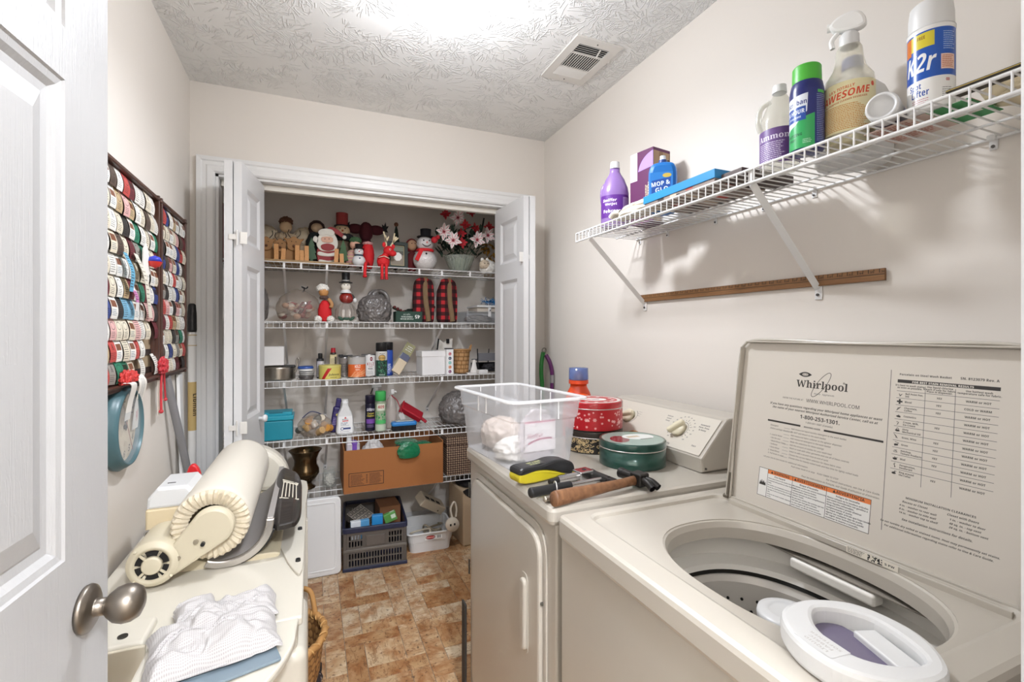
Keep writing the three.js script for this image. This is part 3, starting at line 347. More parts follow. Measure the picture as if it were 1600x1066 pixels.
// ---------- rotary ironing machine on the left ----------
{
  const t = thing('rotary_iron', 'cream rotary ironing machine with a padded roll, motor and fold-down leaf along the left wall', 'ironing machine', [-0.27, 0, -1.7]);
  const W = (g) => g.translate(0.27, 0, 1.7), P = (n, g, m, p = t) => part(n, W(g), m, p), E = M(0xd3cdbf, 0.32), D = 0.655;
  // pedestal at the near end, far end panel, open knee space between
  P('pedestal', mg(bx(0.47, 0.585, 0.26, -0.245, 0, -1.3, 0.03), bx(0.44, 0.06, 0.24, -0.25, 0.58, -1.3, 0.01)), E);
  P('end_panel', bx(0.46, 0.62, 0.06, -0.25, 0, -2.2, 0.01), E); P('back_panel', bx(0.012, 0.62, 0.8, -0.484, 0, -1.8, 0.003), E); P('front_post', bx(0.014, 0.6, 0.03, -0.022, 0, -1.94, 0.003), E);
  P('deck', bx(0.475, 0.022, 1.07, -0.2575, D - 0.022, -1.715, 0.006), E);
  // raised rear corner plate with the curved edge
  { const s = curve([[-0.03, 1.375], [-0.05, 1.42], [-0.072, 1.5], [-0.092, 1.6], [-0.1, 1.75], [-0.105, 2.0], [-0.1, 2.24], [-0.05, 2.245], [-0.026, 2.22], [-0.025, 1.8]]), pl0 = P('corner_plate', mv(rot(ex(s, 0.008, 0.002), -PI / 2), 0, D, 0), E); for (const z of [-1.45, -1.68]) P('bumper', cy(0.006, 0.007, 0.007, -0.036, D + 0.008, z, 12), blackPl, pl0); }
  P('switch_plate', bx(0.185, 0.02, 0.1, -0.408, D - 0.004, -1.232, 0.008), E); P('end_apron', bx(0.19, 0.1, 0.008, -0.406, D - 0.09, -1.178, 0.003), M(0xd6cdb8, 0.4));
  for (const [x, r] of [[-0.36, 0.009], [-0.44, 0.009]]) P('screw', mg(cy(r, r, 0.003, x, D + 0.0155, -1.215, 18)), M(0x3d3a36, 0.5, { metalness: 0.6 }));
  // leaf folded towards the door
  { const s = new THREE.Shape(); s.moveTo(-0.31, 1.182); s.lineTo(-0.028, 1.182); s.lineTo(-0.033, 1.1); s.quadraticCurveTo(-0.04, 1.05, -0.075, 0.99); s.quadraticCurveTo(-0.1, 0.94, -0.15, 0.92); s.lineTo(-0.31, 0.9); s.closePath(); P('leaf', mv(rot(ex(s, 0.018, 0.005), -PI / 2), 0, D - 0.019, 0), E); }
  // beige roll housing standing on the deck
  P('roll_housing', mg(mv(ex(curve([[-0.4, 0], [-0.4, 0.06], [-0.36, 0.08], [-0.31, 0.05], [-0.28, 0.022], [-0.2, 0.014], [-0.1, 0.014], [-0.085, 0.008], [-0.09, 0]]), 0.6, 0.003), 0, D, -2.12)), M(0xcfc3a6, 0.5));
  { const s = new THREE.Shape(); s.absarc(-0.235, 0.69, 0.148, -0.1, PI + 0.1); s.lineTo(-0.38, D); s.lineTo(-0.09, D); s.closePath(); P('end_bearing', mv(ex(s, 0.09, 0.02, 24), 0, 0.0, -2.245), E); }
  // padded roll with gathered cover
  const rx = -0.249, ry = 0.786, roll = la([[0.088, -0.02], [0.093, 0.0], [0.0935, 0.02], [0.093, 0.3], [0.0925, 0.6], [0.088, 0.64], [0.06, 0.655], [0, 0.655]], 56); rot(roll, -PI / 2);
  const cloth = M(0xded7c9, 0.95); const rl = P('padded_roll', mv(roll, rx, ry, -1.505), cloth);
  { const n = 120, pos = [], rr0 = [0.0905, 0.091, 0.084, 0.07, 0.052], zz = [0.012, 0.02, 0.03, 0.03, 0.02], r = rng(6), ph = []; for (let i = 0; i < n; i++) ph.push(r()); const pt = (k, i) => { const a = (i % n) / n * 2 * PI, w = Math.sin((i % n) * 2 * PI / 3.4 + ph[i % n]) * 0.0022 * [0, 0.7, 1.5, 1.5, 0.7][k] * (0.5 + ph[i % n]); return [rx + (rr0[k] + w) * Math.cos(a), ry + (rr0[k] + w) * Math.sin(a), -1.505 + zz[k] + w * 1.2]; };
    for (let k = 0; k < 4; k++) for (let i = 0; i < n; i++) { const a = pt(k, i), b = pt(k, i + 1), c = pt(k + 1, i + 1), d = pt(k + 1, i); pos.push(...a, ...b, ...c, ...a, ...c, ...d); } const g = new THREE.BufferGeometry(); g.setAttribute('position', new THREE.Float32BufferAttribute(pos, 3)); g.computeVertexNormals(); P('gathered_cover', clean(g), M(0xd8ccb4, 0.95), rl); }
  // drive arm: tapered plate from roll axis to motor
  { const A = [-0.24, 0.79], R = 0.05, Bq = [-0.333, 0.706], r0 = 0.027, dx = Bq[0] - A[0], dy = Bq[1] - A[1], an = Math.atan2(dy, dx), off = Math.acos((R - r0) / Math.hypot(dx, dy)), s = new THREE.Shape(); s.absarc(A[0], A[1], R, an + off, an - off + 2 * PI, false); s.absarc(Bq[0], Bq[1], r0, an - off, an + off, false); s.closePath();
    const arm = P('drive_arm', mv(ex(s, 0.03, 0.008, 28), 0, 0, -1.475), ironBeige); for (const [k, m, r] of [[0.36, screwM, 0.0062], [0.78, M(0xb5ab95, 0.35, { metalness: 0.5 }), 0.0062]]) P('screw', mg(rot(cy(r, r, 0.004, 0, 0, 0, 18), PI / 2).translate(A[0] + dx * k - 0.002, A[1] + dy * k, -1.444), bx(r * 1.8, 0.0014, 0.002, A[0] + dx * k - 0.002, A[1] + dy * k, -1.4418, 0.0003)), M(0xa59b86, 0.4, { metalness: 0.4 }), arm);
    P('oil_cap', rot(cy(0.005, 0.005, 0.01, 0, 0, 0, 16), PI / 2).translate(A[0] + dx * 0.34 + 0.012, A[1] + dy * 0.34 - 0.008, -1.443), blackPl, arm); }
  // motor
  { const mo = P('motor', rot(la([[0, 0.012], [0.03, 0.012], [0.031, 0.006], [0.046, 0.004], [0.054, 0.01], [0.057, 0.02], [0.057, 0.15], [0.05, 0.165], [0, 0.17]], 44), -PI / 2).translate(-0.367, 0.72, -1.432), ironBeige);
    for (let i = 0; i < 6; i++) { const a0 = i * PI / 3 + 0.1, s = new THREE.Shape(); s.absarc(0, 0, 0.036, a0, a0 + 0.84, false); s.absarc(0, 0, 0.0235, a0 + 0.84, a0, true); s.closePath(); P('vent_slot', ex(s, 0.003, 0, 8).translate(-0.367, 0.72, -1.4395), M(0x1a1816, 0.9), mo); }
    P('motor_hub', rot(la([[0, -0.006], [0.018, -0.006], [0.0215, -0.002], [0.0215, 0.01]], 30), -PI / 2).translate(-0.367, 0.72, -1.432), ironBeige, mo); P('end_ring', rot(la([[0.0375, 0.012], [0.038, 0.002], [0.046, 0.001], [0.0555, 0.01]], 40), -PI / 2).translate(-0.367, 0.72, -1.432), ironBeige, mo); for (const a of [2.3, 3.9, 5.6]) P('spoke', mg(bar([-0.367 + 0.02 * Math.cos(a), 0.72 + 0.02 * Math.sin(a), -1.4365], [-0.367 + 0.05 * Math.cos(a), 0.72 + 0.05 * Math.sin(a), -1.4365], 0.006, 0.005, [0, 0, 1]), sp(0.004, -0.367 + 0.051 * Math.cos(a), 0.72 + 0.051 * Math.sin(a), -1.434, 1, 1, 1, 10)), ironBeige, mo); }
  // gear case with white cap behind the motor
  { const gc = P('gear_case', bx(0.125, 0.135, 0.15, -0.362, 0.675, -1.672, 0.008), M(0xd8c7a4, 0.5)); const s = shp([[-0.06, 0], [-0.058, 0.03], [-0.035, 0.058], [0.035, 0.058], [0.058, 0.03], [0.06, 0]]); P('gear_cap', ex(s, 0.15, 0.008).translate(-0.362, 0.808, -1.748), whitePl, gc); P('plug', rot(cy(0.012, 0.012, 0.006, 0, 0, 0, 20), PI / 2).translate(-0.333, 0.785, -1.597), ironBeige, gc);
    P('terminal_screw', mg(rot(la([[0.009, 0], [0.011, 0.004], [0.009, 0.008], [0.006, 0.006], [0, 0.005]], 18), PI / 2).translate(-0.415, 0.745, -1.597)), chrome, gc); P('cap_slot', bx(0.02, 0.002, 0.004, -0.372, 0.8655, -1.64, 0.0005), screwM, gc); }
  // lever with red tip
  { const lv = P('lever', mg(rod([-0.372, 0.66, -1.87], [-0.372, 0.81, -1.9], 0.01, 0.008, 14)), whitePl); P('lever_tip', mv(ex(curve([[-0.02, 0], [0.02, 0.006], [0.017, 0.03], [0.004, 0.05], [-0.008, 0.048], [-0.018, 0.025]]), 0.024, 0.006), -0.37, 0.803, -1.914), M(0xd2232a, 0.35), lv); }
  // heated shoe: concave grey plate around the roll with a black underside
  { const arc = (r0, r1, a0, a1) => { const s = new THREE.Shape(); s.absarc(rx + 0.03, ry - 0.01, r0, a0, a1, false); s.absarc(rx + 0.03, ry - 0.01, r1, a1, a0, true); s.closePath(); return s; };
    const sh = P('shoe', mv(ex(arc(0.118, 0.102, -2.0, 0.0), 0.555, 0.003, 30), 0, 0, -2.06), M(0xaaa5a1, 0.35, { metalness: 0.25 })); P('shoe_underside', mv(ex(arc(0.128, 0.1185, -1.5, -0.3), 0.545, 0.003, 30), 0, 0, -2.06), blackPl, sh); P('shoe_lip', mv(ex(arc(0.121, 0.1, -2.0, -0.02), 0.014, 0.004, 30), 0, 0, -1.512), M(0xc2beb9, 0.25, { metalness: 0.85 }), sh);
    const gx = (u, v) => -0.116 + u * 0.081 + v * 0.006, gy = (u, v) => (0.798 - 0.046 * v) * (1 - u) + 0.754 * u + 0.008 * Math.sin(PI * u), gz = (v) => -2.0 + v * 0.5;
    const gd = P('shoe_guard', (() => { const g = new RoundedBoxGeometry(1, 1, 1, 4, 0.3), p = g.attributes.position; for (let i = 0; i < p.count; i++) { const u = p.getX(i) + 0.5, v = p.getZ(i) + 0.5, y = p.getY(i); p.setXYZ(i, gx(u, v), gy(u, v) - 0.015 + y * 0.03, gz(v) - 0.03 * (u - 0.5) * (v - 0.3)); } g.computeVertexNormals(); return clean(g); })(), M(0x2a2623, 0.38, { clearcoat: 0.3 }));
    const em = M(0xd9d2c0, 0.4), bars = [], e0 = (u0, v0, u1, v1, w) => bars.push(bar([gx(u0, v0), gy(u0, v0) + 0.001, gz(v0)], [gx(u1, v1), gy(u1, v1) + 0.001, gz(v1)], w, 0.0025)); for (let i = 0; i < 5; i++) e0(0.28 + i * 0.13, 0.62, 0.3 + i * 0.12, 0.36, 0.0032); e0(0.2, 0.63, 0.9, 0.63, 0.006); e0(0.26, 0.34, 0.84, 0.34, 0.012); e0(0.24, 0.31, 0.86, 0.31, 0.006); P('emblem', mg(bars), em, gd); }
}
{ // mesh laundry bag crumpled on a grey-blue plate
  const plate = solo('blue_plate', 'flat grey-blue plate under the white mesh bag on the ironing machine leaf', 'plate', rot(ex(rr(0.2, 0.1, 0.004), 0.005, 0.001), -PI / 2), M(0x76858f, 0.45), [-0.165, 0.6565, -1.055], 0.27);
  const mesh = new THREE.MeshPhysicalMaterial({ color: 0xcac8c7, roughness: 0.95, side: THREE.DoubleSide, map: T(64, 64, (c) => { fill(c, '#f4f2f1', 0, 0, 64, 64); c.fillStyle = '#d6d1cf'; for (let i = 0; i < 4; i++) for (let j = 0; j < 4; j++) { c.beginPath(); c.arc(8 + i * 16, 8 + j * 16, 4.4, 0, 7); c.fill(); } }, { rep: [14, 14] }) });
  const t = thing('mesh_laundry_bag', 'crumpled white mesh laundry bag on the ironing machine leaf', 'laundry bag', [-0.185, 0.657, -1.14], 0.2);
  const sheet = (w, d, h, seed, dx, dz, y0, amp) => { const g = new THREE.PlaneGeometry(w, d, 70, 50); g.rotateX(-PI / 2); const p = g.attributes.position; for (let i = 0; i < p.count; i++) { let x = p.getX(i), z = p.getZ(i); const ex0 = Math.abs(x) / (w / 2), ez = Math.abs(z) / (d / 2), edge = Math.pow(Math.max(ex0, ez), 6), f = noise.noise(x * 14 + seed, z * 18, seed), f2 = noise.noise(x * 40 + seed, z * 55, seed + 3), fold = 1 - Math.abs(noise.noise(x * 9 + seed * 2, z * 26 + 3 * f, 1.5)) * 2; p.setXYZ(i, x + dx + 0.012 * noise.noise(z * 16, seed, 2) * ex0, Math.max(0.001, y0 + h * (1 - edge) * (0.75 + 0.5 * f) + amp * (fold * 0.6 + f2 * 0.35) * (1 - edge * 0.7)), z + dz + 0.02 * noise.noise(x * 14, seed, 4) * ez); } const u = g.attributes.uv; for (let i = 0; i < u.count; i++) u.setXY(i, u.getX(i) * w / 0.2, u.getY(i) * d / 0.2); g.computeVertexNormals(); return clean(g); };
  part('bag_body', sheet(0.225, 0.17, 0.042, 2, 0.0, 0.015, 0.008, 0.02), mesh, t); part('bag_fold', sheet(0.2, 0.12, 0.03, 7, 0.025, -0.085, 0.006, 0.02), mesh, t); part('bag_flap', sheet(0.08, 0.085, 0.028, 12, -0.03, -0.13, 0.01, 0.014), mesh, t);
  part('seam', tb([[-0.11, 0.01, 0.095], [-0.04, 0.012, 0.1], [0.04, 0.013, 0.098], [0.1, 0.01, 0.075]], 0.003, 40, 8), mesh, t);
}
// wicker basket pushed under the ironing machine
const wicker = (c1, c2, fx, fy) => { const tex = T(256, 256, (c) => { fill(c, '#7d5630', 0, 0, 256, 256); for (let j = 0; j < 16; j++) for (let i = 0; i < 8; i++) { const x = i * 32 + (j % 2) * 16, y = j * 16; const g = c.createLinearGradient(x, y, x, y + 16); c.fillStyle = (i * 7 + j * 3) % 4 ? c1 : c2; c.beginPath(); c.ellipse(x + 15, y + 8, 15.5, 7.4, 0, 0, 7); c.fill(); } }, { rep: [fx, fy] }), b = T(256, 256, (c) => { fill(c, '#000', 0, 0, 256, 256); for (let j = 0; j < 16; j++) for (let i = 0; i < 8; i++) { const x = i * 32 + (j % 2) * 16; for (let k = 0; k < 5; k++) { c.fillStyle = `rgba(255,255,255,.25)`; c.beginPath(); c.ellipse(x + 15, j * 16 + 8, 15 - 2.4 * k, 6.5 - 1.1 * k, 0, 0, 7); c.fill(); } } }, { data: true, rep: [fx, fy] }); return new THREE.MeshPhysicalMaterial({ map: tex, bumpMap: b, bumpScale: 0.0018, roughness: 0.7, side: THREE.DoubleSide }); };
{
  const t = thing('wicker_basket', 'round brown wicker basket lined with dark dotted cloth under the ironing machine', 'basket', [-0.128, 0, -1.735]), wm = wicker('#b98a52', '#9c6f3d', 6, 3), rope = M(0xb5854c, 0.7);
  part('basket_wall', la([[0, 0], [0.118, 0], [0.125, 0.02], [0.15, 0.15], [0.168, 0.29], [0.163, 0.29], [0.145, 0.15], [0.12, 0.03], [0, 0.02]], 48), wm, t);
  const n = 60, pts = []; for (let i = 0; i < n; i++) { const a = i / n * 2 * PI; pts.push([0.167 * Math.cos(a), 0.294 + 0.004 * Math.sin(a * 20), 0.167 * Math.sin(a)]); } part('rim', tb(pts, 0.0115, 140, 8, true), rope, t);
  { const q = []; for (let i = 0; i < n * 2; i++) { const a = i / n / 2 * 2 * PI, b = a * 34; q.push([(0.167 + 0.012 * Math.cos(b)) * Math.cos(a), 0.294 + 0.012 * Math.sin(b), (0.167 + 0.012 * Math.cos(b)) * Math.sin(a)]); } part('rim_binding', tb(q, 0.003, 480, 5, true), M(0xc79a5e, 0.65), t); }
  part('handle', tb([[0.05, 0.29, -0.158], [0.085, 0.36, -0.16], [0.12, 0.365, -0.13], [0.14, 0.29, -0.095]], 0.009, 30, 8), rope, t);
  part('lining', lump(0.155, 0.11, 0.155, 0.12, 3, 4, 0.5, 12).translate(0, 0.09, 0), TM(256, 256, (c) => { fill(c, '#2a1f1e', 0, 0, 256, 256); const r = rng(7); for (let i = 0; i < 160; i++) { c.fillStyle = '#b9aaa4'; c.beginPath(); c.arc(r() * 256, r() * 256, 1.6, 0, 7); c.fill(); } }, 0.9), t);
  { const g = t.children[t.children.length - 1].geometry, p = g.attributes.position, u = g.attributes.uv; for (let i = 0; i < p.count; i++) u.setXY(i, p.getX(i) * 4, p.getZ(i) * 4); }
}
// ---------- left wall: two racks of tucked tags ----------
const walnut = woodMat([92, 58, 44], [58, 35, 28], 3, 30, 0.4, 2), slatM = M(0x2e2320, 0.45), LW9 = PI / 2;
function rack(name, label, z0, w = 0.368) {
  const t = thing(name, label, 'rack', [XL, 1.135, z0], LW9), h = 0.632;
  part('backing', bx(w - 0.03, h - 0.03, 0.004, w / 2, 0.015, 0.004, 0.001), M(0xa89478, 0.7), t);
  const prof = (L) => mg(bx(L, 0.013, 0.022, 0, 0, 0.012, 0.003), bx(L, 0.009, 0.03, 0, 0.011, 0.016, 0.004), bx(L, 0.011, 0.016, 0, 0.019, 0.009, 0.002));
  part('rail', mv(prof(w), w / 2, 0, 0), walnut, t); part('rail', mv(rot(prof(w), 0, 0, PI), w / 2, h, 0), walnut, t); part('stile', mv(rot(prof(h), 0, 0, -PI / 2), 0, h / 2, 0), walnut, t); part('stile', mv(rot(prof(h), 0, 0, PI / 2), w, h / 2, 0), walnut, t);
  for (let i = 0; i < 10; i++) part('slat', bx(w - 0.05, 0.02, 0.004, w / 2, 0.03 + i * 0.0585, 0.0075, 0.001), slatM, t);
  return t;
}
rack('tag_rack', 'dark wooden rack full of tucked paper tags, nearer the open door', -1.42, 0.562); rack('tag_rack', 'dark wooden rack full of tucked paper tags, nearer the closet', -1.984);
{
  const r = rng(31), shades = { white: '#efece4', cream: '#e6dcc6', tan: '#c2a983', brown: '#5a4a40', black: '#3a3634', grey: '#9a958d', maroon: '#6d2b33', green: '#2f7f62', blue: '#3a4a86', 'light blue': '#7fb4cf', red: '#c4504a', pink: '#e2b3ae' };
  const pick = ['white', 'white', 'white', 'white', 'white', 'white', 'cream', 'cream', 'cream', 'cream', 'tan', 'pink', 'brown', 'black', 'grey', 'maroon', 'green', 'blue', 'white', 'cream', 'white', 'red'];
  const prints = [0, 1, 2, 3].map((k) => T(96, 128, (c, w, h) => { fill(c, '#fff', 0, 0, w, h); const q = rng(40 + k); if (k === 0) { c.strokeStyle = '#444'; c.lineWidth = 3; c.beginPath(); c.ellipse(48, 52, 30, 20, 0, 0, 7); c.stroke(); lines(c, 18, 84, 60, 4, 9, '#555', q, 3); } else if (k === 1) { lines(c, 12, 16, 72, 9, 12, '#5a5552', q, 4); } else if (k === 2) { fill(c, '#8a5a44', 10, 34, 76, 34); lines(c, 14, 80, 66, 4, 9, '#4a6a8a', q, 3); } else { txt(c, 'A', 48, 46, 44, '#3b3b55', 'serif'); lines(c, 10, 78, 76, 4, 10, '#666', q, 3); } fill(c, '#9a958c', 0, 0, 3, h); }));
  const tm = new Map(), tmat = (col, k) => { const key = col + k; if (!tm.has(key)) tm.set(key, new THREE.MeshPhysicalMaterial({ color: new THREE.Color(shades[col]), map: prints[k], roughness: 0.55, side: THREE.DoubleSide })); return tm.get(key); };
  // a tag: thin strip tucked behind a slat at its top and bulging outwards
  const tagGeo = (w, h, b) => { const g = new THREE.BoxGeometry(w, h, 0.0006, 1, 8, 1), p = g.attributes.position; for (let i = 0; i < p.count; i++) { const v = p.getY(i) / h + 0.5; p.setZ(i, p.getZ(i) + b * Math.sin(PI * Math.min(1, (1 - v) * 0.72)) ); } g.computeVertexNormals(); return clean(g); };
  const geos = [tagGeo(0.044, 0.066, 0.012), tagGeo(0.046, 0.068, 0.015), tagGeo(0.042, 0.064, 0.013)];
  const ord = ['first', 'second', 'third', 'fourth', 'fifth', 'sixth', 'seventh', 'eighth', 'ninth', 'tenth', 'eleventh'];
  const skip = new Set(['0,7,9', '0,8,8', '0,8,9', '0,9,8', '0,9,9', '0,9,6', '0,8,10', '0,0,10', '1,10,5']);
  [[0, -1.43, 10, 11, 0.0585, 'nearer rack'], [1, -1.984, 11, 7, 0.0535, 'farther rack']].forEach(([k, z0, rows, cols, pitch, where]) => {
    for (let j = 0; j < rows; j++) for (let i = 0; i < cols; i++) {
      if (skip.has([k, j, i].join())) { r(); continue; }
      let col = pick[Math.floor(r() * pick.length)]; if (k === 0 && j === 6 && i < 6 && i > 3) col = 'light blue'; if (k === 0 && j === 5 && i === 7) col = 'green';
      const y = 1.135 + 0.585 - j * pitch - (k ? 0.002 : 0), x = 0.042 + i * 0.0475 + (r() - 0.5) * 0.004;
      const o = solo('printed_tag', `${col} printed tag, ${ord[j]} row of the ${where}, ${ord[i]} from its near end`, 'tag', geos[Math.floor(r() * 3)], tmat(col, Math.floor(r() * 4)), [XL + 0.0125 + r() * 0.0015, y, z0 - x], LW9, `printed tags tucked in the ${where}`);
      o.rotation.z = (r() - 0.5) * 0.12;
    }
  });
  const strip = (name, label, cat, w, pts, m, z) => { const c = new THREE.CatmullRomCurve3(pts.map((p) => v3(...p))), n = 24, pos = [], uv = []; for (let i = 0; i < n; i++) { const a = c.getPoint(i / n), b = c.getPoint((i + 1) / n), q = (p, s, d) => [p.x + d, p.y, p.z + s * w / 2]; for (const d of [0, 0.0007]) { pos.push(...q(a, -1, d), ...q(b, -1, d), ...q(b, 1, d), ...q(a, -1, d), ...q(b, 1, d), ...q(a, 1, d)); const u0 = 1 - i / n, u1 = 1 - (i + 1) / n; uv.push(1, u0, 1, u1, 0, u1, 1, u0, 0, u1, 0, u0); } } const g = new THREE.BufferGeometry(); g.setAttribute('position', new THREE.Float32BufferAttribute(pos, 3)); g.setAttribute('uv', new THREE.Float32BufferAttribute(uv, 2)); g.computeVertexNormals(); const e = pts[0]; return solo(name, label, cat, clean(g).translate(-e[0], -e[1], -e[2]), m, e); };
  const X = XL + 0.032;
  strip('paper_strip', 'light blue printed strip hanging over the middle of the nearer rack', 'strip', 0.03, [[X, 1.52, -1.63], [X + 0.012, 1.47, -1.65], [X + 0.004, 1.415, -1.665]], TM(64, 192, (c, w, h) => { fill(c, '#6fb6d6', 0, 0, w, h); lines(c, 8, 12, 46, 12, 14, '#234', rng(2), 5); }, 0.6));
  strip('paper_strip', 'long cream printed strip curling over the lower part of the nearer rack stile', 'strip', 0.035, [[X, 1.53, -1.715], [X + 0.014, 1.47, -1.75], [X + 0.012, 1.4, -1.79], [X + 0.006, 1.345, -1.835]], TM(64, 256, (c, w, h) => { fill(c, '#e6dfcf', 0, 0, w, h); lines(c, 10, 20, 46, 12, 16, '#665f55', rng(3), 3); }, 0.7));
  strip('paper_strip', 'pink and white strip hanging below the light blue strip', 'strip', 0.028, [[X, 1.43, -1.69], [X + 0.008, 1.4, -1.7], [X + 0.004, 1.36, -1.715]], TM(64, 128, (c, w, h) => { fill(c, '#e9e4e0', 0, 0, w, h); fill(c, '#c97fb0', 0, 20, w, 66); lines(c, 8, 30, 46, 4, 13, '#5a3a56', rng(4), 5); }, 0.6));
  strip('paper_strip', 'cream paper strip with handwriting hanging below the nearer rack beside the red bow', 'strip', 0.068, [[X, 1.172, -1.742], [X + 0.01, 1.15, -1.745], [X - 0.004, 1.09, -1.76], [X - 0.01, 1.012, -1.752]], TM(128, 320, (c, w, h) => { fill(c, '#efeae0', 0, 0, w, h); const q = rng(9); c.strokeStyle = '#5a5a66'; c.lineWidth = 2; for (let k = 0; k < 6; k++) { c.beginPath(); for (let i = 0; i < 30; i++) c.lineTo(36 + k * 11 + 6 * q(), 50 + i * 5 + 4 * q()); c.stroke(); } c.strokeStyle = '#c96a74'; for (let i = 0; i < 12; i++) { c.beginPath(); c.moveTo(30 + 40 * q(), 240 + 50 * q()); c.lineTo(30 + 40 * q(), 240 + 50 * q()); c.stroke(); } }, 0.8));
  strip('paper_strip', 'short blank white strip hanging behind the red bow above the clock', 'strip', 0.045, [[X + 0.01, 1.162, -1.6], [X + 0.02, 1.155, -1.63], [X + 0.004, 1.1, -1.655], [X - 0.006, 1.05, -1.665]], paper);
  { const t = thing('red_bow', 'small crinkled red bow on the bottom rail of the nearer rack', 'bow', [X + 0.004, 1.155, -1.645], LW9), m = M(0xd23a35, 0.5, { transmission: 0.2 }); part('loop', lump(0.032, 0.024, 0.014, 0.35, 3, 3, 0.6, 10).translate(-0.02, 0, 0), m, t); part('loop', lump(0.03, 0.02, 0.014, 0.35, 3, 8, 0.6, 10).translate(0.024, 0.004, 0), m, t); }
  { const t = thing('ball_ornament', 'small blue and red ball ornament on the stile between the two racks', 'ornament', [XL + 0.052, 1.502, -1.822], LW9); part('blue_half', la([[0, 0.04], [0.0141, 0.0341], [0.02, 0.02], [0.0, 0.02]], 24), M(0x3a45c4, 0.35), t); part('red_half', la([[0, 0], [0.0141, 0.0059], [0.02, 0.02]], 24), M(0xd93a34, 0.35), t); }
  { const s = shp([[-0.035, -0.05], [0.03, -0.042], [0.045, -0.03], [0.028, -0.02], [0.02, 0.03], [0.0, 0.052], [-0.028, 0.03], [-0.03, 0]]); solo('paper_fan', 'folded white paper fan behind the blue and red ball ornament', 'paper', ex(s, 0.003), paper, [XL + 0.036, 1.522, -1.79], LW9); }
  { const t = thing('award_ribbon', 'red ribbon with a white printed tag hanging below the farther rack', 'ribbon', [X, 1.17, -1.975], LW9), red = M(0xcf3a42, 0.45, { transmission: 0.2 }); part('rosette', lump(0.03, 0.03, 0.014, 0.4, 3, 5, 0.8, 10).translate(0.002, -0.012, 0.004), red, t); part('printed_label', bx(0.056, 0.15, 0.0012, 0.02, -0.155, -0.008, 0.0004), TM(96, 256, (c, w, h) => { fill(c, '#e9e0d0', 0, 0, w, h); txt(c, 'Thermometer', 40, 110, 26, '#4a463f', 'serif', 'normal', 'center', -PI / 2); c.strokeStyle = '#4a463f'; c.lineWidth = 4; for (let i = 0; i < 9; i++) { c.beginPath(); c.moveTo(58, 40 + i * 16); c.lineTo(72, 40 + i * 16); c.stroke(); } c.beginPath(); c.arc(64, 214, 18, 1.4, 5.4); c.stroke(); }, 0.7), t);
    part('tail', mg(tb([[0, 0, 0.002], [-0.004, -0.06, 0.0], [-0.002, -0.14, 0]], 0.004, 14), sp(0.007, -0.002, -0.143, 0)), red, t); part('tail', mg(tb([[0.02, 0, 0.003], [0.036, -0.06, 0.001], [0.05, -0.105, 0]], 0.003, 14), sp(0.006, 0.05, -0.108, 0)), red, t); }
}
{ // clock
  const t = thing('wall_clock', 'round wall clock with a teal rim below the tag rack, half behind the door', 'clock', [XL, 1.03, -1.672], LW9), R = 0.12;
  part('rim', rot(la([[0.1, 0.002], [R, 0.002], [R + 0.002, 0.012], [R - 0.004, 0.02], [R - 0.006, 0.026], [R - 0.009, 0.03], [R - 0.013, 0.036], [R - 0.018, 0.036], [R - 0.024, 0.018]], 60), PI / 2), M(0x48676d, 0.35), t);
  part('dial', rot(cy(R - 0.012, R - 0.012, 0.003, 0, 0.013, 0, 48), PI / 2).translate(0, 0, 0), M(0xddcfb8, 0.7), t);
  const f = TM(512, 512, (c) => { fill(c, '#dccdb4', 0, 0, 512, 512); c.fillStyle = 'rgba(120,90,60,.12)'; const r = rng(14); for (let i = 0; i < 40; i++) { c.beginPath(); c.arc(r() * 512, r() * 512, 10 + 40 * r(), 0, 7); c.fill(); } for (let i = 1; i <= 12; i++) { const a = -PI / 2 + i * PI / 6; txt(c, String(i), 256 + 186 * Math.cos(a), 256 + 186 * Math.sin(a), 62, '#2e2a26', 'serif', 'italic bold'); } }, 0.7);
  const g = clean(new THREE.CircleGeometry(R - 0.0125, 48)); part('face', mv(g, 0, 0, 0.0172), f, t);
  part('hour_hand', bar([0, 0, 0.02], [0.012, 0.045, 0.02], 0.006, 0.0012, [0, 0, 1]), blackPl, t); part('minute_hand', bar([0, -0.01, 0.022], [0.03, 0.075, 0.022], 0.005, 0.0012, [0, 0, 1]), blackPl, t); part('second_hand', bar([0, 0.015, 0.0235], [0.05, -0.075, 0.0235], 0.0016, 0.001, [0, 0, 1]), M(0x9a3b32, 0.5), t); part('hand_cap', rot(cy(0.006, 0.006, 0.006, 0, 0.018, 0, 16), PI / 2), blackPl, t);
  part('glass', rot(la([[0, 0.031], [R - 0.02, 0.031], [R - 0.014, 0.033]], 40), PI / 2), clearPl, t);
}
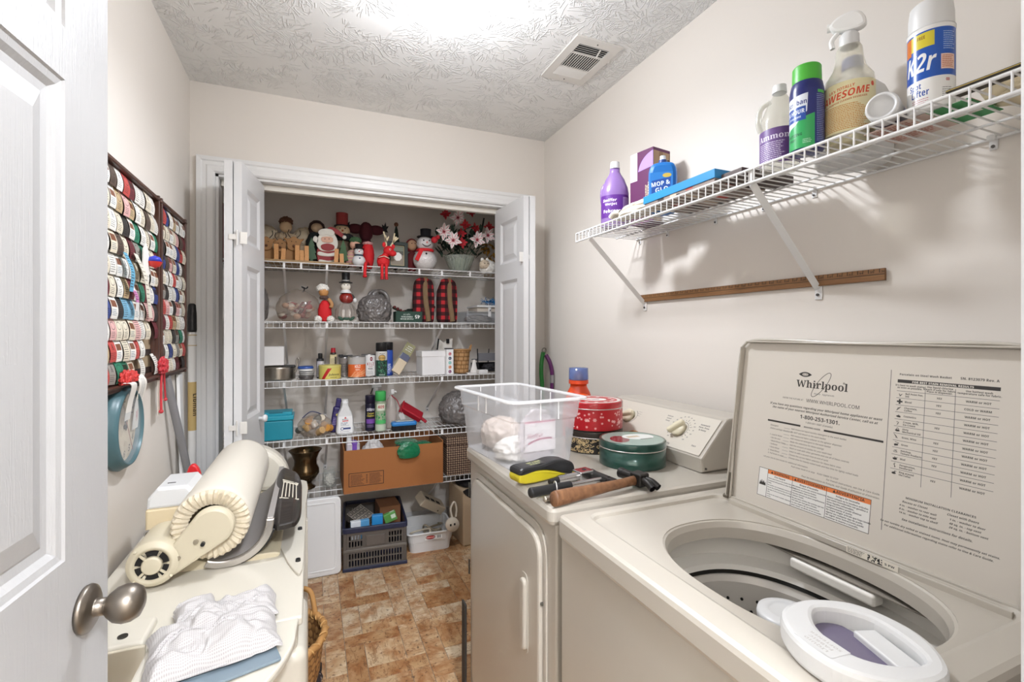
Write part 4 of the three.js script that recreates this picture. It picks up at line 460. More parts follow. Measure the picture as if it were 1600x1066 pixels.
// ---------- poles in the left corner ----------
{
  const t = thing('broom', 'white and tan broom handle with a black grip standing in the left corner', 'broom', [-0.475, 0, -2.44]), gw = M(0xeae8e4, 0.4), r = 0.0155;
  part('handle', mg(cy(r, r, 0.3, -0.005, 0.6, 0), cy(r, r, 0.16, -0.005, 1.083, 0), cy(r - 0.002, r, 0.06, -0.005, 1.243, 0)), gw, t); part('label_band', cy(r + 0.0004, r + 0.0004, 0.21, -0.005, 0.874, 0), TM(128, 256, (c, w, h) => { fill(c, '#c9ad72', 0, 0, w, h); txt(c, 'Libman', 20, 120, 34, '#3a2c1a', 'sans-serif', 'bold', 'center', PI / 2); txt(c, 'Libman', 84, 120, 34, '#3a2c1a', 'sans-serif', 'bold', 'center', PI / 2); }, 0.5), t);
  part('collar', mg(cy(r + 0.002, r + 0.002, 0.004, -0.005, 1.24, 0), cy(r + 0.002, r + 0.002, 0.004, -0.005, 1.285, 0)), M(0xc9b48c, 0.5), t); part('grip', mv(la([[0, 0], [0.0165, 0], [0.018, 0.01], [0.017, 0.08], [0.014, 0.118], [0.008, 0.124], [0, 0.124]], 20), -0.005, 1.3, 0), blackPl, t);
  part('shaft', cy(r, r, 0.56, -0.005, 0.08, 0), gw, t); part('broom_head', bx(0.05, 0.08, 0.1, 0, 0, -0.02, 0.02), M(0x6f7f8a, 0.8), t);
}
solo('grey_pole', 'grey metal pole leaning against the left wall below the farther rack', 'pole', mg(rod([-0.015, 1.135, 0.07], [0.1, 0.01, -0.315], 0.0135, 0.0135, 16)), M(0x8f8e90, 0.4, { metalness: 0.35 }), [-0.479, 0, -2.175]);
solo('white_board', 'narrow white board leaning on the left wall behind the grey pole', 'board', bar([0.012, 0.006, 0], [-0.02, 1.13, 0], 0.05, 0.012, [1, 0, 0]), trimWhite, [-0.48, 0, -2.315]);
// ---------- wire shelves ----------
function wireShelf(name, label, p, turn, L, D, o = {}) {
  const t = thing(name, label, 'wire shelf', p, turn), wr = o.wire || 0.0016, rr0 = o.rail || 0.0028, lip = o.lip ?? 0.034, n = Math.round(L / (o.pitch || 0.0288));
  part('back_rail', rod([0, -rr0, 0.006], [L, -rr0, 0.006], rr0), wireWhite, t); part('front_rail', rod([0, -0.001, D], [L, -0.001, D], rr0), wireWhite, t); part('front_rail', rod([0, -lip, D + 0.001], [L, -lip, D + 0.001], rr0), wireWhite, t);
  for (const k of [0.36, 0.72]) part('cross_rail', rod([0, -2 * wr - rr0 * 0.8, D * k], [L, -2 * wr - rr0 * 0.8, D * k], rr0 * 0.8), wireWhite, t);
  const w = mg(rod([0, -wr, 0.002], [0, -wr, D], wr, wr, 6), o.ties ? [] : rod([0, 0, D + rr0 * 0.6], [0, -lip, D + rr0 * 0.8], wr, wr, 6));
  if (o.single) for (let i = 0; i <= n; i++) part('wire', w, wireWhite, t).position.x = i * L / n;
  else { const all = []; for (let i = 0; i <= n; i++) all.push(w.clone().translate(i * L / n, 0, 0)); part('wires', mg(all), wireWhite, t).userData.kind = 'stuff'; }
  if (o.ties) for (const x of o.ties) part('tie', bx(0.011, lip + 0.002, 0.004, x, -lip - 0.001, D + 0.0015, 0.001), wireWhite, t);
  for (const x of o.braces || []) { const b = part('brace', bar([x, -lip, D - 0.012], [x + (o.splay || 0), -(o.drop || 0.25), 0.006], o.braceW || 0.012, 0.0045, [0, 0.7, 0.7]), wireWhite, t); part('brace_foot', bx(0.02, 0.04, 0.004, x + (o.splay || 0), -(o.drop || 0.25) - 0.03, 0.003, 0.0015), wireWhite, b); part('brace_hook', bx(0.012, lip, 0.004, x, -lip, D - 0.006, 0.001), wireWhite, b); part('screw', rot(cy(0.004, 0.004, 0.003, 0, 0, 0, 10), PI / 2).translate(x + (o.splay || 0), -(o.drop || 0.25) - 0.017, 0.006), screwM, b); }
  for (const x of o.clips || []) { const b = part('wall_clip', mg(bx(0.014, 0.012, 0.014, x, -0.008, 0.008, 0.003), bx(0.014, 0.02, 0.004, x, -0.026, 0.002, 0.002)), wireWhite, t); part('screw', rot(cy(0.0032, 0.0032, 0.002, 0, 0, 0, 10), PI / 2).translate(x, -0.019, 0.0045), screwM, b); }
  return t;
}
const SY = [0, 1.676, 1.356, 1.036, 0.715, 0.412], SD = 0.41, bxs = [0.368, 0.583, 1.233];
const shelfSay = ['', 'top white wire shelf in the closet, holding christmas figures', 'second white wire shelf from the top in the closet, holding bags and plaid stockings', 'middle white wire shelf in the closet, holding cans and white boxes', 'fourth white wire shelf from the top in the closet, holding the teal box', 'lowest white wire shelf in the closet, holding the cardboard box'];
for (let i = 1; i <= 5; i++) wireShelf('closet_shelf', shelfSay[i], [XL + 0.003, SY[i], ZC], 0, 1.786, i === 5 ? 0.375 : SD, { braces: i < 5 ? bxs : [1.22], ties: i === 1 ? [0.15, 0.452, 0.775, 1.094, 1.41] : null });
wireShelf('wall_shelf', 'white wire shelf on the right wall above the dryer, holding cleaning bottles', [XR, 1.697, -1.668], -PI / 2, 1.5, 0.3, { single: true, pitch: 0.0254, wire: 0.0019, rail: 0.0034, braces: [0.085, 0.822], splay: -0.03, braceW: 0.017, drop: 0.278, clips: [0.02, 0.19, 0.43, 0.62, 0.78, 1.155] });
{ // yardstick lying across the brace feet
  const t = thing('yardstick', 'brown wooden yardstick resting across the feet of the shelf brackets', 'ruler', [XR - 0.011, 1.425, -1.17], -PI / 2), m = TM(1024, 48, (c, w, h) => { fill(c, '#8a623c', 0, 0, w, h); const r = rng(17); for (let i = 0; i < 90; i++) { fill(c, r() < 0.5 ? 'rgba(60,36,18,.25)' : 'rgba(190,140,90,.25)', r() * w, r() * h, 60 + 200 * r(), 1.5); } fill(c, '#3f2a18', 0, 22, w, 3); for (let i = 0; i < 37; i++) { fill(c, '#2c1c10', 10 + i * 27.8, 0, 2, 16); fill(c, '#2c1c10', 24 + i * 27.8, 0, 1.5, 8); if (i) txt(c, String(i), 20 + i * 27.8, 12, 11, '#2c1c10'); } }, 0.55);
  part('stick', bx(0.926, 0.03, 0.005, 0, 0, -0.002, 0.001), woodMat([140, 100, 62], [108, 72, 42], 4, 40), t); part('scale', pl(0.924, 0.028, 0, 0.015, 0.0012), m, t);
}
// ---------- closet contents ----------
const red = M(0xb8202a, 0.7), brightRed = M(0xd21d24, 0.75), plushW = M(0xece8e0, 0.95), burg = M(0x4e1620, 0.9), darkG = M(0x1f3328, 0.85), tan = M(0x9a6f42, 0.7), blackC = M(0x18171a, 0.8), pinkSkin = M(0xe3b39a, 0.7), orangeN = M(0xe27a2a, 0.6), silverG = M(0xb9b9bd, 0.3, { metalness: 1 });
const eyes = (x, y, z, d, r = 0.004) => mg(sp(r, x - d, y, z, 1, 1, 1, 8), sp(r, x + d, y, z, 1, 1, 1, 8));
const topHat = (r, h, brim) => la([[0, 0], [brim, 0], [brim, 0.004], [r, 0.006], [r * 1.06, h], [0, h]], 24);
{ // shelf 1 --- angel, wooden figures, snowmen, flowers
  const Y = SY[1];
  { const t = thing('angel_figure', 'fuzzy beige angel figure with a brown hair bun at the back of the top shelf', 'figurine', [-0.14, Y, -3.06]), fz = M(0xb9a284, 1); part('dress', lump(0.095, 0.11, 0.07, 0.22, 5, 3, 0.8, 16), fz, t); part('wing', lump(0.055, 0.07, 0.02, 0.2, 5, 5, 0.9, 10).rotateZ(0.5).translate(-0.06, 0.12, -0.02), M(0xd2c2a6, 1), t); part('wing', lump(0.055, 0.07, 0.02, 0.2, 5, 6, 0.9, 10).rotateZ(-0.5).translate(0.06, 0.12, -0.02), M(0xd2c2a6, 1), t); part('head', sp(0.034, 0, 0.235, 0.01), M(0xd8b892, 0.8), t); part('hair_bun', lump(0.036, 0.03, 0.036, 0.2, 4, 8, 0.5, 10).translate(0, 0.25, 0.0), M(0x6b4632, 0.9), t); }
  { const t = thing('wooden_figure_display', 'wooden plank with picket fence pieces, tan reindeer cutouts and two green trees', 'decoration', [-0.023, Y, -2.87]), raw = woodMat([214, 158, 96], [184, 126, 70], 4, 30), outl = M(0x2d211a, 0.8);
    part('base_board', bx(0.43, 0.016, 0.08, 0, 0, -0.012, 0.002), woodMat([178, 148, 104], [150, 118, 78], 30, 4), t);
    for (const [x, h, a] of [[-0.154, 0.084, 0.02], [-0.122, 0.062, -0.06], [-0.052, 0.084, 0], [-0.028, 0.058, 0.02], [-0.004, 0.084, 0.01], [0.147, 0.078, -0.05], [0.178, 0.052, 0.04]]) part('picket', mv(rot(bx(0.022, h, 0.008, 0, 0, 0, 0.001), 0, 0, a), x, 0.014, 0.022), raw, t);
    const deer = (x, s, y, z) => { const b = curve([[-0.03, 0], [-0.036, 0.03], [-0.02, 0.05], [0.0, 0.046], [0.02, 0.052], [0.036, 0.03], [0.03, 0]].map(([a, c]) => [a * s, c * s])), h = curve([[-0.022, 0.05], [-0.026, 0.075], [-0.038, 0.092], [-0.018, 0.09], [0, 0.1], [0.018, 0.09], [0.038, 0.092], [0.026, 0.075], [0.02, 0.048], [0, 0.04]].map(([a, c]) => [a * s, c * s])); const d = part('reindeer_cutout', mg(mv(ex(b, 0.012, 0.003), x, y, z), mv(ex(h, 0.014, 0.003), x, y, z + 0.008)), tan, t); part('nose', sp(0.0055 * s, x, y + 0.06 * s, z + 0.024), M(0x5e3a22, 0.6), d); part('eyes', eyes(x, y + 0.078 * s, z + 0.023, 0.008 * s, 0.0025), outl, d); part('antlers', mg(tb([[x - 0.012 * s, y + 0.095 * s, z + 0.01], [x - 0.022 * s, y + 0.112 * s, z + 0.01], [x - 0.018 * s, y + 0.128 * s, z + 0.01]], 0.002), tb([[x + 0.012 * s, y + 0.095 * s, z + 0.01], [x + 0.024 * s, y + 0.112 * s, z + 0.01], [x + 0.022 * s, y + 0.128 * s, z + 0.01]], 0.002)), outl, d); };
    deer(-0.205, 1.25, 0.016, -0.03); deer(-0.07, 1.35, 0.016, -0.028); deer(-0.138, 1.2, 0.016, -0.045);
    for (const [x, m] of [[0.02, M(0x47604a, 0.8)], [0.187, M(0x4f6a4c, 0.9)]]) part('tree_cutout', mv(ex(shp([[-0.008, 0], [-0.008, 0.015], [-0.028, 0.018], [-0.018, 0.05], [-0.024, 0.052], [-0.013, 0.088], [-0.017, 0.09], [0, 0.138], [0.017, 0.09], [0.013, 0.088], [0.024, 0.052], [0.018, 0.05], [0.028, 0.018], [0.008, 0.015], [0.008, 0]]), 0.01, 0.002), x, 0.016, -0.02), m, t); }
  { const t = thing('santa_cutout', 'painted wooden santa cutout with white beard and drooping red hat', 'decoration', [0.087, Y + 0.021, -2.95]), L = (p, z, d, m, n) => part(n, mv(ex(curve(p), d, 0.003), 0, 0, z), m, t), dr = M(0x9c3b3c, 0.7), w = M(0xe9e4d8, 0.7);
    L([[-0.045, 0.0], [-0.06, 0.05], [-0.05, 0.09], [0, 0.1], [0.05, 0.09], [0.06, 0.05], [0.05, 0]], 0, 0.014, dr, 'coat'); L([[-0.056, 0.05], [-0.05, 0.066], [0, 0.056], [0.052, 0.062], [0.054, 0.046], [0, 0.038]], 0.012, 0.006, w, 'fur_band'); L([[-0.05, 0.0], [-0.05, 0.02], [0, 0.014], [0.05, 0.02], [0.05, 0]], 0.012, 0.006, w, 'fur_hem');
    L([[-0.058, 0.11], [-0.04, 0.075], [0, 0.068], [0.045, 0.078], [0.058, 0.12], [0.04, 0.165], [-0.03, 0.17]], 0.01, 0.008, w, 'beard'); L([[-0.028, 0.125], [-0.03, 0.145], [0, 0.152], [0.032, 0.145], [0.03, 0.122], [0, 0.116]], 0.017, 0.004, pinkSkin, 'face'); L([[-0.03, 0.08], [-0.035, 0.1], [0, 0.112], [0.036, 0.1], [0.034, 0.08], [0, 0.07]], 0.017, 0.005, dr, 'scarf'); L([[-0.034, 0.158], [-0.045, 0.178], [-0.02, 0.196], [0.03, 0.192], [0.044, 0.172], [0.03, 0.155], [0, 0.162]], 0.016, 0.007, w, 'hat_band'); L([[0.0, 0.19], [0.02, 0.21], [0.06, 0.196], [0.098, 0.155], [0.086, 0.148], [0.05, 0.17]], 0.008, 0.008, dr, 'hat'); part('pompom', sp(0.012, 0.096, 0.15, 0.014), w, t); part('eyes', eyes(0, 0.138, 0.0225, 0.011, 0.0028), blackC, t); L([[-0.075, 0.13], [-0.07, 0.15], [-0.058, 0.155], [-0.045, 0.135], [-0.05, 0.115]], 0.008, 0.01, w, 'mitten'); t.rotation.z = 0.06; }
  { const t = thing('hooded_doll', 'dark cloaked doll with a pale face and brown hood behind the wooden santa', 'doll', [0.026, Y, -3.02]); part('cloak', lump(0.062, 0.125, 0.05, 0.12, 4, 6, 0.8, 12), M(0x1c211f, 0.95), t); part('face', sp(0.032, 0, 0.232, 0.022, 1, 0.85, 0.8), M(0xb59b7d, 0.8), t); part('hood', la([[0.04, 0.2], [0.047, 0.23], [0.04, 0.262], [0.02, 0.28], [0, 0.284]], 24).scale(1, 1, 0.8).translate(0, 0, -0.012), M(0x3a2620, 0.9), t); }
  { const t = thing('top_hat_snowman', 'weathered snowman figure with a tall brick red hat behind the santa', 'figurine', [0.165, Y, -3.01]); part('body', lump(0.06, 0.1, 0.05, 0.06, 3, 2, 0.9, 10), M(0x6d5c4a, 0.9), t); part('head', sp(0.045, 0, 0.222, 0.006), M(0xc0a684, 0.85), t); part('scarf', lump(0.055, 0.03, 0.045, 0.2, 4, 4, 0.6, 10).translate(0.012, 0.165, 0.012), blackC, t); part('hat_brim', cy(0.045, 0.045, 0.006, 0, 0.252, 0), blackC, t); part('hat', cy(0.034, 0.033, 0.074, 0, 0.258, 0), M(0x8c2f2c, 0.8), t); part('nose', mv(rot(cy(0.0005, 0.007, 0.03, 0, 0, 0, 10), PI / 2), 0, 0.22, 0.045), orangeN, t); part('eyes', eyes(0, 0.234, 0.046, 0.014), blackC, t); part('mouth', tb([[-0.018, 0.208, 0.046], [0, 0.2, 0.05], [0.018, 0.208, 0.046]], 0.0018), blackC, t); }
  { const t = thing('moose_plush', 'dark burgundy moose with wide ears and black antlers at the back of the top shelf', 'plush toy', [0.309, Y, -3.09]); part('body', lump(0.05, 0.11, 0.05, 0.08, 3, 3, 0.9, 10), burg, t); part('head', lump(0.042, 0.062, 0.045, 0.05, 2, 4, 0.9, 10).translate(0, 0.19, 0.015), burg, t); for (const s of [-1, 1]) { part('ear', sp(0.05, s * 0.062, 0.262, 0.01, 1, 0.62, 0.4).rotateZ(0), burg, t); part('antler', mv(ex(shp([[0, 0], [s * 0.03, 0.012], [s * 0.028, 0.03], [s * 0.04, 0.02], [s * 0.05, 0.045], [s * 0.055, 0.018], [s * 0.07, 0.022], [s * 0.058, -0.002], [s * 0.066, -0.02], [s * 0.045, -0.016], [s * 0.03, -0.028], [s * 0.01, -0.02]]), 0.01, 0.003), s * 0.068, 0.272, 0.01), blackC, t); } part('eyes', eyes(0, 0.265, 0.052, 0.015, 0.003), blackC, t); }
  { const t = thing('knit_doll', 'pastel pink and cream knitted doll with a green cap behind the small snowman', 'doll', [0.222, Y, -2.93]), kn = TM(64, 64, (c) => { fill(c, '#c98f8c', 0, 0, 64, 64); for (let i = 0; i < 8; i++) { fill(c, i % 2 ? '#d8cf9a' : '#d6a7a2', 0, i * 8, 64, 4); } }, 0.95, {}, { rep: [3, 2] }); part('body', clean(sp(0.046, 0, 0.055, 0, 1, 1.15, 0.75)), kn, t); part('head', sp(0.03, 0.01, 0.135, 0.01), pinkSkin, t); part('cap', lump(0.034, 0.024, 0.034, 0.15, 4, 3, 0.5, 8).translate(0.012, 0.145, 0.006), M(0x41603f, 0.9), t); }
  { const t = thing('red_elf_doll', 'red felt doll sitting behind the small snowman with one leg over the shelf edge', 'doll', [0.305, Y, -2.93]); part('body', lump(0.036, 0.085, 0.035, 0.06, 3, 2, 0.9, 10), brightRed, t); part('leg', tb([[0, 0.022, 0.03], [-0.018, 0.021, 0.1], [-0.026, 0.01, 0.124], [-0.03, -0.035, 0.129], [-0.03, -0.058, 0.13]], 0.009, 20), brightRed, t); part('foot', sp(0.011, -0.03, -0.06, 0.13, 1.1, 0.8, 1.4), brightRed, t); part('collar', lump(0.03, 0.012, 0.03, 0.2, 5, 4, 0.6, 8).translate(0, 0.14, 0), M(0xd8a3a0, 0.9), t); }
  { const t = thing('small_snowman', 'small smooth white snowman with a black top hat at the front of the top shelf', 'figurine', [0.248, Y, -2.865]); part('body', sp(0.037, 0, 0.034, 0, 1, 0.95, 0.9), whitePl, t); part('head', sp(0.026, 0, 0.085, 0), whitePl, t); part('hat', mv(topHat(0.02, 0.03, 0.029), 0, 0.1, 0), blackPl, t); part('scarf', mv(rot(clean(new THREE.TorusGeometry(0.021, 0.005, 8, 24)), PI / 2), 0, 0.064, 0), M(0x3e4a58, 0.7), t); part('nose', sp(0.004, 0, 0.085, 0.026), M(0xd2685f, 0.6), t); part('eyes', eyes(0, 0.092, 0.024, 0.009, 0.0025), blackC, t); part('button', sp(0.0045, 0.002, 0.045, 0.033, 1, 1, 1, 10), M(0x2f3d66, 0.5), t); }
  { const t = thing('red_reindeer', 'bright red felt reindeer with cream antlers dangling its legs over the top shelf', 'plush toy', [0.382, Y, -2.845]); part('body', lump(0.036, 0.042, 0.03, 0.06, 3, 2, 0.8, 10), brightRed, t); part('head', mg(sp(0.029, 0.03, 0.098, 0.008, 1.05, 1, 0.9), sp(0.019, 0.05, 0.082, 0.022, 1.2, 0.9, 1)), brightRed, t); part('neck', rod([0.0, 0.05, 0], [0.02, 0.085, 0.004], 0.018, 0.018, 12), brightRed, t); for (const [a, b] of [[[0.018, 0.12, 0], [0.012, 0.19, 0]], [[0.04, 0.122, 0], [0.075, 0.185, 0]]]) { const d = [b[0] - a[0], b[1] - a[1]]; part('antler', mg(bar(a, b, 0.01, 0.004, [0, 0, 1]), bar([a[0] + d[0] * 0.4, a[1] + d[1] * 0.4, 0], [a[0] + d[0] * 0.8 + 0.018, a[1] + d[1] * 0.9, 0], 0.008, 0.004, [0, 0, 1]), bar([a[0] + d[0] * 0.5, a[1] + d[1] * 0.5, 0], [b[0] - 0.01, b[1] + 0.02, 0], 0.008, 0.004, [0, 0, 1])), M(0xe3d2ae, 0.8), t); }
    part('ear', lump(0.01, 0.016, 0.004, 0.05, 2, 2, 0.9, 6).translate(0.004, 0.118, 0.006), brightRed, t); part('ear', lump(0.01, 0.014, 0.004, 0.05, 2, 3, 0.9, 6).translate(0.056, 0.112, 0.006), brightRed, t); part('eye', mg(sp(0.006, 0.034, 0.102, 0.032, 1, 1, 0.5, 10)), M(0xe8d9c0, 0.5), t); part('pupil', sp(0.003, 0.035, 0.102, 0.0355, 1, 1, 0.5, 8), blackC, t); part('bow', mg(bar([-0.03, 0.052, 0.03], [0, 0.062, 0.03], 0.014, 0.004), bar([0, 0.062, 0.03], [0.03, 0.05, 0.03], 0.014, 0.004)), M(0xe6c9b4, 0.6), t);
    for (const x of [-0.012, 0.012]) { part('leg', tb([[x, 0.015, 0.02], [x, 0.012, 0.036], [x, -0.01, 0.041], [x, -0.06, 0.042]], 0.0085, 18), brightRed, t); part('hoof', cy(0.0095, 0.0105, 0.016, x, -0.074, 0.042, 14), M(0xa8151c, 0.7), t); } }
  { const t = thing('picture_frame', 'dark green picture frame with a white flower picture on the top shelf', 'picture frame', [0.469, Y, -2.885]), g = new THREE.Group(); const s = rr(0.124, 0.162, 0.006, 0, 0.081); s.holes.push(rr(0.084, 0.122, 0.004, 0, 0.081)); part('frame', ex(s, 0.016, 0.002), M(0x232f2a, 0.4), t); part('picture', pl(0.09, 0.128, 0, 0.081, 0.005), TM(96, 128, (c, w, h) => { fill(c, '#57564c', 0, 0, w, h); fill(c, '#8f8474', 6, 60, 84, 62); c.fillStyle = '#eceae4'; c.beginPath(); for (let i = 0; i < 9; i++) c.lineTo(50 + 28 * Math.cos(i * 0.785 + 0.3), 70 + 27 * Math.sin(i * 0.785 + 0.3)); c.fill(); c.strokeStyle = '#c9b98a'; c.lineWidth = 3; c.strokeRect(6, 6, 84, 116); fill(c, '#77806f', 10, 12, 76, 24); }, 0.4), t); part('stand', bar([0, 0.11, 0], [0, 0.003, -0.05], 0.03, 0.003), blackC, t); t.rotation.x = -0.06; t.rotation.y = 0.1; }
  { const t = thing('tree_figure', 'dark green bottle-brush tree with a brown top behind the picture frame', 'decoration', [0.491, Y, -3.06]); const p = []; for (let i = 0; i < 14; i++) { const y = 0.05 + i * 0.017, r = 0.045 * (1 - i / 17); p.push(la([[0.004, y], [r, y - 0.012], [r * 0.9, y], [0.004, y + 0.022]], 18)); } part('branches', mg(p), M(0x26352b, 0.95), t); part('trunk', cy(0.007, 0.008, 0.06, 0, 0, 0, 12), M(0x4f3826, 0.8), t); part('topper', sp(0.014, 0, 0.305, 0, 1, 1, 1, 10), M(0x6d4630, 0.8), t); }
  { const t = thing('glitter_snowman', 'large glittery white snowman with black hat and red scarf beside the flowers', 'figurine', [0.64, Y, -2.905]), gl = new THREE.MeshPhysicalMaterial({ color: 0xe7e2df, roughness: 0.4, metalness: 0.25, bumpScale: 0.002, bumpMap: T(128, 128, (c) => { const r = rng(3); for (let i = 0; i < 900; i++) { const g = Math.floor(r() * 255); fill(c, `rgb(${g},${g},${g})`, r() * 128, r() * 128, 4, 4); } }, { data: true, rep: [4, 3] }) }); part('body', sp(0.07, 0, 0.066, 0, 1.02, 0.95, 0.9, 32), gl, t); part('head', sp(0.051, 0.0, 0.165, 0.004, 1.02, 0.92, 0.9, 28), gl, t); part('hat', mg(mv(topHat(0.031, 0.05, 0.055), 0.005, 0.206, 0)), blackC, t); part('scarf', mg(mv(rot(clean(new THREE.TorusGeometry(0.045, 0.009, 10, 32)), PI / 2), 0, 0.124, 0.004), bar([-0.03, 0.125, 0.048], [-0.062, 0.055, 0.052], 0.024, 0.007, [0, 0, 1])), brightRed, t); part('eyes', eyes(0, 0.18, 0.045, 0.017, 0.005), blackC, t); part('mouth', tb([[-0.026, 0.158, 0.044], [-0.012, 0.147, 0.049], [0.006, 0.145, 0.05], [0.026, 0.158, 0.044]], 0.0022, 16), blackC, t); part('nose', sp(0.006, 0.002, 0.168, 0.05), M(0xe58a86, 0.5), t); for (const y of [0.098, 0.066]) part('button', sp(0.006, -0.012 + (y < 0.09 ? 0.004 : 0.008), y, 0.058, 1, 1, 0.5, 12), blackC, t); }
  { const t = thing('hooded_gingerbread', 'round tan doll face in a dark red hood behind the glitter snowman', 'doll', [0.578, Y, -3.0]); part('body', lump(0.036, 0.07, 0.03, 0.06, 3, 2, 0.9, 8), M(0x6a1f22, 0.9), t); part('face', sp(0.03, 0, 0.168, 0.012, 1, 1.1, 0.7), M(0xc49a78, 0.8), t); part('hood', lump(0.038, 0.046, 0.03, 0.05, 3, 4, 0.8, 8).translate(0, 0.13, -0.008), M(0x7c2428, 0.9), t); part('eyes', eyes(0.004, 0.176, 0.033, 0.01, 0.003), blackC, t); }
  { const t = thing('flower_arrangement', 'white and red poinsettia arrangement in a ribbed glass bowl on the top shelf', 'flowers', [0.866, Y, -2.93]), pts = [[0, 0.002], [0.048, 0.002], [0.055, 0.01], [0.075, 0.05], [0.098, 0.105], [0.094, 0.105], [0.07, 0.05], [0.05, 0.014], [0, 0.012]], g = la(pts, 48), p = g.attributes.position; for (let i = 0; i < p.count; i++) { const a = Math.atan2(p.getX(i), p.getZ(i)), k = 1 + 0.035 * (Math.round(a * 48 / (2 * PI)) % 2); p.setX(i, p.getX(i) * k); p.setZ(i, p.getZ(i) * k); } g.computeVertexNormals();
    part('bowl', g, M(0xdde3da, 0.08, { transmission: 0.75, thickness: 0 }), t); part('filler', mv(la([[0, 0], [0.03, 0], [0.04, 0.03], [0.045, 0.07], [0, 0.09]], 20), 0, 0.014, 0), M(0xa9b29a, 0.9), t);
    const leaf = (l, w) => { const s = new THREE.Shape(); s.moveTo(0, 0); s.quadraticCurveTo(w, l * 0.45, 0, l); s.quadraticCurveTo(-w, l * 0.45, 0, 0); const q = new THREE.ShapeGeometry(s, 6), a = q.attributes.position; for (let i = 0; i < a.count; i++) a.setZ(i, 0.25 * Math.abs(a.getX(i)) + 0.9 * a.getY(i) * a.getY(i)); q.computeVertexNormals(); return clean(q); };
    const lg = []; const r = rng(77); for (let i = 0; i < 130; i++) { const q = leaf(0.05 + 0.03 * r(), 0.022); q.rotateX(-0.4 - 1.2 * r()); q.rotateY(r() * 7); q.translate((r() - 0.5) * 0.27, 0.1 + 0.2 * r() * (1 - 0.3 * r()), (r() - 0.5) * 0.13); lg.push(q); } part('foliage', mg(lg), M(0x24382a, 0.7), t).userData.kind = 'stuff';
    part('stems', mg([-0.12, -0.06, 0, 0.05, 0.11, 0.16].map((x) => tb([[x * 0.2, 0.08, 0], [x * 0.6, 0.16, 0.0], [x, 0.24, 0.01]], 0.003, 10, 5))), M(0x2e4a30, 0.8), t).userData.kind = 'stuff';
    const petalM = TM(64, 128, (c, w, h) => { fill(c, '#eee6e2', 0, 0, w, h); c.strokeStyle = 'rgba(196,86,96,.55)'; c.lineWidth = 5; c.beginPath(); c.moveTo(32, 128); c.lineTo(32, 20); c.stroke(); c.fillStyle = 'rgba(200,90,100,.35)'; c.fillRect(0, 92, w, 36); }, 0.8), redP = M(0xb3232c, 0.8);
    const flower = (x, y, z, s, m, n, name) => { const f = new THREE.Group(); f.name = name; t.add(f); f.position.set(x, y, z); f.rotation.set(0.5 * (r() - 0.3), 0.6 * (r() - 0.5), 0); for (let k = 0; k < n; k++) { const q = leaf(s * (k % 2 ? 0.8 : 1), s * 0.42), u = q.attributes.uv, a = q.attributes.position; for (let i = 0; i < u.count; i++) u.setXY(i, 0.5 + a.getX(i) / s, a.getY(i) / s); q.rotateX(0.25 + (k % 2) * 0.25); q.rotateZ(k / n * 2 * PI + r() * 0.3); part('petal', q, m, f); } part('flower_centre', sp(s * 0.13, 0, 0, 0.008, 1, 1, 1, 8), M(0x8a2530, 0.8), f); };
    for (const [x, y, z] of [[-0.123, 0.24, 0.08], [-0.019, 0.347, 0.03], [-0.068, 0.186, 0.1], [0.088, 0.203, 0.09], [0.166, 0.241, 0.07]]) flower(x, y, z, 0.058, petalM, 9, 'poinsettia');
    for (const [x, y, z] of [[-0.092, 0.367, 0], [0.09, 0.405, -0.02], [0.025, 0.302, 0.05], [0.085, 0.281, 0.06], [-0.004, 0.243, 0.05], [-0.007, 0.178, 0.08], [0.202, 0.312, 0]]) flower(x, y, z, 0.04, redP, 8, 'red_flower');
    part('red_bird', mg(sp(0.02, -0.182, 0.183, 0.09, 1, 1, 1), sp(0.013, -0.162, 0.2, 0.094)), red, t); part('twig', tb([[0.12, 0.2, -0.02], [0.16, 0.3, -0.02], [0.17, 0.37, -0.01]], 0.006, 12, 6), M(0x22241f, 0.9), t); }
  { const t = thing('white_plush_toy', 'white and tan plush animal lying at the right end of the top shelf', 'plush toy', [1.05, Y, -2.9]); part('body', lump(0.055, 0.05, 0.045, 0.12, 4, 3, 0.8, 12), plushW, t); part('head', lump(0.034, 0.032, 0.032, 0.12, 4, 6, 0.8, 10).translate(-0.03, 0.03, 0.02), M(0xd6c4ac, 0.95), t); part('ear', sp(0.012, -0.045, 0.085, 0.02, 1, 1.3, 0.5), plushW, t); part('ear', sp(0.012, -0.012, 0.085, 0.02, 1, 1.3, 0.5), plushW, t); part('eyes', eyes(-0.03, 0.06, 0.053, 0.011, 0.003), blackC, t); }
  { const t = thing('gold_ornament', 'gold leafy ornament behind the white plush toy', 'ornament', [1.105, Y, -3.03]); const r = rng(5), p = []; for (let i = 0; i < 40; i++) p.push(mv(rot(sp(0.022, 0, 0, 0, 1, 0.5, 0.15, 8), r() * 3, r() * 3, r() * 3), (r() - 0.5) * 0.08, 0.06 + r() * 0.16, (r() - 0.5) * 0.06)); part('gold_leaves', mg(p), M(0xb1883c, 0.35, { metalness: 0.8 }), t).userData.kind = 'stuff'; part('foot', cy(0.03, 0.035, 0.07, 0, 0, 0), M(0x9a7430, 0.4, { metalness: 0.7 }), t); }
  solo('folded_cloth', 'dark mauve cloth bundle against the left end of the top shelf', 'cloth', lump(0.045, 0.16, 0.06, 0.12, 3, 9, 0.8, 12, 0.5), M(0x6b4a42, 0.95), [-0.345, Y, -3.13]);
  solo('red_gift_bag', 'dark red bag behind the left folding door on the top shelf', 'bag', lump(0.06, 0.17, 0.1, 0.1, 3, 12, 0.9, 10, 0.4), M(0x6e1f1c, 0.6), [-0.435, Y, -3.0]);
}
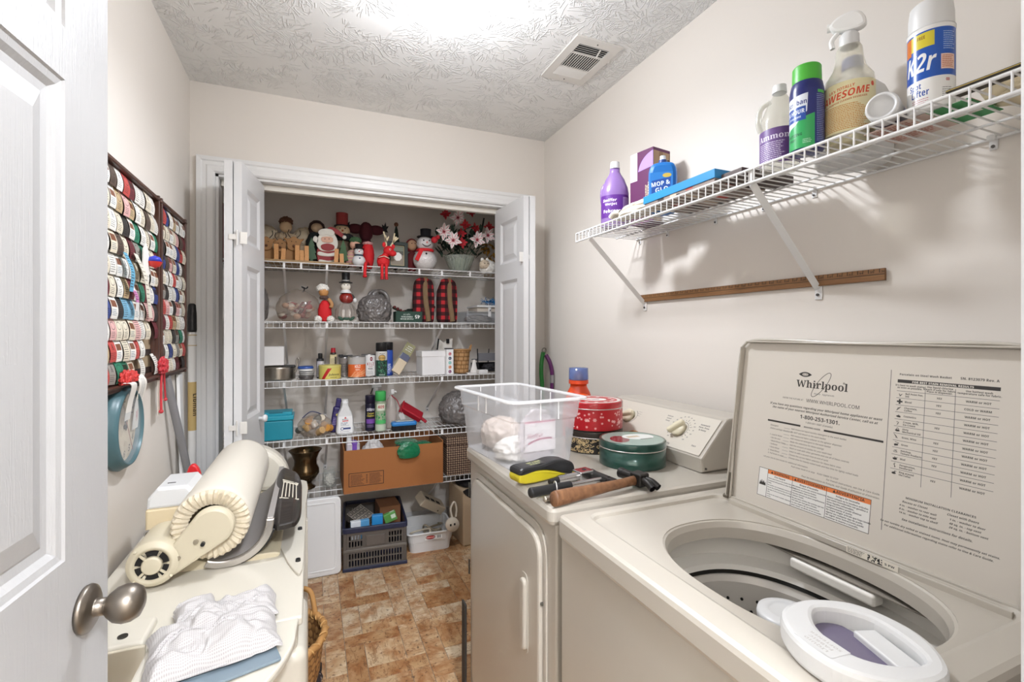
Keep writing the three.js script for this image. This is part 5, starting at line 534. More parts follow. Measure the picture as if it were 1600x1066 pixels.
const bagGrey = M(0x77726f, 0.28, { clearcoat: 0.5, clearcoatRoughness: 0.3, transmission: 0.15 }), film = M(0xe9e2da, 0.14, { transmission: 0.82, thickness: 0, ior: 1.35 });
{ // shelf 2
  const Y = SY[2];
  solo('grey_plastic_bag', 'knotted dark grey plastic bag at the left end of the second shelf', 'plastic bag', lump(0.06, 0.14, 0.1, 0.22, 3, 4, 0.75, 18, 0.6, (x, y, z) => { const k = y > 0.15 ? 1 - (y - 0.15) * 3.6 : 1; return [x * Math.max(k, 0.2), y, z * Math.max(k, 0.2)]; }), bagGrey, [-0.285, Y, -2.97]);
  { const t = thing('clear_bag_of_sweets', 'clear plastic bag with red and white decorations on the second shelf', 'plastic bag', [-0.07, Y + 0.001, -2.955]); part('bag_film', lump(0.114, 0.108, 0.095, 0.12, 3, 7, 0.7, 22, 0.6, (x, y, z) => { const k = y > 0.13 ? 1 - (y - 0.13) * 4.5 : 1; return [x * Math.max(0.25, k), y, z * Math.max(0.25, k)]; }), film, t); const r = rng(9), ms = [M(0xb5242b, 0.5), M(0xd9b49a, 0.5), plushW, M(0x8c2a2a, 0.5)]; for (let i = 0; i < 34; i++) { const a = r() * 6.3, q = 0.075 * Math.sqrt(r()); part('decoration', i % 3 ? sp(0.014 + 0.01 * r(), q * Math.cos(a) * 1.25, 0.03 + 0.1 * r() * (1 - q * 5), q * Math.sin(a) * 0.8, 1, 0.8, 1, 10) : bar([q * Math.cos(a), 0.03 + 0.08 * r(), q * Math.sin(a) * 0.7], [q * Math.cos(a) + 0.04, 0.06 + 0.07 * r(), q * Math.sin(a) * 0.7 + 0.02], 0.02, 0.004), ms[i % 4], t); } part('tie', tb([[0.02, 0.17, 0], [0.03, 0.187, 0.005], [0.015, 0.2, 0.01], [0.04, 0.192, 0], [0.048, 0.202, 0]], 0.0035, 20), blackC, t); }
  { const t = thing('lamb_doll', 'plush doll with white fleece hair, red dress and white feet beside the snowman jar', 'plush toy', [0.066, Y, -2.88]); part('dress', lump(0.036, 0.07, 0.03, 0.06, 3, 3, 0.8, 10), brightRed, t); part('head', sp(0.026, -0.006, 0.168, 0.005), M(0xc08a52, 0.8), t); part('fleece', lump(0.032, 0.026, 0.028, 0.25, 6, 4, 0.5, 12).translate(-0.012, 0.175, 0), plushW, t); part('arm', tb([[0.02, 0.13, 0.01], [0.036, 0.1, 0.025], [0.03, 0.08, 0.03]], 0.01), M(0xbb8a5a, 0.8), t); for (const x of [-0.036, 0.03]) part('foot', lump(0.02, 0.02, 0.026, 0.2, 5, 5, 0.7, 10).translate(x, 0, 0.034), plushW, t); part('collar', lump(0.024, 0.014, 0.022, 0.2, 6, 7, 0.6, 8).translate(-0.004, 0.128, 0.006), M(0x5b4640, 0.9), t); }
  { const t = thing('snowman_jar', 'glass snowman jar with tall black hat and shiny red middle', 'jar', [0.178, Y, -2.88]), p = []; part('glass_base', (() => { const g = la([[0, 0.004], [0.045, 0.004], [0.058, 0.03], [0.056, 0.07], [0.04, 0.1], [0.03, 0.108]], 32), a = g.attributes.position; for (let i = 0; i < a.count; i++) { const k = 1 + 0.03 * Math.cos(16 * Math.atan2(a.getX(i), a.getZ(i))); a.setX(i, a.getX(i) * k); a.setZ(i, a.getZ(i) * k); } g.computeVertexNormals(); return g; })(), M(0xe2dcd6, 0.06, { transmission: 0.8, thickness: 0 }), t); part('middle', sp(0.04, 0.004, 0.138, 0, 1, 0.85, 0.9, 28), M(0x8e231c, 0.12, { clearcoat: 1 }), t); part('collar', la([[0.032, 0.166], [0.026, 0.178], [0.018, 0.186]], 20), whitePl, t); part('head', sp(0.027, 0, 0.205, 0), M(0xefe8da, 0.4), t); part('hat', mv(topHat(0.021, 0.058, 0.037), 0, 0.225, 0), blackPl, t); part('hat_band', cy(0.0235, 0.0235, 0.008, 0, 0.233, 0), M(0x8d8a86, 0.4), t); part('eyes', eyes(0, 0.212, 0.0255, 0.009, 0.0026), blackC, t); part('mitten', sp(0.012, 0.048, 0.125, 0.02, 0.9, 1.2, 0.8), whitePl, t); part('arm', rod([0.03, 0.155, 0.01], [0.047, 0.13, 0.018], 0.009, 0.008), M(0x2a2422, 0.6), t); part('holly', mg([-0.03, 0.0, 0.03].map((x) => mv(rot(sp(0.018, 0, 0, 0, 1, 0.5, 0.2, 8), 0, 0, x * 20), x, 0.02, 0.052))), M(0x274a38, 0.6), t); part('snow_foot', lump(0.062, 0.012, 0.05, 0.2, 5, 3, 0.6, 10), plushW, t); }
  { const t = thing('shopping_bag', 'crumpled grey shopping bag with loop handles in the middle of the second shelf', 'plastic bag', [0.342, Y, -2.93]); part('bag_body', lump(0.098, 0.1, 0.085, 0.24, 3, 11, 0.7, 26, 0.75), bagGrey, t); part('handle', bar([0, 0, 0], [0, 0, 0.001], 0.001, 0.001), bagGrey, t); t.remove(t.children[1]); for (const [x, z] of [[0.03, 0.02], [0.01, -0.02]]) { const pts = []; for (let i = 0; i <= 10; i++) { const a = PI * i / 10; pts.push([x + 0.05 * Math.cos(a), 0.12 + 0.07 * Math.sin(a), z + 0.01 * Math.sin(3 * a)]); } part('handle', tb(pts, 0.011, 30, 8).scale(1, 1, 0.6), bagGrey, t); } }
  { const t = thing('green_box', 'low green cardboard box with upside-down white 45 print', 'box', [0.529, Y, -2.875], 0.03); part('carton', bx(0.156, 0.066, 0.09, 0, 0, 0, 0.001), M(0x1f3d31, 0.7), t); part('print', pl(0.15, 0.062, 0, 0.033, 0.0456), TM(256, 104, (c, w, h) => { fill(c, '#1f3d31', 0, 0, w, h); c.translate(w / 2, h / 2); c.rotate(PI); txt(c, '45', -82, 4, 48, '#e6e6e0', 'sans-serif', 'bold'); txt(c, 'CLEAR BULBS', 24, -20, 19, '#dfe2da', 'serif'); txt(c, 'CHRISTMAS', 24, 2, 19, '#dfe2da', 'serif'); txt(c, 'Light Set', 24, 24, 17, '#dfe2da', 'serif', 'italic'); }, 0.7), t); }
  { const t = thing('garland', 'dark red and green garland behind the green box', 'garland', [0.6, Y, -3.06]), n = 30, p = []; for (let i = 0; i < n; i++) { const k = i / (n - 1); p.push([(k - 0.5) * 0.26, 0.1 - 0.05 * Math.sin(PI * k), 0.02 * Math.sin(9 * k)]); } part('cord', tb(p, 0.009, 60, 6), M(0x26382e, 0.9), t); part('beads', mg(p.filter((_, i) => i % 2).map((q, i) => sp(0.01, q[0], q[1] + 0.006, q[2] + 0.006, 1, 1, 1, 8))), M(0x6d2a28, 0.5), t).userData.kind = 'stuff'; part('loose_end', lump(0.1, 0.05, 0.03, 0.2, 4, 6, 0.8, 10), M(0x20261f, 0.95), t); }
  const plaid = TM(256, 256, (c) => { fill(c, '#c22d34', 0, 0, 256, 256); for (let i = 0; i < 4; i++) { fill(c, 'rgba(12,10,12,.62)', i * 64 + 32, 0, 32, 256); fill(c, 'rgba(12,10,12,.62)', 0, i * 64 + 32, 256, 32); } }, 0.9, {}, { rep: [1, 1] });
  [[0.648, -0.06, 'left red and black plaid stocking with tan fur trim on the second shelf'], [0.8, 0.05, 'right red and black plaid stocking with tan fur trim on the second shelf']].forEach(([x, a, label]) => { const t = thing('plaid_stocking', label, 'stocking', [x, Y, -2.985], a); const g = ex(curve([[-0.056, 0.004], [-0.067, 0.1], [-0.066, 0.19], [-0.05, 0.27], [0, 0.288], [0.05, 0.27], [0.066, 0.19], [0.067, 0.1], [0.056, 0.004], [0, 0]]), 0.07, 0.026).translate(0, 0, -0.035), p = g.attributes.position, u = g.attributes.uv; for (let i = 0; i < p.count; i++) u.setXY(i, p.getX(i) * 5.2, p.getY(i) * 5.2); g.computeVertexNormals(); part('fabric', g, plaid, t); part('fur_trim', tb([[0.012, 0.285, 0.01], [0.006, 0.22, 0.034], [0.01, 0.13, 0.036], [0.02, 0.06, 0.036], [0.026, 0.012, 0.034]].map((q) => q), 0.016, 60, 10), M(0xa98c68, 1, { bumpMap: stone, bumpScale: 0.01 }), t);  });
  { const t = thing('clear_storage_box', 'clear plastic box with a white latch at the right end of the second shelf', 'storage box', [1.03, Y + 0.001, -2.975]); part('box_body', mg(bx(0.26, 0.075, 0.003, 0, 0, 0.1), bx(0.26, 0.075, 0.003, 0, 0, -0.1), bx(0.003, 0.075, 0.2, -0.13, 0, 0), bx(0.003, 0.075, 0.2, 0.13, 0, 0), bx(0.26, 0.003, 0.2, 0, 0, 0)), clearPl, t); part('lid', bx(0.2, 0.014, 0.22, 0.035, 0.1, 0, 0.004), whitePl, t); part('inner_tray', bx(0.19, 0.03, 0.19, 0.035, 0.07, 0, 0.006), M(0xc9bfb2, 0.6), t); part('latch', mg(bx(0.02, 0.06, 0.006, 0.02, 0.04, 0.108, 0.003), sp(0.009, 0.02, 0.082, 0.112, 1, 1, 0.4, 12)), whitePl, t); part('latch_button', sp(0.004, 0.02, 0.082, 0.117, 1, 1, 0.5, 10), M(0x4b4046, 0.6), t); part('contents', lump(0.09, 0.03, 0.07, 0.25, 4, 3, 0.6, 10).translate(-0.02, 0.006, 0), M(0x8f847a, 0.8), t); }
  solo('blue_tinsel', 'bunch of bright blue tinsel on the clear storage box', 'tinsel', (() => { const r = rng(4), p = []; for (let i = 0; i < 130; i++) p.push(mv(rot(box(0.002, 0.03, 0.001), r() * 6, r() * 6, r() * 6), (r() - 0.5) * 0.1, 0.016 + 0.012 * r(), (r() - 0.5) * 0.06)); return mg(p); })(), M(0x2a86c4, 0.25, { metalness: 0.6 }), [1.09, Y + 0.1215, -2.95]).userData.kind = 'stuff';
}
{ // shelf 3
  const Y = SY[3];
  { const t = thing('saucepan', 'steel saucepan with a black handle and steel loop on the middle shelf', 'saucepan', [-0.175, Y, -2.95]); part('pan_body', la([[0, 0.001], [0.085, 0.001], [0.089, 0.006], [0.09, 0.065], [0.093, 0.068], [0.088, 0.068], [0.086, 0.008], [0, 0.005]], 44), M(0xb8b2a8, 0.28, { metalness: 1 }), t); part('lid', la([[0.091, 0.068], [0.091, 0.071], [0.05, 0.078], [0, 0.08]], 40), M(0xb8b2a8, 0.3, { metalness: 1 }), t); part('grip', bx(0.07, 0.014, 0.02, 0.055, 0.068, 0.05, 0.005), blackPl, t); part('loop', tb([[0.088, 0.04, 0.03], [0.1, 0.07, 0.03], [0.108, 0.11, 0.03], [0.102, 0.118, 0.03], [0.096, 0.108, 0.03], [0.098, 0.07, 0.032]], 0.004, 30), M(0xb8b2a8, 0.3, { metalness: 1 }), t); }
  solo('white_carton', 'plain white carton sitting on the saucepan lid', 'box', bx(0.16, 0.102, 0.1, 0, 0, 0, 0.002), M(0xeceae8, 0.7), [-0.222, Y + 0.0825, -2.93]);
  [[0, 0x55504e, 'dark tin at the bottom of the small stack with a blue lid', 0], [0.022, 0xa3a19e, 'grey tub in the middle of the small stack with a blue lid', 0.002], [0.046, 0xe7e6e4, 'white tub with a blue lid on top of the small stack', -0.003]].forEach(([y, c, label, dx], i) => { const t = thing('round_container', label, 'container', [-0.03 + dx, Y + y, -2.9]); part('tub', la([[0, 0], [0.034, 0], [0.037, 0.003], [0.039, 0.018], [0, 0.018]], 32), M(c, 0.4), t); part('lid', la([[0.041, 0.0145], [0.041, 0.021], [0.037, i === 2 ? 0.028 : 0.0215], [0, i === 2 ? 0.029 : 0.0218]], 32), M(i === 2 ? 0x33549c : c, 0.35), t); });
  const can = (name, label, cat, x, y, z, r, h, body, cap, draw, o = {}) => { const t = thing(name, label, cat, [x, y, z], o.turn || 0); part('can', la([[0, 0], [r - 0.002, 0], [r, 0.003], [r, h - 0.006], [r * 0.96, h], [r * (o.neck || 0.9), h + 0.003], [0, h + 0.003]], 32), body, t); if (cap) part('cap', mv(la([[0, 0], [o.capR || r * 0.98, 0], [o.capR || r * 0.98, o.capH || 0.05], [(o.capR || r * 0.98) - 0.003, (o.capH || 0.05) + 0.003], [0, (o.capH || 0.05) + 0.003]], 32), 0, h, 0), cap, t); if (draw) part('printed_label', wrap(r + 0.0005, o.lh || h - 0.02, o.ly || 0.008, -PI / 2 * (o.span || 1), PI * (o.span || 1)), draw, t); return t; };
  can('glue_can', 'narrow silver and black can with a black cap on the middle shelf', 'can', 0.043, Y, -2.935, 0.02, 0.11, M(0x2a2a2e, 0.4), blackPl, TM(96, 128, (c, w, h) => { fill(c, '#c7c4ca', 0, 0, w, h); fill(c, '#3a3642', 0, 0, 14, h); lines(c, 26, 24, 56, 8, 11, '#6a6472', rng(5), 4); }, 0.4), { capR: 0.012, capH: 0.03 });
  { const t = thing('wax_tin', 'flat yellow wax tin with a red diagonal stripe on the middle shelf', 'tin', [0.093, Y, -2.885]); part('tin_body', la([[0, 0], [0.057, 0], [0.058, 0.002], [0.058, 0.07], [0, 0.07]], 40), M(0xd7c765, 0.4), t); part('lid', la([[0.06, 0.062], [0.06, 0.076], [0.056, 0.079], [0, 0.079]], 40), M(0xd2c66e, 0.35), t); part('printed_label', wrap(0.0586, 0.06, 0.003), TM(512, 160, (c, w, h) => { fill(c, '#d9cb6a', 0, 0, w, h); c.fillStyle = '#c32127'; c.beginPath(); c.moveTo(118, h); c.lineTo(220, 0); c.lineTo(280, 0); c.lineTo(170, h); c.fill(); txt(c, 'Johnson', 318, 96, 42, '#1d1a18', 'serif', 'italic bold'); txt(c, 'PASTE WAX', 310, 138, 20, '#4a4020'); }, 0.4), t); }
  { const t = thing('wax_bottle', 'tan bottle with a red cap behind the yellow wax tin', 'bottle', [0.114, Y, -2.975]); part('bottle_body', bx(0.04, 0.135, 0.028, 0, 0, 0, 0.006), M(0xcdbf95, 0.5), t); part('neck', cy(0.015, 0.018, 0.012, 0, 0.133, 0), M(0x3a3026, 0.5), t); part('cap', cy(0.012, 0.014, 0.026, 0, 0.145, 0), M(0xb3202c, 0.4), t); part('printed_label', bx(0.034, 0.1, 0.001, 0, 0.02, 0.0145), TM(64, 160, (c, w, h) => { fill(c, '#d6caa4', 0, 0, w, h); lines(c, 8, 18, 48, 10, 12, '#6b5a3a', rng(2), 4); fill(c, '#3c3228', 46, 0, 18, h); }, 0.5), t); }
  const paintCan = (label, x, z, r, h, draw, lidM) => { const t = thing('paint_can', label, 'paint can', [x, Y, z]); part('can', la([[0, 0], [r, 0], [r, 0.003], [r * 0.985, 0.005], [r * 0.985, h - 0.005], [r, h - 0.003], [r, h], [r * 0.9, h], [r * 0.88, h - 0.005], [0, h - 0.005]], 40), silverG, t); part('lid', cy(r * 0.87, r * 0.87, 0.004, 0, h - 0.004, 0), lidM || silverG, t); if (draw) part('printed_label', wrap(r * 0.985 + 0.0006, h - 0.012, 0.006), draw, t); return t; };
  paintCan('paint can with an orange brush-stroke label on the middle shelf', 0.24, -2.9, 0.05, 0.125, TM(512, 256, (c, w, h) => { fill(c, '#b9b6b2', 0, 0, w, h * 0.36); fill(c, '#e06a33', 0, h * 0.36, w, h); const r = rng(8); for (let i = 0; i < 60; i++) { c.strokeStyle = r() < 0.5 ? 'rgba(244,190,150,.6)' : 'rgba(232,128,70,.7)'; c.lineWidth = 3 + 5 * r(); c.beginPath(); c.moveTo(90 + 300 * r(), 256); c.lineTo(190 + 300 * r(), 150 + 60 * r()); c.stroke(); } txt(c, 'KILZ', 256, 120, 50, '#f4e9e0'); txt(c, 'PRIMER', 256, 158, 20, '#f4e9e0'); }, 0.4));
  paintCan('white paint can with a red LZ label behind the orange labelled can', 0.315, -2.965, 0.046, 0.132, TM(512, 256, (c, w, h) => { fill(c, '#e9e8e6', 0, 0, w, h); c.fillStyle = '#8c2035'; c.beginPath(); c.arc(286, 46, 26, 0, 7); c.fill(); fill(c, '#e9e8e6', 276, 40, 20, 12); txt(c, 'K I L Z', 270, 110, 50, '#a11f33'); fill(c, '#a11f33', 226, 140, 90, 5); txt(c, 'PRIMER', 266, 170, 26, '#333'); lines(c, 200, 196, 130, 4, 14, '#777', rng(6), 4); }, 0.4));
  paintCan('small grey can with a black brush lying on it behind the orange labelled can', 0.18, -3.0, 0.032, 0.115, TM(128, 128, (c, w, h) => { fill(c, '#8f8884', 0, 0, w, h); lines(c, 20, 40, 90, 5, 14, '#4a4442', rng(3), 6); }, 0.5));
  solo('paint_brush', 'small black brush lying on the grey can', 'brush', mg(bx(0.06, 0.012, 0.02, 0.01, 0, 0, 0.004), bx(0.025, 0.016, 0.024, -0.028, 0, 0, 0.003)), blackPl, [0.185, Y + 0.1155, -3.0]);
  can('spray_paint_can', 'black-capped spray paint can with a gold oval label on the middle shelf', 'spray can', 0.379, Y, -2.9, 0.033, 0.15, M(0xd9d9d6, 0.4), blackPl, TM(512, 384, (c, w, h) => { fill(c, '#d8d6cf', 0, 0, w, 130); fill(c, '#1e4a3c', 0, 130, w, h); txt(c, 'SPECIALTY', 256, 26, 30, '#4a4a4a'); c.fillStyle = '#c9a35a'; c.beginPath(); c.ellipse(256, 92, 104, 46, 0, 0, 7); c.fill(); c.lineWidth = 7; c.strokeStyle = '#2a2118'; c.stroke(); txt(c, 'RUST-OLEUM', 256, 94, 30, '#2a2118'); const r = rng(6); for (let i = 0; i < 50; i++) { fill(c, r() < 0.5 ? '#141a18' : '#3f7f5e', 140 + 230 * r(), 150 + 190 * r(), 20 + 30 * r(), 12 + 20 * r()); } txt(c, 'FROSTED GLASS', 256, 360, 24, '#cfd8cf'); }, 0.35), { capR: 0.0325, capH: 0.048, lh: 0.142, ly: 0.004 });
  can('spray_paint_can', 'blue spray can with a black cap behind the gold oval can', 'spray can', 0.424, Y, -2.96, 0.031, 0.155, M(0x2a4fa8, 0.35), blackPl, TM(128, 256, (c, w, h) => { fill(c, '#2a4fae', 0, 0, w, h); txt(c, 'NON', 70, 170, 34, '#dfe6f2', 'sans-serif', 'bold', 'center', -PI / 2); lines(c, 30, 214, 60, 3, 12, '#dfe6f2', rng(2), 5); }, 0.35), { capR: 0.0305, capH: 0.045 });
  { const t = thing('packaged_brush', 'paint brush in a clear package leaning on the middle shelf', 'brush', [0.5, Y + 0.014, -2.92]); part('brush_head', bar([-0.04, 0.006, 0.02], [0.01, 0.08, 0], 0.055, 0.016, [0, 0, 1]), M(0xd5c3a6, 0.8), t); part('ferrule', bar([0.008, 0.078, 0.001], [0.03, 0.11, -0.008], 0.058, 0.018, [0, 0, 1]), M(0x6d7288, 0.35, { metalness: 0.7 }), t); part('card', bar([-0.02, 0.035, 0.012], [0.066, 0.175, -0.03], 0.062, 0.002, [0, 0, 1]), TM(64, 128, (c, w, h) => { fill(c, '#8e8a5a', 0, 0, w, h); fill(c, '#4f5a7e', 8, 40, 48, 34); lines(c, 10, 90, 44, 3, 10, '#ddd', rng(3), 4); }, 0.4), t); part('clear_sleeve', bar([-0.046, 0.003, 0.022], [0.066, 0.178, -0.03], 0.066, 0.022, [0, 0, 1]), M(0xffffff, 0.1, { transmission: 0.95, thickness: 0, ior: 1.1 }), t); }
  { const t = thing('white_lidded_box', 'square white gift box with a lid on the middle shelf', 'box', [0.683, Y, -2.94], 0.12); part('carton', bx(0.146, 0.13, 0.11, 0, 0, 0, 0.001), M(0xeceae9, 0.75), t); part('lid', bx(0.152, 0.034, 0.116, 0, 0.113, 0, 0.001), M(0xefedec, 0.75), t); }
  { const t = thing('dotted_white_box', 'slim white box with a column of coloured round symbols', 'box', [0.786, Y, -2.885]); part('carton', bx(0.044, 0.158, 0.05, 0, 0, 0, 0.001), M(0xeeeceb, 0.7), t); part('print', pl(0.043, 0.156, 0, 0.079, 0.0256), TM(96, 320, (c, w, h) => { fill(c, '#eeedec', 0, 0, w, h); ['#c65a63', '#2f3c55', '#7cc0b8', '#d9793f', '#7e2b63'].forEach((q, i) => { c.fillStyle = q; c.beginPath(); c.arc(48, 58 + i * 56, 21, 0, 7); c.fill(); c.strokeStyle = '#eeedec'; c.lineWidth = 3; c.beginPath(); c.arc(48, 58 + i * 56, 12 - (i % 3) * 3, 0, 5); c.stroke(); }); }, 0.7), t); part('black_top', bx(0.045, 0.006, 0.05, 0, 0.157, 0, 0.001), blackC, t); }
  { const t = thing('white_paper_bag', 'white paper bag with a black clip behind the slim dotted box', 'bag', [0.79, Y, -3.03]); part('bag', (() => { const s = shp([[-0.05, 0], [-0.052, 0.19], [-0.03, 0.215], [0.0, 0.195], [0.055, 0.222], [0.05, 0]]); return ex(s, 0.05, 0.004).translate(0, 0, -0.03); })(), paper, t); part('clip', tb([[-0.05, 0.15, 0.03], [-0.045, 0.19, 0.032], [-0.04, 0.22, 0.03]], 0.005, 12), blackC, t); part('black_hook', bx(0.02, 0.03, 0.012, 0.02, 0.19, 0.03, 0.004), blackC, t); }
  { const t = thing('small_wicker_basket', 'tall tan wicker basket with a side handle on the middle shelf', 'basket', [0.885, Y, -2.95]); part('basket_wall', la([[0, 0], [0.042, 0], [0.046, 0.004], [0.056, 0.145], [0.058, 0.15], [0.054, 0.15], [0.043, 0.008], [0, 0.006]], 36), wicker('#c79c6a', '#a97a48', 5, 2.4), t); part('rim', mv(rot(clean(new THREE.TorusGeometry(0.057, 0.0042, 8, 40)), PI / 2), 0, 0.15, 0), M(0xb88a58, 0.7), t); part('handle', tb([[0.054, 0.14, -0.012], [0.066, 0.175, -0.006], [0.066, 0.178, 0.006], [0.056, 0.14, 0.012]], 0.005, 20), M(0xb88a58, 0.7), t); }
  { const t = thing('wire_organizer', 'grey and black wire desk organizer at the right end of the middle shelf', 'organizer', [1.085, Y, -3.02]), mesh = M(0x3a3a3c, 0.5, { metalness: 0.5 }); part('tray', mg(bx(0.17, 0.006, 0.16, 0, 0.006, 0), bx(0.17, 0.05, 0.004, 0, 0.006, -0.08), bx(0.004, 0.05, 0.16, -0.085, 0.006, 0), bx(0.004, 0.05, 0.16, 0.085, 0.006, 0)), mesh, t); part('upper_tray', mg(bx(0.17, 0.006, 0.15, 0, 0.075, 0), bx(0.17, 0.05, 0.003, 0, 0.075, 0.05)), M(0x77767a, 0.5), t); part('post', rod([-0.085, 0, 0.07], [-0.09, 0.155, 0.07], 0.0035), blackC, t); part('post', rod([0.02, 0, -0.04], [0.03, 0.15, -0.04], 0.0035), blackC, t); part('stapler', bx(0.09, 0.03, 0.03, 0.03, 0.082, 0.03, 0.008), blackPl, t); part('clutter', lump(0.05, 0.03, 0.04, 0.3, 4, 4, 0.6, 10).translate(0.01, 0.012, 0.03), M(0x2c2b2e, 0.6), t); }
  solo('small_white_box', 'small flat white box in front of the wire organizer', 'box', mg(bx(0.062, 0.024, 0.04, 0, 0, 0, 0.002)), M(0xe9e7e5, 0.6), [1.0, Y, -2.87], 0.1);
  solo('white_card', 'thin white card lying beside the small flat white box', 'card', bx(0.06, 0.008, 0.035, 0, 0, 0, 0.001), M(0xe5e1dc, 0.7), [0.925, Y, -2.86], -0.05);
  solo('white_cone_stand', 'small white tapered stand between the wicker basket and the organizer', 'stand', mg(cy(0.01, 0.034, 0.085, 0, 0, 0, 4)), M(0xe6e2dd, 0.6), [0.966, Y, -2.93], 0.4);
}
{ // shelf 4
  const Y = SY[4];
  { const t = thing('teal_box', 'bright teal plastic box with a recessed lid handle on the fourth shelf', 'storage box', [-0.2, Y, -2.91]), m = M(0x1f8da0, 0.4); part('box_body', bx(0.205, 0.108, 0.13, 0, 0, 0, 0.008), m, t); part('lid', mg(bx(0.216, 0.026, 0.14, 0, 0.108, 0, 0.005), bx(0.2, 0.02, 0.12, 0, 0.132, 0, 0.006)), M(0x239bb0, 0.38), t); part('handle', bx(0.07, 0.006, 0.01, 0.02, 0.146, 0.056, 0.003), M(0x156878, 0.5), t); }
  { const t = thing('bag_of_corks', 'clear zip bag of corks and small jars on the fourth shelf', 'plastic bag', [0.014, Y, -2.91]); const r = rng(12), ck = woodMat([200, 168, 118], [172, 136, 90], 5, 5), ms = [ck, M(0xc98f3e, 0.6), M(0x77746c, 0.4), ck, M(0xcfc3ae, 0.5)]; for (let i = 0; i < 15; i++) { const g = i % 4 === 2 ? la([[0, 0], [0.02, 0], [0.022, 0.03], [0.018, 0.034], [0, 0.034]], 18) : cy(0.015 + 0.006 * r(), 0.016 + 0.006 * r(), 0.03 + 0.015 * r(), 0, -0.015, 0, 16); rot(g, r() * 1.4, r() * 3, r() * 1.4); const a = i / 15 * 6.3, q = 0.03 + 0.035 * (i % 2); part('cork', mv(g, q * Math.cos(a) * 1.25, 0.026 + 0.06 * (1 - q / 0.07) + 0.012 * (i % 3), q * Math.sin(a) * 0.6 + 0.01), ms[i % 5], t); } part('bag_film', lump(0.09, 0.066, 0.06, 0.12, 3, 5, 0.8, 18, 0.6), film, t); part('zip_strip', tb([[-0.065, 0.104, 0.01], [-0.02, 0.136, 0.0], [0.03, 0.12, 0], [0.05, 0.1, 0.01]], 0.003, 30), M(0x34365c, 0.4), t); }
  { const t = thing('purple_bottle', 'dark purple bottle leaning on the white carpet cleaner bottle', 'bottle', [0.112, Y, -2.965]); part('bottle_body', bx(0.042, 0.15, 0.036, 0, 0, 0, 0.01), M(0x2f2560, 0.35), t); part('cap', bx(0.028, 0.052, 0.026, 0.002, 0.148, 0, 0.006), M(0x33286a, 0.35), t); part('printed_label', bx(0.036, 0.09, 0.001, 0.002, 0.03, 0.0186), TM(64, 160, (c, w, h) => { fill(c, '#33286a', 0, 0, w, h); c.fillStyle = '#d9cf62'; c.beginPath(); c.arc(40, 26, 14, 0, 7); c.fill(); lines(c, 8, 60, 44, 5, 16, '#b9a9d8', rng(4), 6); }, 0.4), t); t.rotation.z = -0.16; }
  { const t = thing('carpet_cleaner_bottle', 'white cleaner bottle with a red logo and blue band on the fourth shelf', 'bottle', [0.174, Y, -2.9], 0.05); const g = ex(curve([[-0.044, 0.002], [-0.045, 0.06], [-0.04, 0.11], [-0.026, 0.142], [-0.018, 0.165], [-0.016, 0.186], [0.016, 0.186], [0.018, 0.165], [0.026, 0.142], [0.04, 0.11], [0.045, 0.06], [0.044, 0.002]]), 0.05, 0.014).translate(0, 0, -0.025); part('bottle_body', g, whitePl, t); part('cap', cy(0.017, 0.018, 0.02, 0, 0.178, 0), whitePl, t); part('printed_label', pl(0.074, 0.095, 0, 0.056, 0.0256), TM(192, 256, (c, w, h) => { fill(c, '#eeeeed', 0, 0, w, h); c.fillStyle = '#c9252b'; c.beginPath(); c.moveTo(96, 8); c.lineTo(114, 36); c.lineTo(78, 36); c.fill(); txt(c, 'BISSELL', 96, 50, 24, '#3a3a42'); fill(c, '#c9252b', 54, 66, 84, 14); txt(c, 'PET STAIN', 80, 102, 20, '#34406a'); txt(c, '& ODOR', 70, 124, 20, '#34406a'); lines(c, 30, 142, 130, 1, 9, '#666', rng(2), 4); fill(c, '#2d3f7a', 66, 176, 104, 26); c.strokeStyle = '#2d3f7a'; c.lineWidth = 8; c.beginPath(); c.arc(52, 190, 20, 0, 7); c.stroke(); lines(c, 20, 226, 150, 2, 10, '#888', rng(3), 3); }, 0.4), t); }
  can4('spray_can', 'dark purple and black spray can beside the green-capped can on the fourth shelf', 0.319, -2.94, 0.0285, 0.165, M(0x1d1a2c, 0.35), M(0x211c33, 0.4), TM(256, 384, (c, w, h) => { fill(c, '#1c1930', 0, 0, w, h); txt(c, 'Ultra', 128, 70, 60, '#e9e6ee', 'sans-serif', 'italic bold'); txt(c, 'Carpet', 128, 130, 36, '#e0cf4a'); txt(c, 'Cleaner', 128, 166, 36, '#e0cf4a'); fill(c, '#7d4fa6', 50, 214, 160, 70); lines(c, 60, 300, 130, 3, 16, '#9a86b8', rng(3), 6); }, 0.35), 0.042);
  can4('spray_can', 'tall spray can with a bright green cap on the fourth shelf', 0.374, -2.9, 0.031, 0.182, M(0x8f9a86, 0.3, { metalness: 0.4 }), M(0x45b45c, 0.4), TM(256, 384, (c, w, h) => { fill(c, '#9aa88c', 0, 0, w, h); fill(c, '#d7dccb', 60, 20, 130, 90); txt(c, '409', 126, 60, 60, '#b03a3a'); const r = rng(5); for (let i = 0; i < 60; i++) fill(c, r() < 0.5 ? '#2f7a4c' : '#58b06a', 30 + 180 * r(), 120 + 150 * r(), 14, 20); fill(c, '#55b868', 20, 240, 210, 50); fill(c, '#c3cdb9', 0, 300, w, 84); }, 0.35), 0.052);
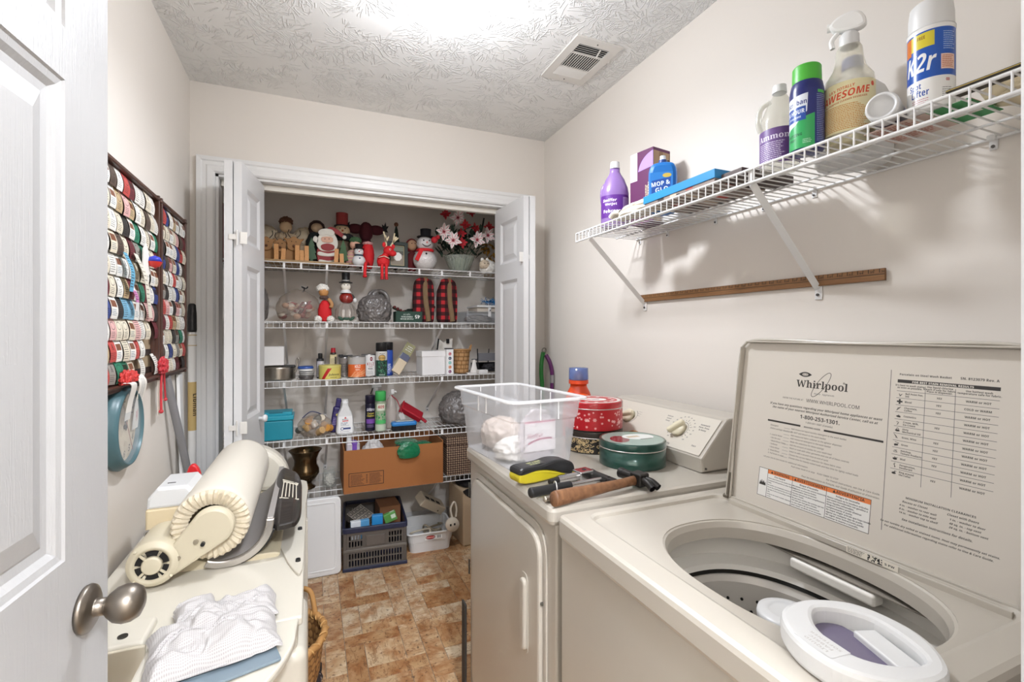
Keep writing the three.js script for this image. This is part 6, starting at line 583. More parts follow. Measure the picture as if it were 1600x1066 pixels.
  { const t = thing('trigger_spray_bottle', 'white trigger spray bottle behind the green-capped can', 'spray bottle', [0.365, Y, -3.06]); part('bottle_body', la([[0, 0], [0.036, 0], [0.038, 0.01], [0.038, 0.13], [0.02, 0.175], [0.014, 0.19], [0, 0.19]], 28), whitePl, t); part('trigger_head', bx(0.06, 0.036, 0.022, 0.006, 0.235, 0, 0.008), whitePl, t); part('neck_collar', cy(0.016, 0.017, 0.05, 0, 0.188, 0), whitePl, t); part('trigger', bar([-0.018, 0.236, 0], [-0.03, 0.2, 0], 0.01, 0.006, [1, 0, 0]), blackPl, t); }
  { const t = thing('clear_spray_bottle', 'clear bottle with a white nozzle and red tube beside the blue scrub brush', 'spray bottle', [0.445, Y, -2.965]); part('bottle_body', la([[0, 0.001], [0.03, 0.001], [0.033, 0.008], [0.033, 0.12], [0.026, 0.17], [0.012, 0.19], [0.01, 0.2]], 28), M(0xefe9e4, 0.15, { transmission: 0.7, thickness: 0 }), t); part('nozzle', mg(bx(0.02, 0.03, 0.018, 0.008, 0.205, 0, 0.004), bar([0.01, 0.225, 0], [0.032, 0.216, 0], 0.012, 0.01)), whitePl, t); part('dip_tube', tb([[0.0, 0.2, 0.012], [0.03, 0.17, 0.03], [0.05, 0.12, 0.034], [0.06, 0.09, 0.034]], 0.003, 20), M(0xa8323e, 0.4), t); part('tag', bar([0.05, 0.09, 0.034], [0.07, 0.05, 0.03], 0.03, 0.003, [0, 0, 1]), M(0xcfcbc6, 0.5), t); }
  { const t = thing('red_dustpan', 'red plastic hand scoop leaning behind the blue scrub brush', 'scoop', [0.585, Y, -3.02]); const g = bar([-0.065, 0.118, 0], [0.055, 0.04, 0.01], 0.07, 0.04, [0, 0.85, 0.5]); part('scoop', g, M(0xa81c2c, 0.4), t); part('handle', bar([0.05, 0.042, 0.01], [0.085, 0.012, 0.016], 0.03, 0.018), M(0xa81c2c, 0.4), t); part('rim', bar([-0.07, 0.121, 0], [-0.062, 0.116, 0], 0.076, 0.046, [0, 0.85, 0.5]), M(0xbf2434, 0.4), t); }
  { const t = thing('scrub_brush', 'blue handled scrub brush with black bristles on the fourth shelf', 'brush', [0.505, Y, -2.87]); const s = rr(0.15, 0.06, 0.02); part('brush_block', mv(rot(ex(s, 0.024, 0.008), -PI / 2), 0, 0.028, 0), M(0x2f7ec2, 0.35), t); part('grip', mv(rot(ex(rr(0.11, 0.03, 0.014), 0.008, 0.003), -PI / 2), 0.005, 0.05, 0), M(0x9fa3a0, 0.4), t); const r = rng(3), p = []; for (let i = 0; i < 24; i++) for (let j = 0; j < 8; j++) p.push(box(0.0042, 0.03, 0.0042, (i - 11.5) * 0.0058, 0, (j - 3.5) * 0.0066)); part('bristles', mg(p), blackC, t).userData.kind = 'stuff'; }
  solo('grey_plastic_bag', 'big crumpled grey plastic bag at the right of the fourth shelf', 'plastic bag', lump(0.12, 0.12, 0.11, 0.22, 3, 14, 0.7, 28, 0.75), bagGrey, [0.872, Y, -2.98]);
}
function can4(name, label, x, z, r, h, body, cap, draw, capH) { const t = thing(name, label, 'spray can', [x, SY[4], z]); part('can', la([[0, 0], [r - 0.002, 0], [r, 0.003], [r, h - 0.008], [r * 0.9, h], [0, h]], 32), body, t); part('cap', mv(la([[0, 0], [r * 1.01, 0], [r * 1.01, capH], [r * 0.93, capH + 0.004], [0, capH + 0.004]], 32), 0, h - 0.002, 0), cap, t); part('printed_label', wrap(r + 0.0005, h - 0.016, 0.005), draw, t); return t; }
{ // shelf 5
  const Y = SY[5];
  { const t = thing('brass_vase', 'dark brass flared vase on the lowest shelf', 'vase', [-0.035, Y, -2.95]); part('vase_body', la([[0, 0.002], [0.052, 0.002], [0.054, 0.008], [0.036, 0.02], [0.034, 0.035], [0.055, 0.055], [0.074, 0.085], [0.072, 0.11], [0.06, 0.135], [0.06, 0.165], [0.075, 0.2], [0.088, 0.218], [0.084, 0.219], [0.07, 0.2], [0.055, 0.165], [0.055, 0.13], [0, 0.06]], 48), M(0x6f5c42, 0.22, { metalness: 0.95 }), t); }
  { const t = thing('glass_jar', 'small clear glass jar with crumpled paper on the lowest shelf', 'jar', [0.092, Y, -2.93]); part('jar_body', la([[0, 0.002], [0.035, 0.002], [0.038, 0.008], [0.038, 0.078], [0.032, 0.09], [0.032, 0.104], [0.0345, 0.106]], 32), M(0xf2f4f2, 0.06, { transmission: 0.9, thickness: 0 }), t); part('contents', lump(0.028, 0.034, 0.028, 0.3, 4, 3, 0.8, 10).translate(0, 0.006, 0), M(0xcfcac2, 0.8), t); }
  { const t = thing('cardboard_box', 'open brown cardboard box with a printed black panel on the lowest shelf', 'box', [0.436, Y + 0.001, -2.925]), kb = M(0x9a6234, 0.85), ki = M(0x8a5a36, 0.9), w = 0.55, h = 0.237, d = 0.355;
    part('front_panel', bx(w, h, 0.005, 0, 0, d / 2, 0.001), kb, t); part('back_panel', bx(w, h, 0.005, 0, 0, -d / 2, 0.001), ki, t); part('side_panel', bx(0.005, h + 0.012, d, -w / 2, 0, 0, 0.001), kb, t); part('side_panel', bx(0.005, h + 0.012, d, w / 2, 0, 0, 0.001), kb, t); part('base', bx(w, 0.005, d, 0, 0, 0, 0.001), ki, t);
    part('printed_panel', pl(0.188, 0.075, -0.158, 0.074, d / 2 + 0.0032), TM(512, 204, (c, W, H) => { fill(c, '#9a6234', 0, 0, W, H); c.strokeStyle = '#33201a'; c.lineWidth = 9; c.strokeRect(5, 5, W - 10, H - 10); const r = rng(15); lines(c, 26, 28, 210, 9, 18, '#4a2f22', r, 9); lines(c, 300, 28, 190, 9, 18, '#4a2f22', r, 9); txt(c, 'CAUTION', 262, 102, 30, '#33201a', 'sans-serif', 'bold', 'center', -PI / 2); }, 0.85), t); }
  { const t = thing('white_shirt', 'crumpled white printed cloth in the open cardboard box', 'cloth', [0.335, Y + 0.08, -2.92]); part('cloth', lump(0.072, 0.11, 0.1, 0.2, 3, 5, 0.5, 14, 0.5), M(0xdcd8d6, 0.9), t); }
  { const t = thing('purple_capped_bottle', 'white bottle with a wide purple band at the left end of the cardboard box', 'bottle', [0.215, Y + 0.008, -2.87]); part('bottle_body', bx(0.075, 0.25, 0.06, 0, 0, 0, 0.012), M(0xcfc7cc, 0.4), t); part('purple_band', bx(0.034, 0.25, 0.062, 0.008, 0.005, 0, 0.008), M(0x7d52b4, 0.35), t); part('cap', cy(0.014, 0.016, 0.03, -0.02, 0.25, 0), whitePl, t); }
  { const t = thing('green_plastic_bag', 'shiny green plastic bag hanging over the front of the cardboard box', 'plastic bag', [0.568, Y + 0.17, -2.86]), gm = M(0x12724a, 0.25, { clearcoat: 0.5, transmission: 0.1 }); part('bag_mound', lump(0.118, 0.036, 0.075, 0.22, 3, 8, 0.5, 20, 0.6).translate(0, 0.008, 0), gm, t); part('hanging_fold', lump(0.062, 0.05, 0.012, 0.25, 3, 18, 0.8, 14, 0.6).translate(-0.06, 0.0, 0.136), gm, t); part('bridge', lump(0.065, 0.011, 0.085, 0.25, 3, 28, 0.6, 14, 0.6).translate(-0.06, 0.0705, 0.06), gm, t); }
  { const t = thing('woven_box', 'brown and beige woven box with a lid beside the cardboard box', 'storage box', [0.872, Y + 0.001, -3.0]), wv = TM(256, 256, (c) => { fill(c, '#3b2720', 0, 0, 256, 256); c.fillStyle = '#bda184'; for (let i = 0; i < 8; i++) for (let j = 0; j < 8; j++) { if ((i + j) % 2) c.fillRect(i * 32 + 3, j * 32 + 10, 27, 11); else c.fillRect(i * 32 + 10, j * 32 + 3, 11, 27); } }, 0.8, {}, { rep: [9, 9] }); const uv = (g) => { const p = g.attributes.position, n = g.attributes.normal, u = g.attributes.uv; for (let i = 0; i < p.count; i++) u.setXY(i, Math.abs(n.getX(i)) > 0.7 ? p.getZ(i) : p.getX(i), Math.abs(n.getY(i)) > 0.7 ? p.getZ(i) : p.getY(i)); return g; }; part('box_body', uv(bx(0.216, 0.19, 0.3, 0, 0, 0, 0.004)), wv, t); part('lid', uv(bx(0.228, 0.056, 0.31, 0, 0.186, 0, 0.005)), wv, t); part('label_holder', bx(0.004, 0.06, 0.05, 0.112, 0.06, 0.1, 0.001), M(0xd8cbb0, 0.6), t); }
}
{ // closet floor
  { const t = thing('tote_lid', 'big white plastic tote lid standing against the lowest shelf', 'lid', [-0.1, 0.0005, -2.735]), s = rr(0.49, 0.405, 0.03, 0, 0.2025); const g = ex(s, 0.024, 0.007); part('lid_plate', g, whitePl, t); const f = rr(0.44, 0.355, 0.02, 0, 0.2025); f.holes.push(rr(0.425, 0.34, 0.014, 0, 0.2025)); part('raised_border', ex(f, 0.005, 0.0015).translate(0, 0, 0.022), whitePl, t); part('hand_grip', bx(0.07, 0.012, 0.006, 0.1, 0.012, 0.022, 0.003), M(0xe4e3e2, 0.4), t); t.rotation.x = -0.1; }
  { const t = thing('folding_crate', 'grey folding crate with a navy rim full of boxes on the closet floor', 'crate', [0.338, 0, -2.925], -0.07), gr = M(0x57514b, 0.55), nv = M(0x1f2540, 0.45), w = 0.335, d = 0.44, h = 0.235;
    const wall = (L, n, turn, x, z) => { const s = rr(L, h - 0.03, 0.004, 0, (h - 0.03) / 2 + 0.012); const hole = (cx, cy0, a, b) => s.holes.push(new THREE.Path([[cx - a / 2, cy0 - b / 2], [cx - a / 2, cy0 + b / 2], [cx + a / 2, cy0 + b / 2], [cx + a / 2, cy0 - b / 2]].map((q) => new THREE.Vector2(...q)))); for (let i = 0; i < n; i++) { const cx = (i - (n - 1) / 2) * (L - 0.05) / n; for (const [y, b] of [[0.042, 0.032], [0.08, 0.03], [0.146, 0.03], [0.18, 0.026]]) if (!(y > 0.1 && Math.abs(cx) < L * 0.2)) hole(cx, y, (L - 0.05) / n * 0.58, b); } part('side_wall', mv(rot(ex(s, 0.008), 0, turn, 0), x, 0, z), gr, t); };
    wall(w, 19, 0, 0, d / 2 - 0.008); wall(w, 19, 0, 0, -d / 2); wall(d, 24, PI / 2, w / 2 - 0.008, 0); wall(d, 24, PI / 2, -w / 2, 0);
    part('hinge_rib', bx(w + 0.004, 0.016, 0.012, 0, 0.104, d / 2 - 0.003, 0.004), M(0x6a645d, 0.5), t); for (const sx of [-1, 1]) part('corner_post', bx(0.018, h - 0.02, 0.014, sx * (w / 2 - 0.008), 0.01, d / 2 - 0.005, 0.004), gr, t); part('base', mg(bx(w + 0.008, 0.02, 0.014, 0, 0, d / 2 - 0.002, 0.004), bx(w, 0.008, d, 0, 0.002, 0, 0.003)), nv, t);
    { const s = rr(w + 0.012, d + 0.012, 0.02); s.holes.push(rr(w - 0.014, d - 0.014, 0.014)); part('rim', mv(rot(ex(s, 0.03, 0.004), -PI / 2), 0, h - 0.028, 0), nv, t); } part('handle_plate', bx(0.1, 0.055, 0.006, 0, 0.13, d / 2 + 0.001, 0.002), M(0x5e5751, 0.5), t); }
  solo('printed_carton', 'tilted printed grey-brown carton at the left in the folding crate', 'box', rot(bx(0.1, 0.055, 0.12, 0, 0, 0, 0.001), 0.5, 0.5, 0.35), TM(128, 128, (c) => { fill(c, '#8d857a', 0, 0, 128, 128); const r = rng(8); for (let i = 0; i < 12; i++) { c.strokeStyle = '#3a3632'; c.lineWidth = 5; c.strokeRect(8 + (i % 4) * 30, 8 + Math.floor(i / 4) * 40, 20, 24); } }, 0.8), [0.262, 0.2, -2.89]);
  solo('brown_carton', 'plain brown carton at the right in the folding crate', 'box', bx(0.12, 0.15, 0.16, 0, 0, 0, 0.001), M(0x7d5334, 0.85), [0.42, 0.125, -2.94], 0.05);
  solo('blue_packet', 'bright blue packet showing above the crate rim', 'packet', bx(0.06, 0.1, 0.03, 0, 0, 0, 0.003), M(0x2f8ed0, 0.35), [0.34, 0.168, -2.775], -0.1);
  solo('white_packet', 'white and light blue packet beside the bright blue packet in the crate', 'packet', bx(0.1, 0.1, 0.03, 0, 0, 0, 0.003), TM(64, 64, (c) => { fill(c, '#dfe3e8', 0, 0, 64, 64); fill(c, '#5a9fd0', 34, 0, 30, 64); }, 0.4), [0.245, 0.15, -2.775], 0.05);
  solo('green_packet', 'green and white packet at the right front of the crate', 'packet', rot(bx(0.07, 0.05, 0.03, 0, 0, 0, 0.003), 0, 0, 0.3), TM(64, 64, (c) => { fill(c, '#5d9a4c', 0, 0, 64, 64); fill(c, '#d5e0cf', 36, 14, 24, 30); }, 0.4), [0.42, 0.215, -2.79]);
  { const t = thing('dishpan', 'white plastic dishpan with a red label holding power strips', 'dishpan', [0.655, 0, -2.91], -0.05), ring9 = (w, d, r, y0, w1, d1, y1) => { const a = rr(w, d, r).getPoints(5), b = rr(w1, d1, r).getPoints(5), pos = []; for (let i = 0; i < a.length; i++) { const j = (i + 1) % a.length; const A = [a[i].x, y0, a[i].y], B = [a[j].x, y0, a[j].y], C = [b[j].x, y1, b[j].y], D = [b[i].x, y1, b[i].y]; pos.push(...A, ...C, ...B, ...A, ...D, ...C); } const g = new THREE.BufferGeometry(); g.setAttribute('position', new THREE.Float32BufferAttribute(pos, 3)); g.computeVertexNormals(); return clean(g); };
    part('pan_body', mg(ring9(0.24, 0.24, 0.04, 0, 0.255, 0.255, 0.06), ring9(0.255, 0.255, 0.04, 0.06, 0.262, 0.262, 0.062), ring9(0.262, 0.262, 0.04, 0.062, 0.275, 0.275, 0.112), rot(ex(rr(0.24, 0.24, 0.04), 0.003), -PI / 2)), whitePl, t); { const s = rr(0.292, 0.292, 0.045); s.holes.push(rr(0.27, 0.27, 0.04)); part('rim', mv(rot(ex(s, 0.01, 0.004), -PI / 2), 0, 0.11, 0), whitePl, t); } part('printed_label', mv(rot(pl(0.1, 0.026), -0.13, 0, 0), 0.015, 0.088, 0.137), TM(256, 66, (c, w, h) => { fill(c, '#ececeb', 0, 0, w, h); c.fillStyle = '#3a2020'; c.beginPath(); c.ellipse(80, 33, 74, 28, 0, 0, 7); c.fill(); c.fillStyle = '#b9302c'; c.beginPath(); c.ellipse(80, 33, 66, 22, 0, 0, 7); c.fill(); txt(c, 'Rubbermaid', 80, 34, 22, '#f2e6e0'); for (let i = 0; i < 5; i++) fill(c, '#555', 180 + i * 12, 14, 7, 40); }, 0.4), t); }
  const beige = M(0xb9ad98, 0.5);
  { const t = thing('power_strip', 'beige metal power strip with dark sockets slanting out of the dishpan', 'power strip', [0.66, 0.15, -2.92], 0.5); const g = bx(0.2, 0.055, 0.085, 0, 0, 0, 0.006); part('case', rot(g, 0.5, 0, -0.55).translate(0, 0.07, 0), beige, t); part('sockets', mg([-0.07, -0.02, 0.03].map((x) => rot(bx(0.034, 0.003, 0.022, x, 0.054, 0.016, 0.001), 0.5, 0, -0.55).translate(0, 0.07, 0))), M(0x2a2724, 0.6), t).userData.kind = 'stuff'; part('screw', rot(sp(0.004, 0.05, 0.02, 0.043), 0.5, 0, -0.55).translate(0, 0.07, 0), blackC, t); }
  { const t = thing('outlet_tap', 'round cream outlet tap with two dark slots hanging over the dishpan rim', 'outlet', [0.768, 0.128, -2.752]); part('housing', rot(la([[0, 0], [0.036, 0], [0.04, 0.006], [0.04, 0.03], [0, 0.032]], 32), PI / 2).translate(0, 0.028, -0.01), M(0xcdc3b2, 0.45), t); part('slot', bx(0.01, 0.013, 0.002, -0.013, 0.024, 0.022, 0.001), blackC, t); part('slot', bx(0.01, 0.013, 0.002, 0.011, 0.026, 0.022, 0.001), blackC, t); part('cord', tb([[0.0, 0.066, 0], [-0.004, 0.12, -0.01], [0.02, 0.15, -0.02], [0.034, 0.11, -0.02], [0.03, 0.06, -0.02]], 0.006, 30), M(0xd5ccbc, 0.5), t); }
  [[0.598, 0.014, -2.845, 3, 'loose beige cord coiled at the left in the dishpan'], [0.7, 0.014, -2.965, 8, 'darker beige cord looped under the power strip']].forEach(([x, y, z, s, label], i) => { const p = [], r = rng(s); for (let k = 0; k < 12; k++) { const a = k * 1.25; p.push([0.06 * Math.cos(a) + 0.02 * (r() - 0.5), 0.06 * r() + k * 0.004, 0.06 * Math.sin(a) * 0.8]); } solo('coiled_cable', label, 'cable', tb(p, 0.006, 120, 7), i ? M(0x9a8d76, 0.55) : M(0xc3b8a4, 0.5), [x, y, z]); });
  { const t = thing('waste_bin', 'tall beige waste bin lined with a black bag behind the dryer corner', 'bin', [0.95, 0, -2.9], 0.08); part('bin_body', bx(0.24, 0.335, 0.26, 0, 0, 0, 0.012), M(0xb59f83, 0.6), t); part('black_bag', mg(lump(0.11, 0.02, 0.12, 0.15, 3, 5, 0.6, 14, 0.6).translate(0, 0.336, 0), ex(curve([[-0.121, 0.34], [0.121, 0.34], [0.121, 0.18], [0.06, 0.195], [0.0, 0.235], [-0.06, 0.28], [-0.112, 0.32]]), 0.004, 0.001).translate(0, 0, 0.1305)), M(0x141416, 0.3, { clearcoat: 0.4 }), t); }
}
// ---------- things on the dryer ----------
const DT = 0.9025;
{
  const t = thing('clear_tote', 'open translucent plastic tote on the far end of the dryer', 'tote', [0.61, DT, -1.425], 0.08), m = M(0xf3f3f4, 0.2, { transmission: 0.76, thickness: 0, ior: 1.2 });
  const ring9 = (w, d, r, y0, w1, d1, y1) => { const a = rr(w, d, r).getPoints(6), b = rr(w1, d1, r).getPoints(6), pos = []; for (let i = 0; i < a.length; i++) { const j = (i + 1) % a.length; const A = [a[i].x, y0, a[i].y], B = [a[j].x, y0, a[j].y], C = [b[j].x, y1, b[j].y], D = [b[i].x, y1, b[i].y]; pos.push(...A, ...C, ...B, ...A, ...D, ...C); } const g = new THREE.BufferGeometry(); g.setAttribute('position', new THREE.Float32BufferAttribute(pos, 3)); g.computeVertexNormals(); return clean(g); };
  part('tote_body', mg(ring9(0.2, 0.365, 0.03, 0.002, 0.218, 0.4, 0.14), ring9(0.218, 0.4, 0.03, 0.14, 0.228, 0.41, 0.146), ring9(0.228, 0.41, 0.03, 0.146, 0.235, 0.425, 0.2), rot(ex(rr(0.2, 0.365, 0.03), 0.002), -PI / 2)), m, t);
  { const s = rr(0.272, 0.462, 0.045); s.holes.push(rr(0.236, 0.426, 0.032)); part('rim', mv(rot(ex(s, 0.008, 0.003), -PI / 2), 0, 0.198, 0), M(0xf6f6f6, 0.25, { transmission: 0.45, thickness: 0 }), t); }
  for (const [x, z, ry] of [[0, 0.212, 0], [0, -0.212, 0], [0.117, 0, PI / 2], [-0.117, 0, PI / 2]]) for (const k of [-0.03, 0.03]) part('rib', mv(rot(bx(0.003, 0.052, 0.004, k, 0.146, 0, 0.001), 0, ry, 0), x, 0, z), M(0xffffff, 0.3, { transmission: 0.4, thickness: 0 }), t);
  const hb = thing('zip_food_bag', 'zip bag printed with pink lettering inside the translucent tote', 'plastic bag', [0.618, DT + 0.008, -1.278], 0.08); const g = lump(0.062, 0.085, 0.014, 0.1, 3, 4, 0.9, 14, 0.4); part('bag_film', g, M(0xf4eef0, 0.2, { transmission: 0.55, thickness: 0 }), hb);
  part('print', pl(0.104, 0.09, 0, 0.085, 0.0195), TM(384, 320, (c, w, h) => { fill(c, '#efe8e8', 0, 0, w, h); fill(c, '#d79aac', 0, 6, w, 22); fill(c, '#f7f4f2', 20, 66, 330, 30); txt(c, 'Hefty!', 120, 160, 66, '#b46a80', 'sans-serif', 'italic bold'); c.strokeStyle = '#b04a70'; c.lineWidth = 18; c.beginPath(); c.moveTo(40, 240); c.quadraticCurveTo(180, 176, 340, 200); c.stroke(); fill(c, '#f7f2f2', 60, 250, 260, 60); }, 0.4), hb);
  solo('crumpled_paper', 'crumpled white paper in the near half of the translucent tote', 'paper', lump(0.06, 0.04, 0.055, 0.3, 3, 6, 0.6, 14, 0.6), paper, [0.58, DT + 0.006, -1.365]);
  solo('tape_roll', 'grey roll of tape standing in the near right corner of the translucent tote', 'tape', mg(rot(la([[0.024, -0.012], [0.04, -0.012], [0.04, 0.012], [0.024, 0.012], [0.024, -0.012]], 36), 0, 0, PI / 2).translate(0, 0.041, 0)), M(0x8b8590, 0.5), [0.668, DT + 0.004, -1.345], 0.7);
  solo('wrapped_bundle', 'pale bundle in plastic film at the far end of the translucent tote', 'bundle', lump(0.07, 0.06, 0.08, 0.2, 3, 9, 0.7, 14, 0.5), M(0xcdbfb4, 0.5), [0.6, DT + 0.006, -1.52]);
}
{ const t = thing('detergent_bottle', 'orange laundry detergent bottle with a clear blue cap behind the red tin', 'bottle', [0.93, DT, -1.562], -0.3), o = M(0xd9481c, 0.3); const body = la([[0, 0], [0.058, 0], [0.066, 0.008], [0.068, 0.08], [0.062, 0.13], [0.048, 0.17], [0.036, 0.19], [0.034, 0.205], [0, 0.206]], 40); body.scale(0.9, 1, 0.6); part('bottle_body', body, o, t); part('handle', tb([[-0.03, 0.17, 0.012], [-0.04, 0.14, 0.022], [-0.01, 0.155, 0.028], [0.028, 0.15, 0.024], [0.044, 0.1, 0.02]], 0.012, 30, 10), M(0xe2581e, 0.3), t); part('collar', cy(0.037, 0.037, 0.014, 0, 0.203, 0), o, t); part('cap', la([[0.035, 0.217], [0.037, 0.22], [0.036, 0.262], [0, 0.263]], 36), M(0x8ea2d8, 0.12, { transmission: 0.7, thickness: 0 }), t); part('spout', la([[0.018, 0.215], [0.017, 0.235], [0.009, 0.25], [0, 0.25]], 20), M(0xd23b3b, 0.4), t); part('printed_label', (() => { const g = clean(new THREE.CircleGeometry(0.03, 24)); return mv(g, 0.02, 0.1, 0.043); })(), TM(96, 96, (c) => { fill(c, '#eee9e6', 0, 0, 96, 96); lines(c, 22, 40, 54, 3, 12, '#2c2c6a', rng(2), 6); }, 0.4), t); }
const tin = (name, label, x, y, z, r, h, side, lidM, topM, o = {}) => { const t = thing(name, label, 'tin', [x, y, z], o.turn || 0); part('tin_body', la([[0, 0], [r - 0.001, 0], [r, 0.002], [r * 0.995, 0.004], [r * 0.995, h - 0.012], [0, h - 0.012]], 60), side.map ? M(0x2a211c, 0.4) : side, t); if (side.map) part('printed_side', wrap(r * 0.9975, h - 0.024, 0.003, -PI, 2 * PI), side, t); part('rolled_rim', mv(rot(clean(new THREE.TorusGeometry(r * 0.995, 0.0016, 8, 60)), PI / 2), 0, h - 0.0215, 0), M(0xd8d2cc, 0.25, { metalness: 0.6 }), t); part('lid', la([[r * 1.002, h - 0.02], [r * 1.006, h - 0.019], [r * 1.006, h - 0.003], [r * 0.985, h], [r * 0.94, h - 0.001], [0, h - 0.001]], 60), lidM, t); if (topM) { const g = clean(new THREE.CircleGeometry(r * 0.93, 48)); g.rotateX(-PI / 2); part('lid_print', mv(g, 0, h - 0.0005, 0), topM, t); } return t; };
{
  const scroll = TM(1024, 128, (c, w, h) => { fill(c, '#1b1714', 0, 0, w, h); const r = rng(19); c.strokeStyle = '#c9b183'; for (let i = 0; i < 260; i++) { const x = r() * w, y = r() * h, R = 7 + 12 * r(), a0 = r() * 6.3; c.lineWidth = 3 + 3 * r(); c.beginPath(); for (let k = 0; k < 22; k++) { const a = a0 + k * 0.33, q = R * (1 - k / 24); c.lineTo(x + q * Math.cos(a), y + q * Math.sin(a)); } c.stroke(); c.fillStyle = '#c9b183'; c.beginPath(); c.ellipse(x + R * Math.cos(a0), y + R * Math.sin(a0), 6, 3, a0, 0, 7); c.fill(); } }, 0.35);
  tin('damask_tin', 'black and cream scroll patterned round tin under the red snowflake tin', 0.893, DT, -1.4, 0.097, 0.072, scroll, M(0x2a231c, 0.35), null);
  const flakes = TM(1024, 128, (c, w, h) => { fill(c, '#b3141f', 0, 0, w, h); const r = rng(23); for (let i = 0; i < 150; i++) { const x = r() * w, y = 8 + r() * (h - 16), R = 4 + 10 * r() * r(); c.strokeStyle = c.fillStyle = 'rgba(240,196,190,.9)'; c.lineWidth = 2.5; for (let k = 0; k < 6; k++) { const a = k * PI / 3; c.beginPath(); c.moveTo(x, y); c.lineTo(x + R * Math.cos(a), y + R * Math.sin(a)); c.stroke(); c.beginPath(); c.arc(x + R * 0.7 * Math.cos(a), y + R * 0.7 * Math.sin(a), R * 0.27, 0, 7); c.fill(); } } }, 0.3);
  const redTop = TM(256, 256, (c) => { fill(c, '#d9d2cc', 0, 0, 256, 256); c.fillStyle = '#b3141f'; c.beginPath(); c.arc(128, 128, 112, 0, 7); c.fill(); c.fillStyle = '#e6e2dd'; for (let i = 0; i < 12; i++) { c.beginPath(); c.arc(128 + 92 * Math.cos(i / 2), 128 + 92 * Math.sin(i / 2), 10, 0, 7); c.fill(); } c.beginPath(); c.ellipse(128, 128, 62, 46, 0.4, 0, 7); c.fill(); c.fillStyle = '#b3141f'; c.fillRect(92, 116, 72, 12); c.fillStyle = '#445'; c.fillRect(110, 138, 40, 7); }, 0.3);
  tin('snowflake_tin', 'bright red round tin with white snowflakes stacked on the patterned tin', 0.893, DT + 0.0725, -1.4, 0.0975, 0.094, flakes, M(0xb3141f, 0.25, { clearcoat: 0.6 }), redTop);
  const gm = M(0x1f4a40, 0.28, { metalness: 0.35, clearcoat: 0.6 }); const gt = tin('green_tin', 'dark green round tin with a clear window lid in front of the control panel', 0.9, DT, -1.195, 0.099, 0.074, gm, gm, TM(256, 256, (c) => { fill(c, '#8fa79d', 0, 0, 256, 256); c.fillStyle = '#7c3038'; c.beginPath(); c.ellipse(70, 120, 40, 60, 0.5, 0, 7); c.fill(); c.fillStyle = '#dfe3df'; c.beginPath(); c.ellipse(170, 110, 70, 50, 0.2, 0, 7); c.fill(); c.fillStyle = '#c3b49a'; c.fillRect(120, 90, 60, 26); c.fillStyle = '#5d6f68'; c.fillRect(150, 150, 60, 14); }, 0.12));
}
solo('wooden_scoop', 'small round tan wooden piece between the red tin and the dryer controls', 'scoop', rot(la([[0, 0], [0.03, 0], [0.032, 0.006], [0.03, 0.012], [0, 0.013]], 24), 0, 0, 0.9).translate(0.008, 0.036, 0), tan, [0.977, DT + 0.002, -1.302], 0.2);
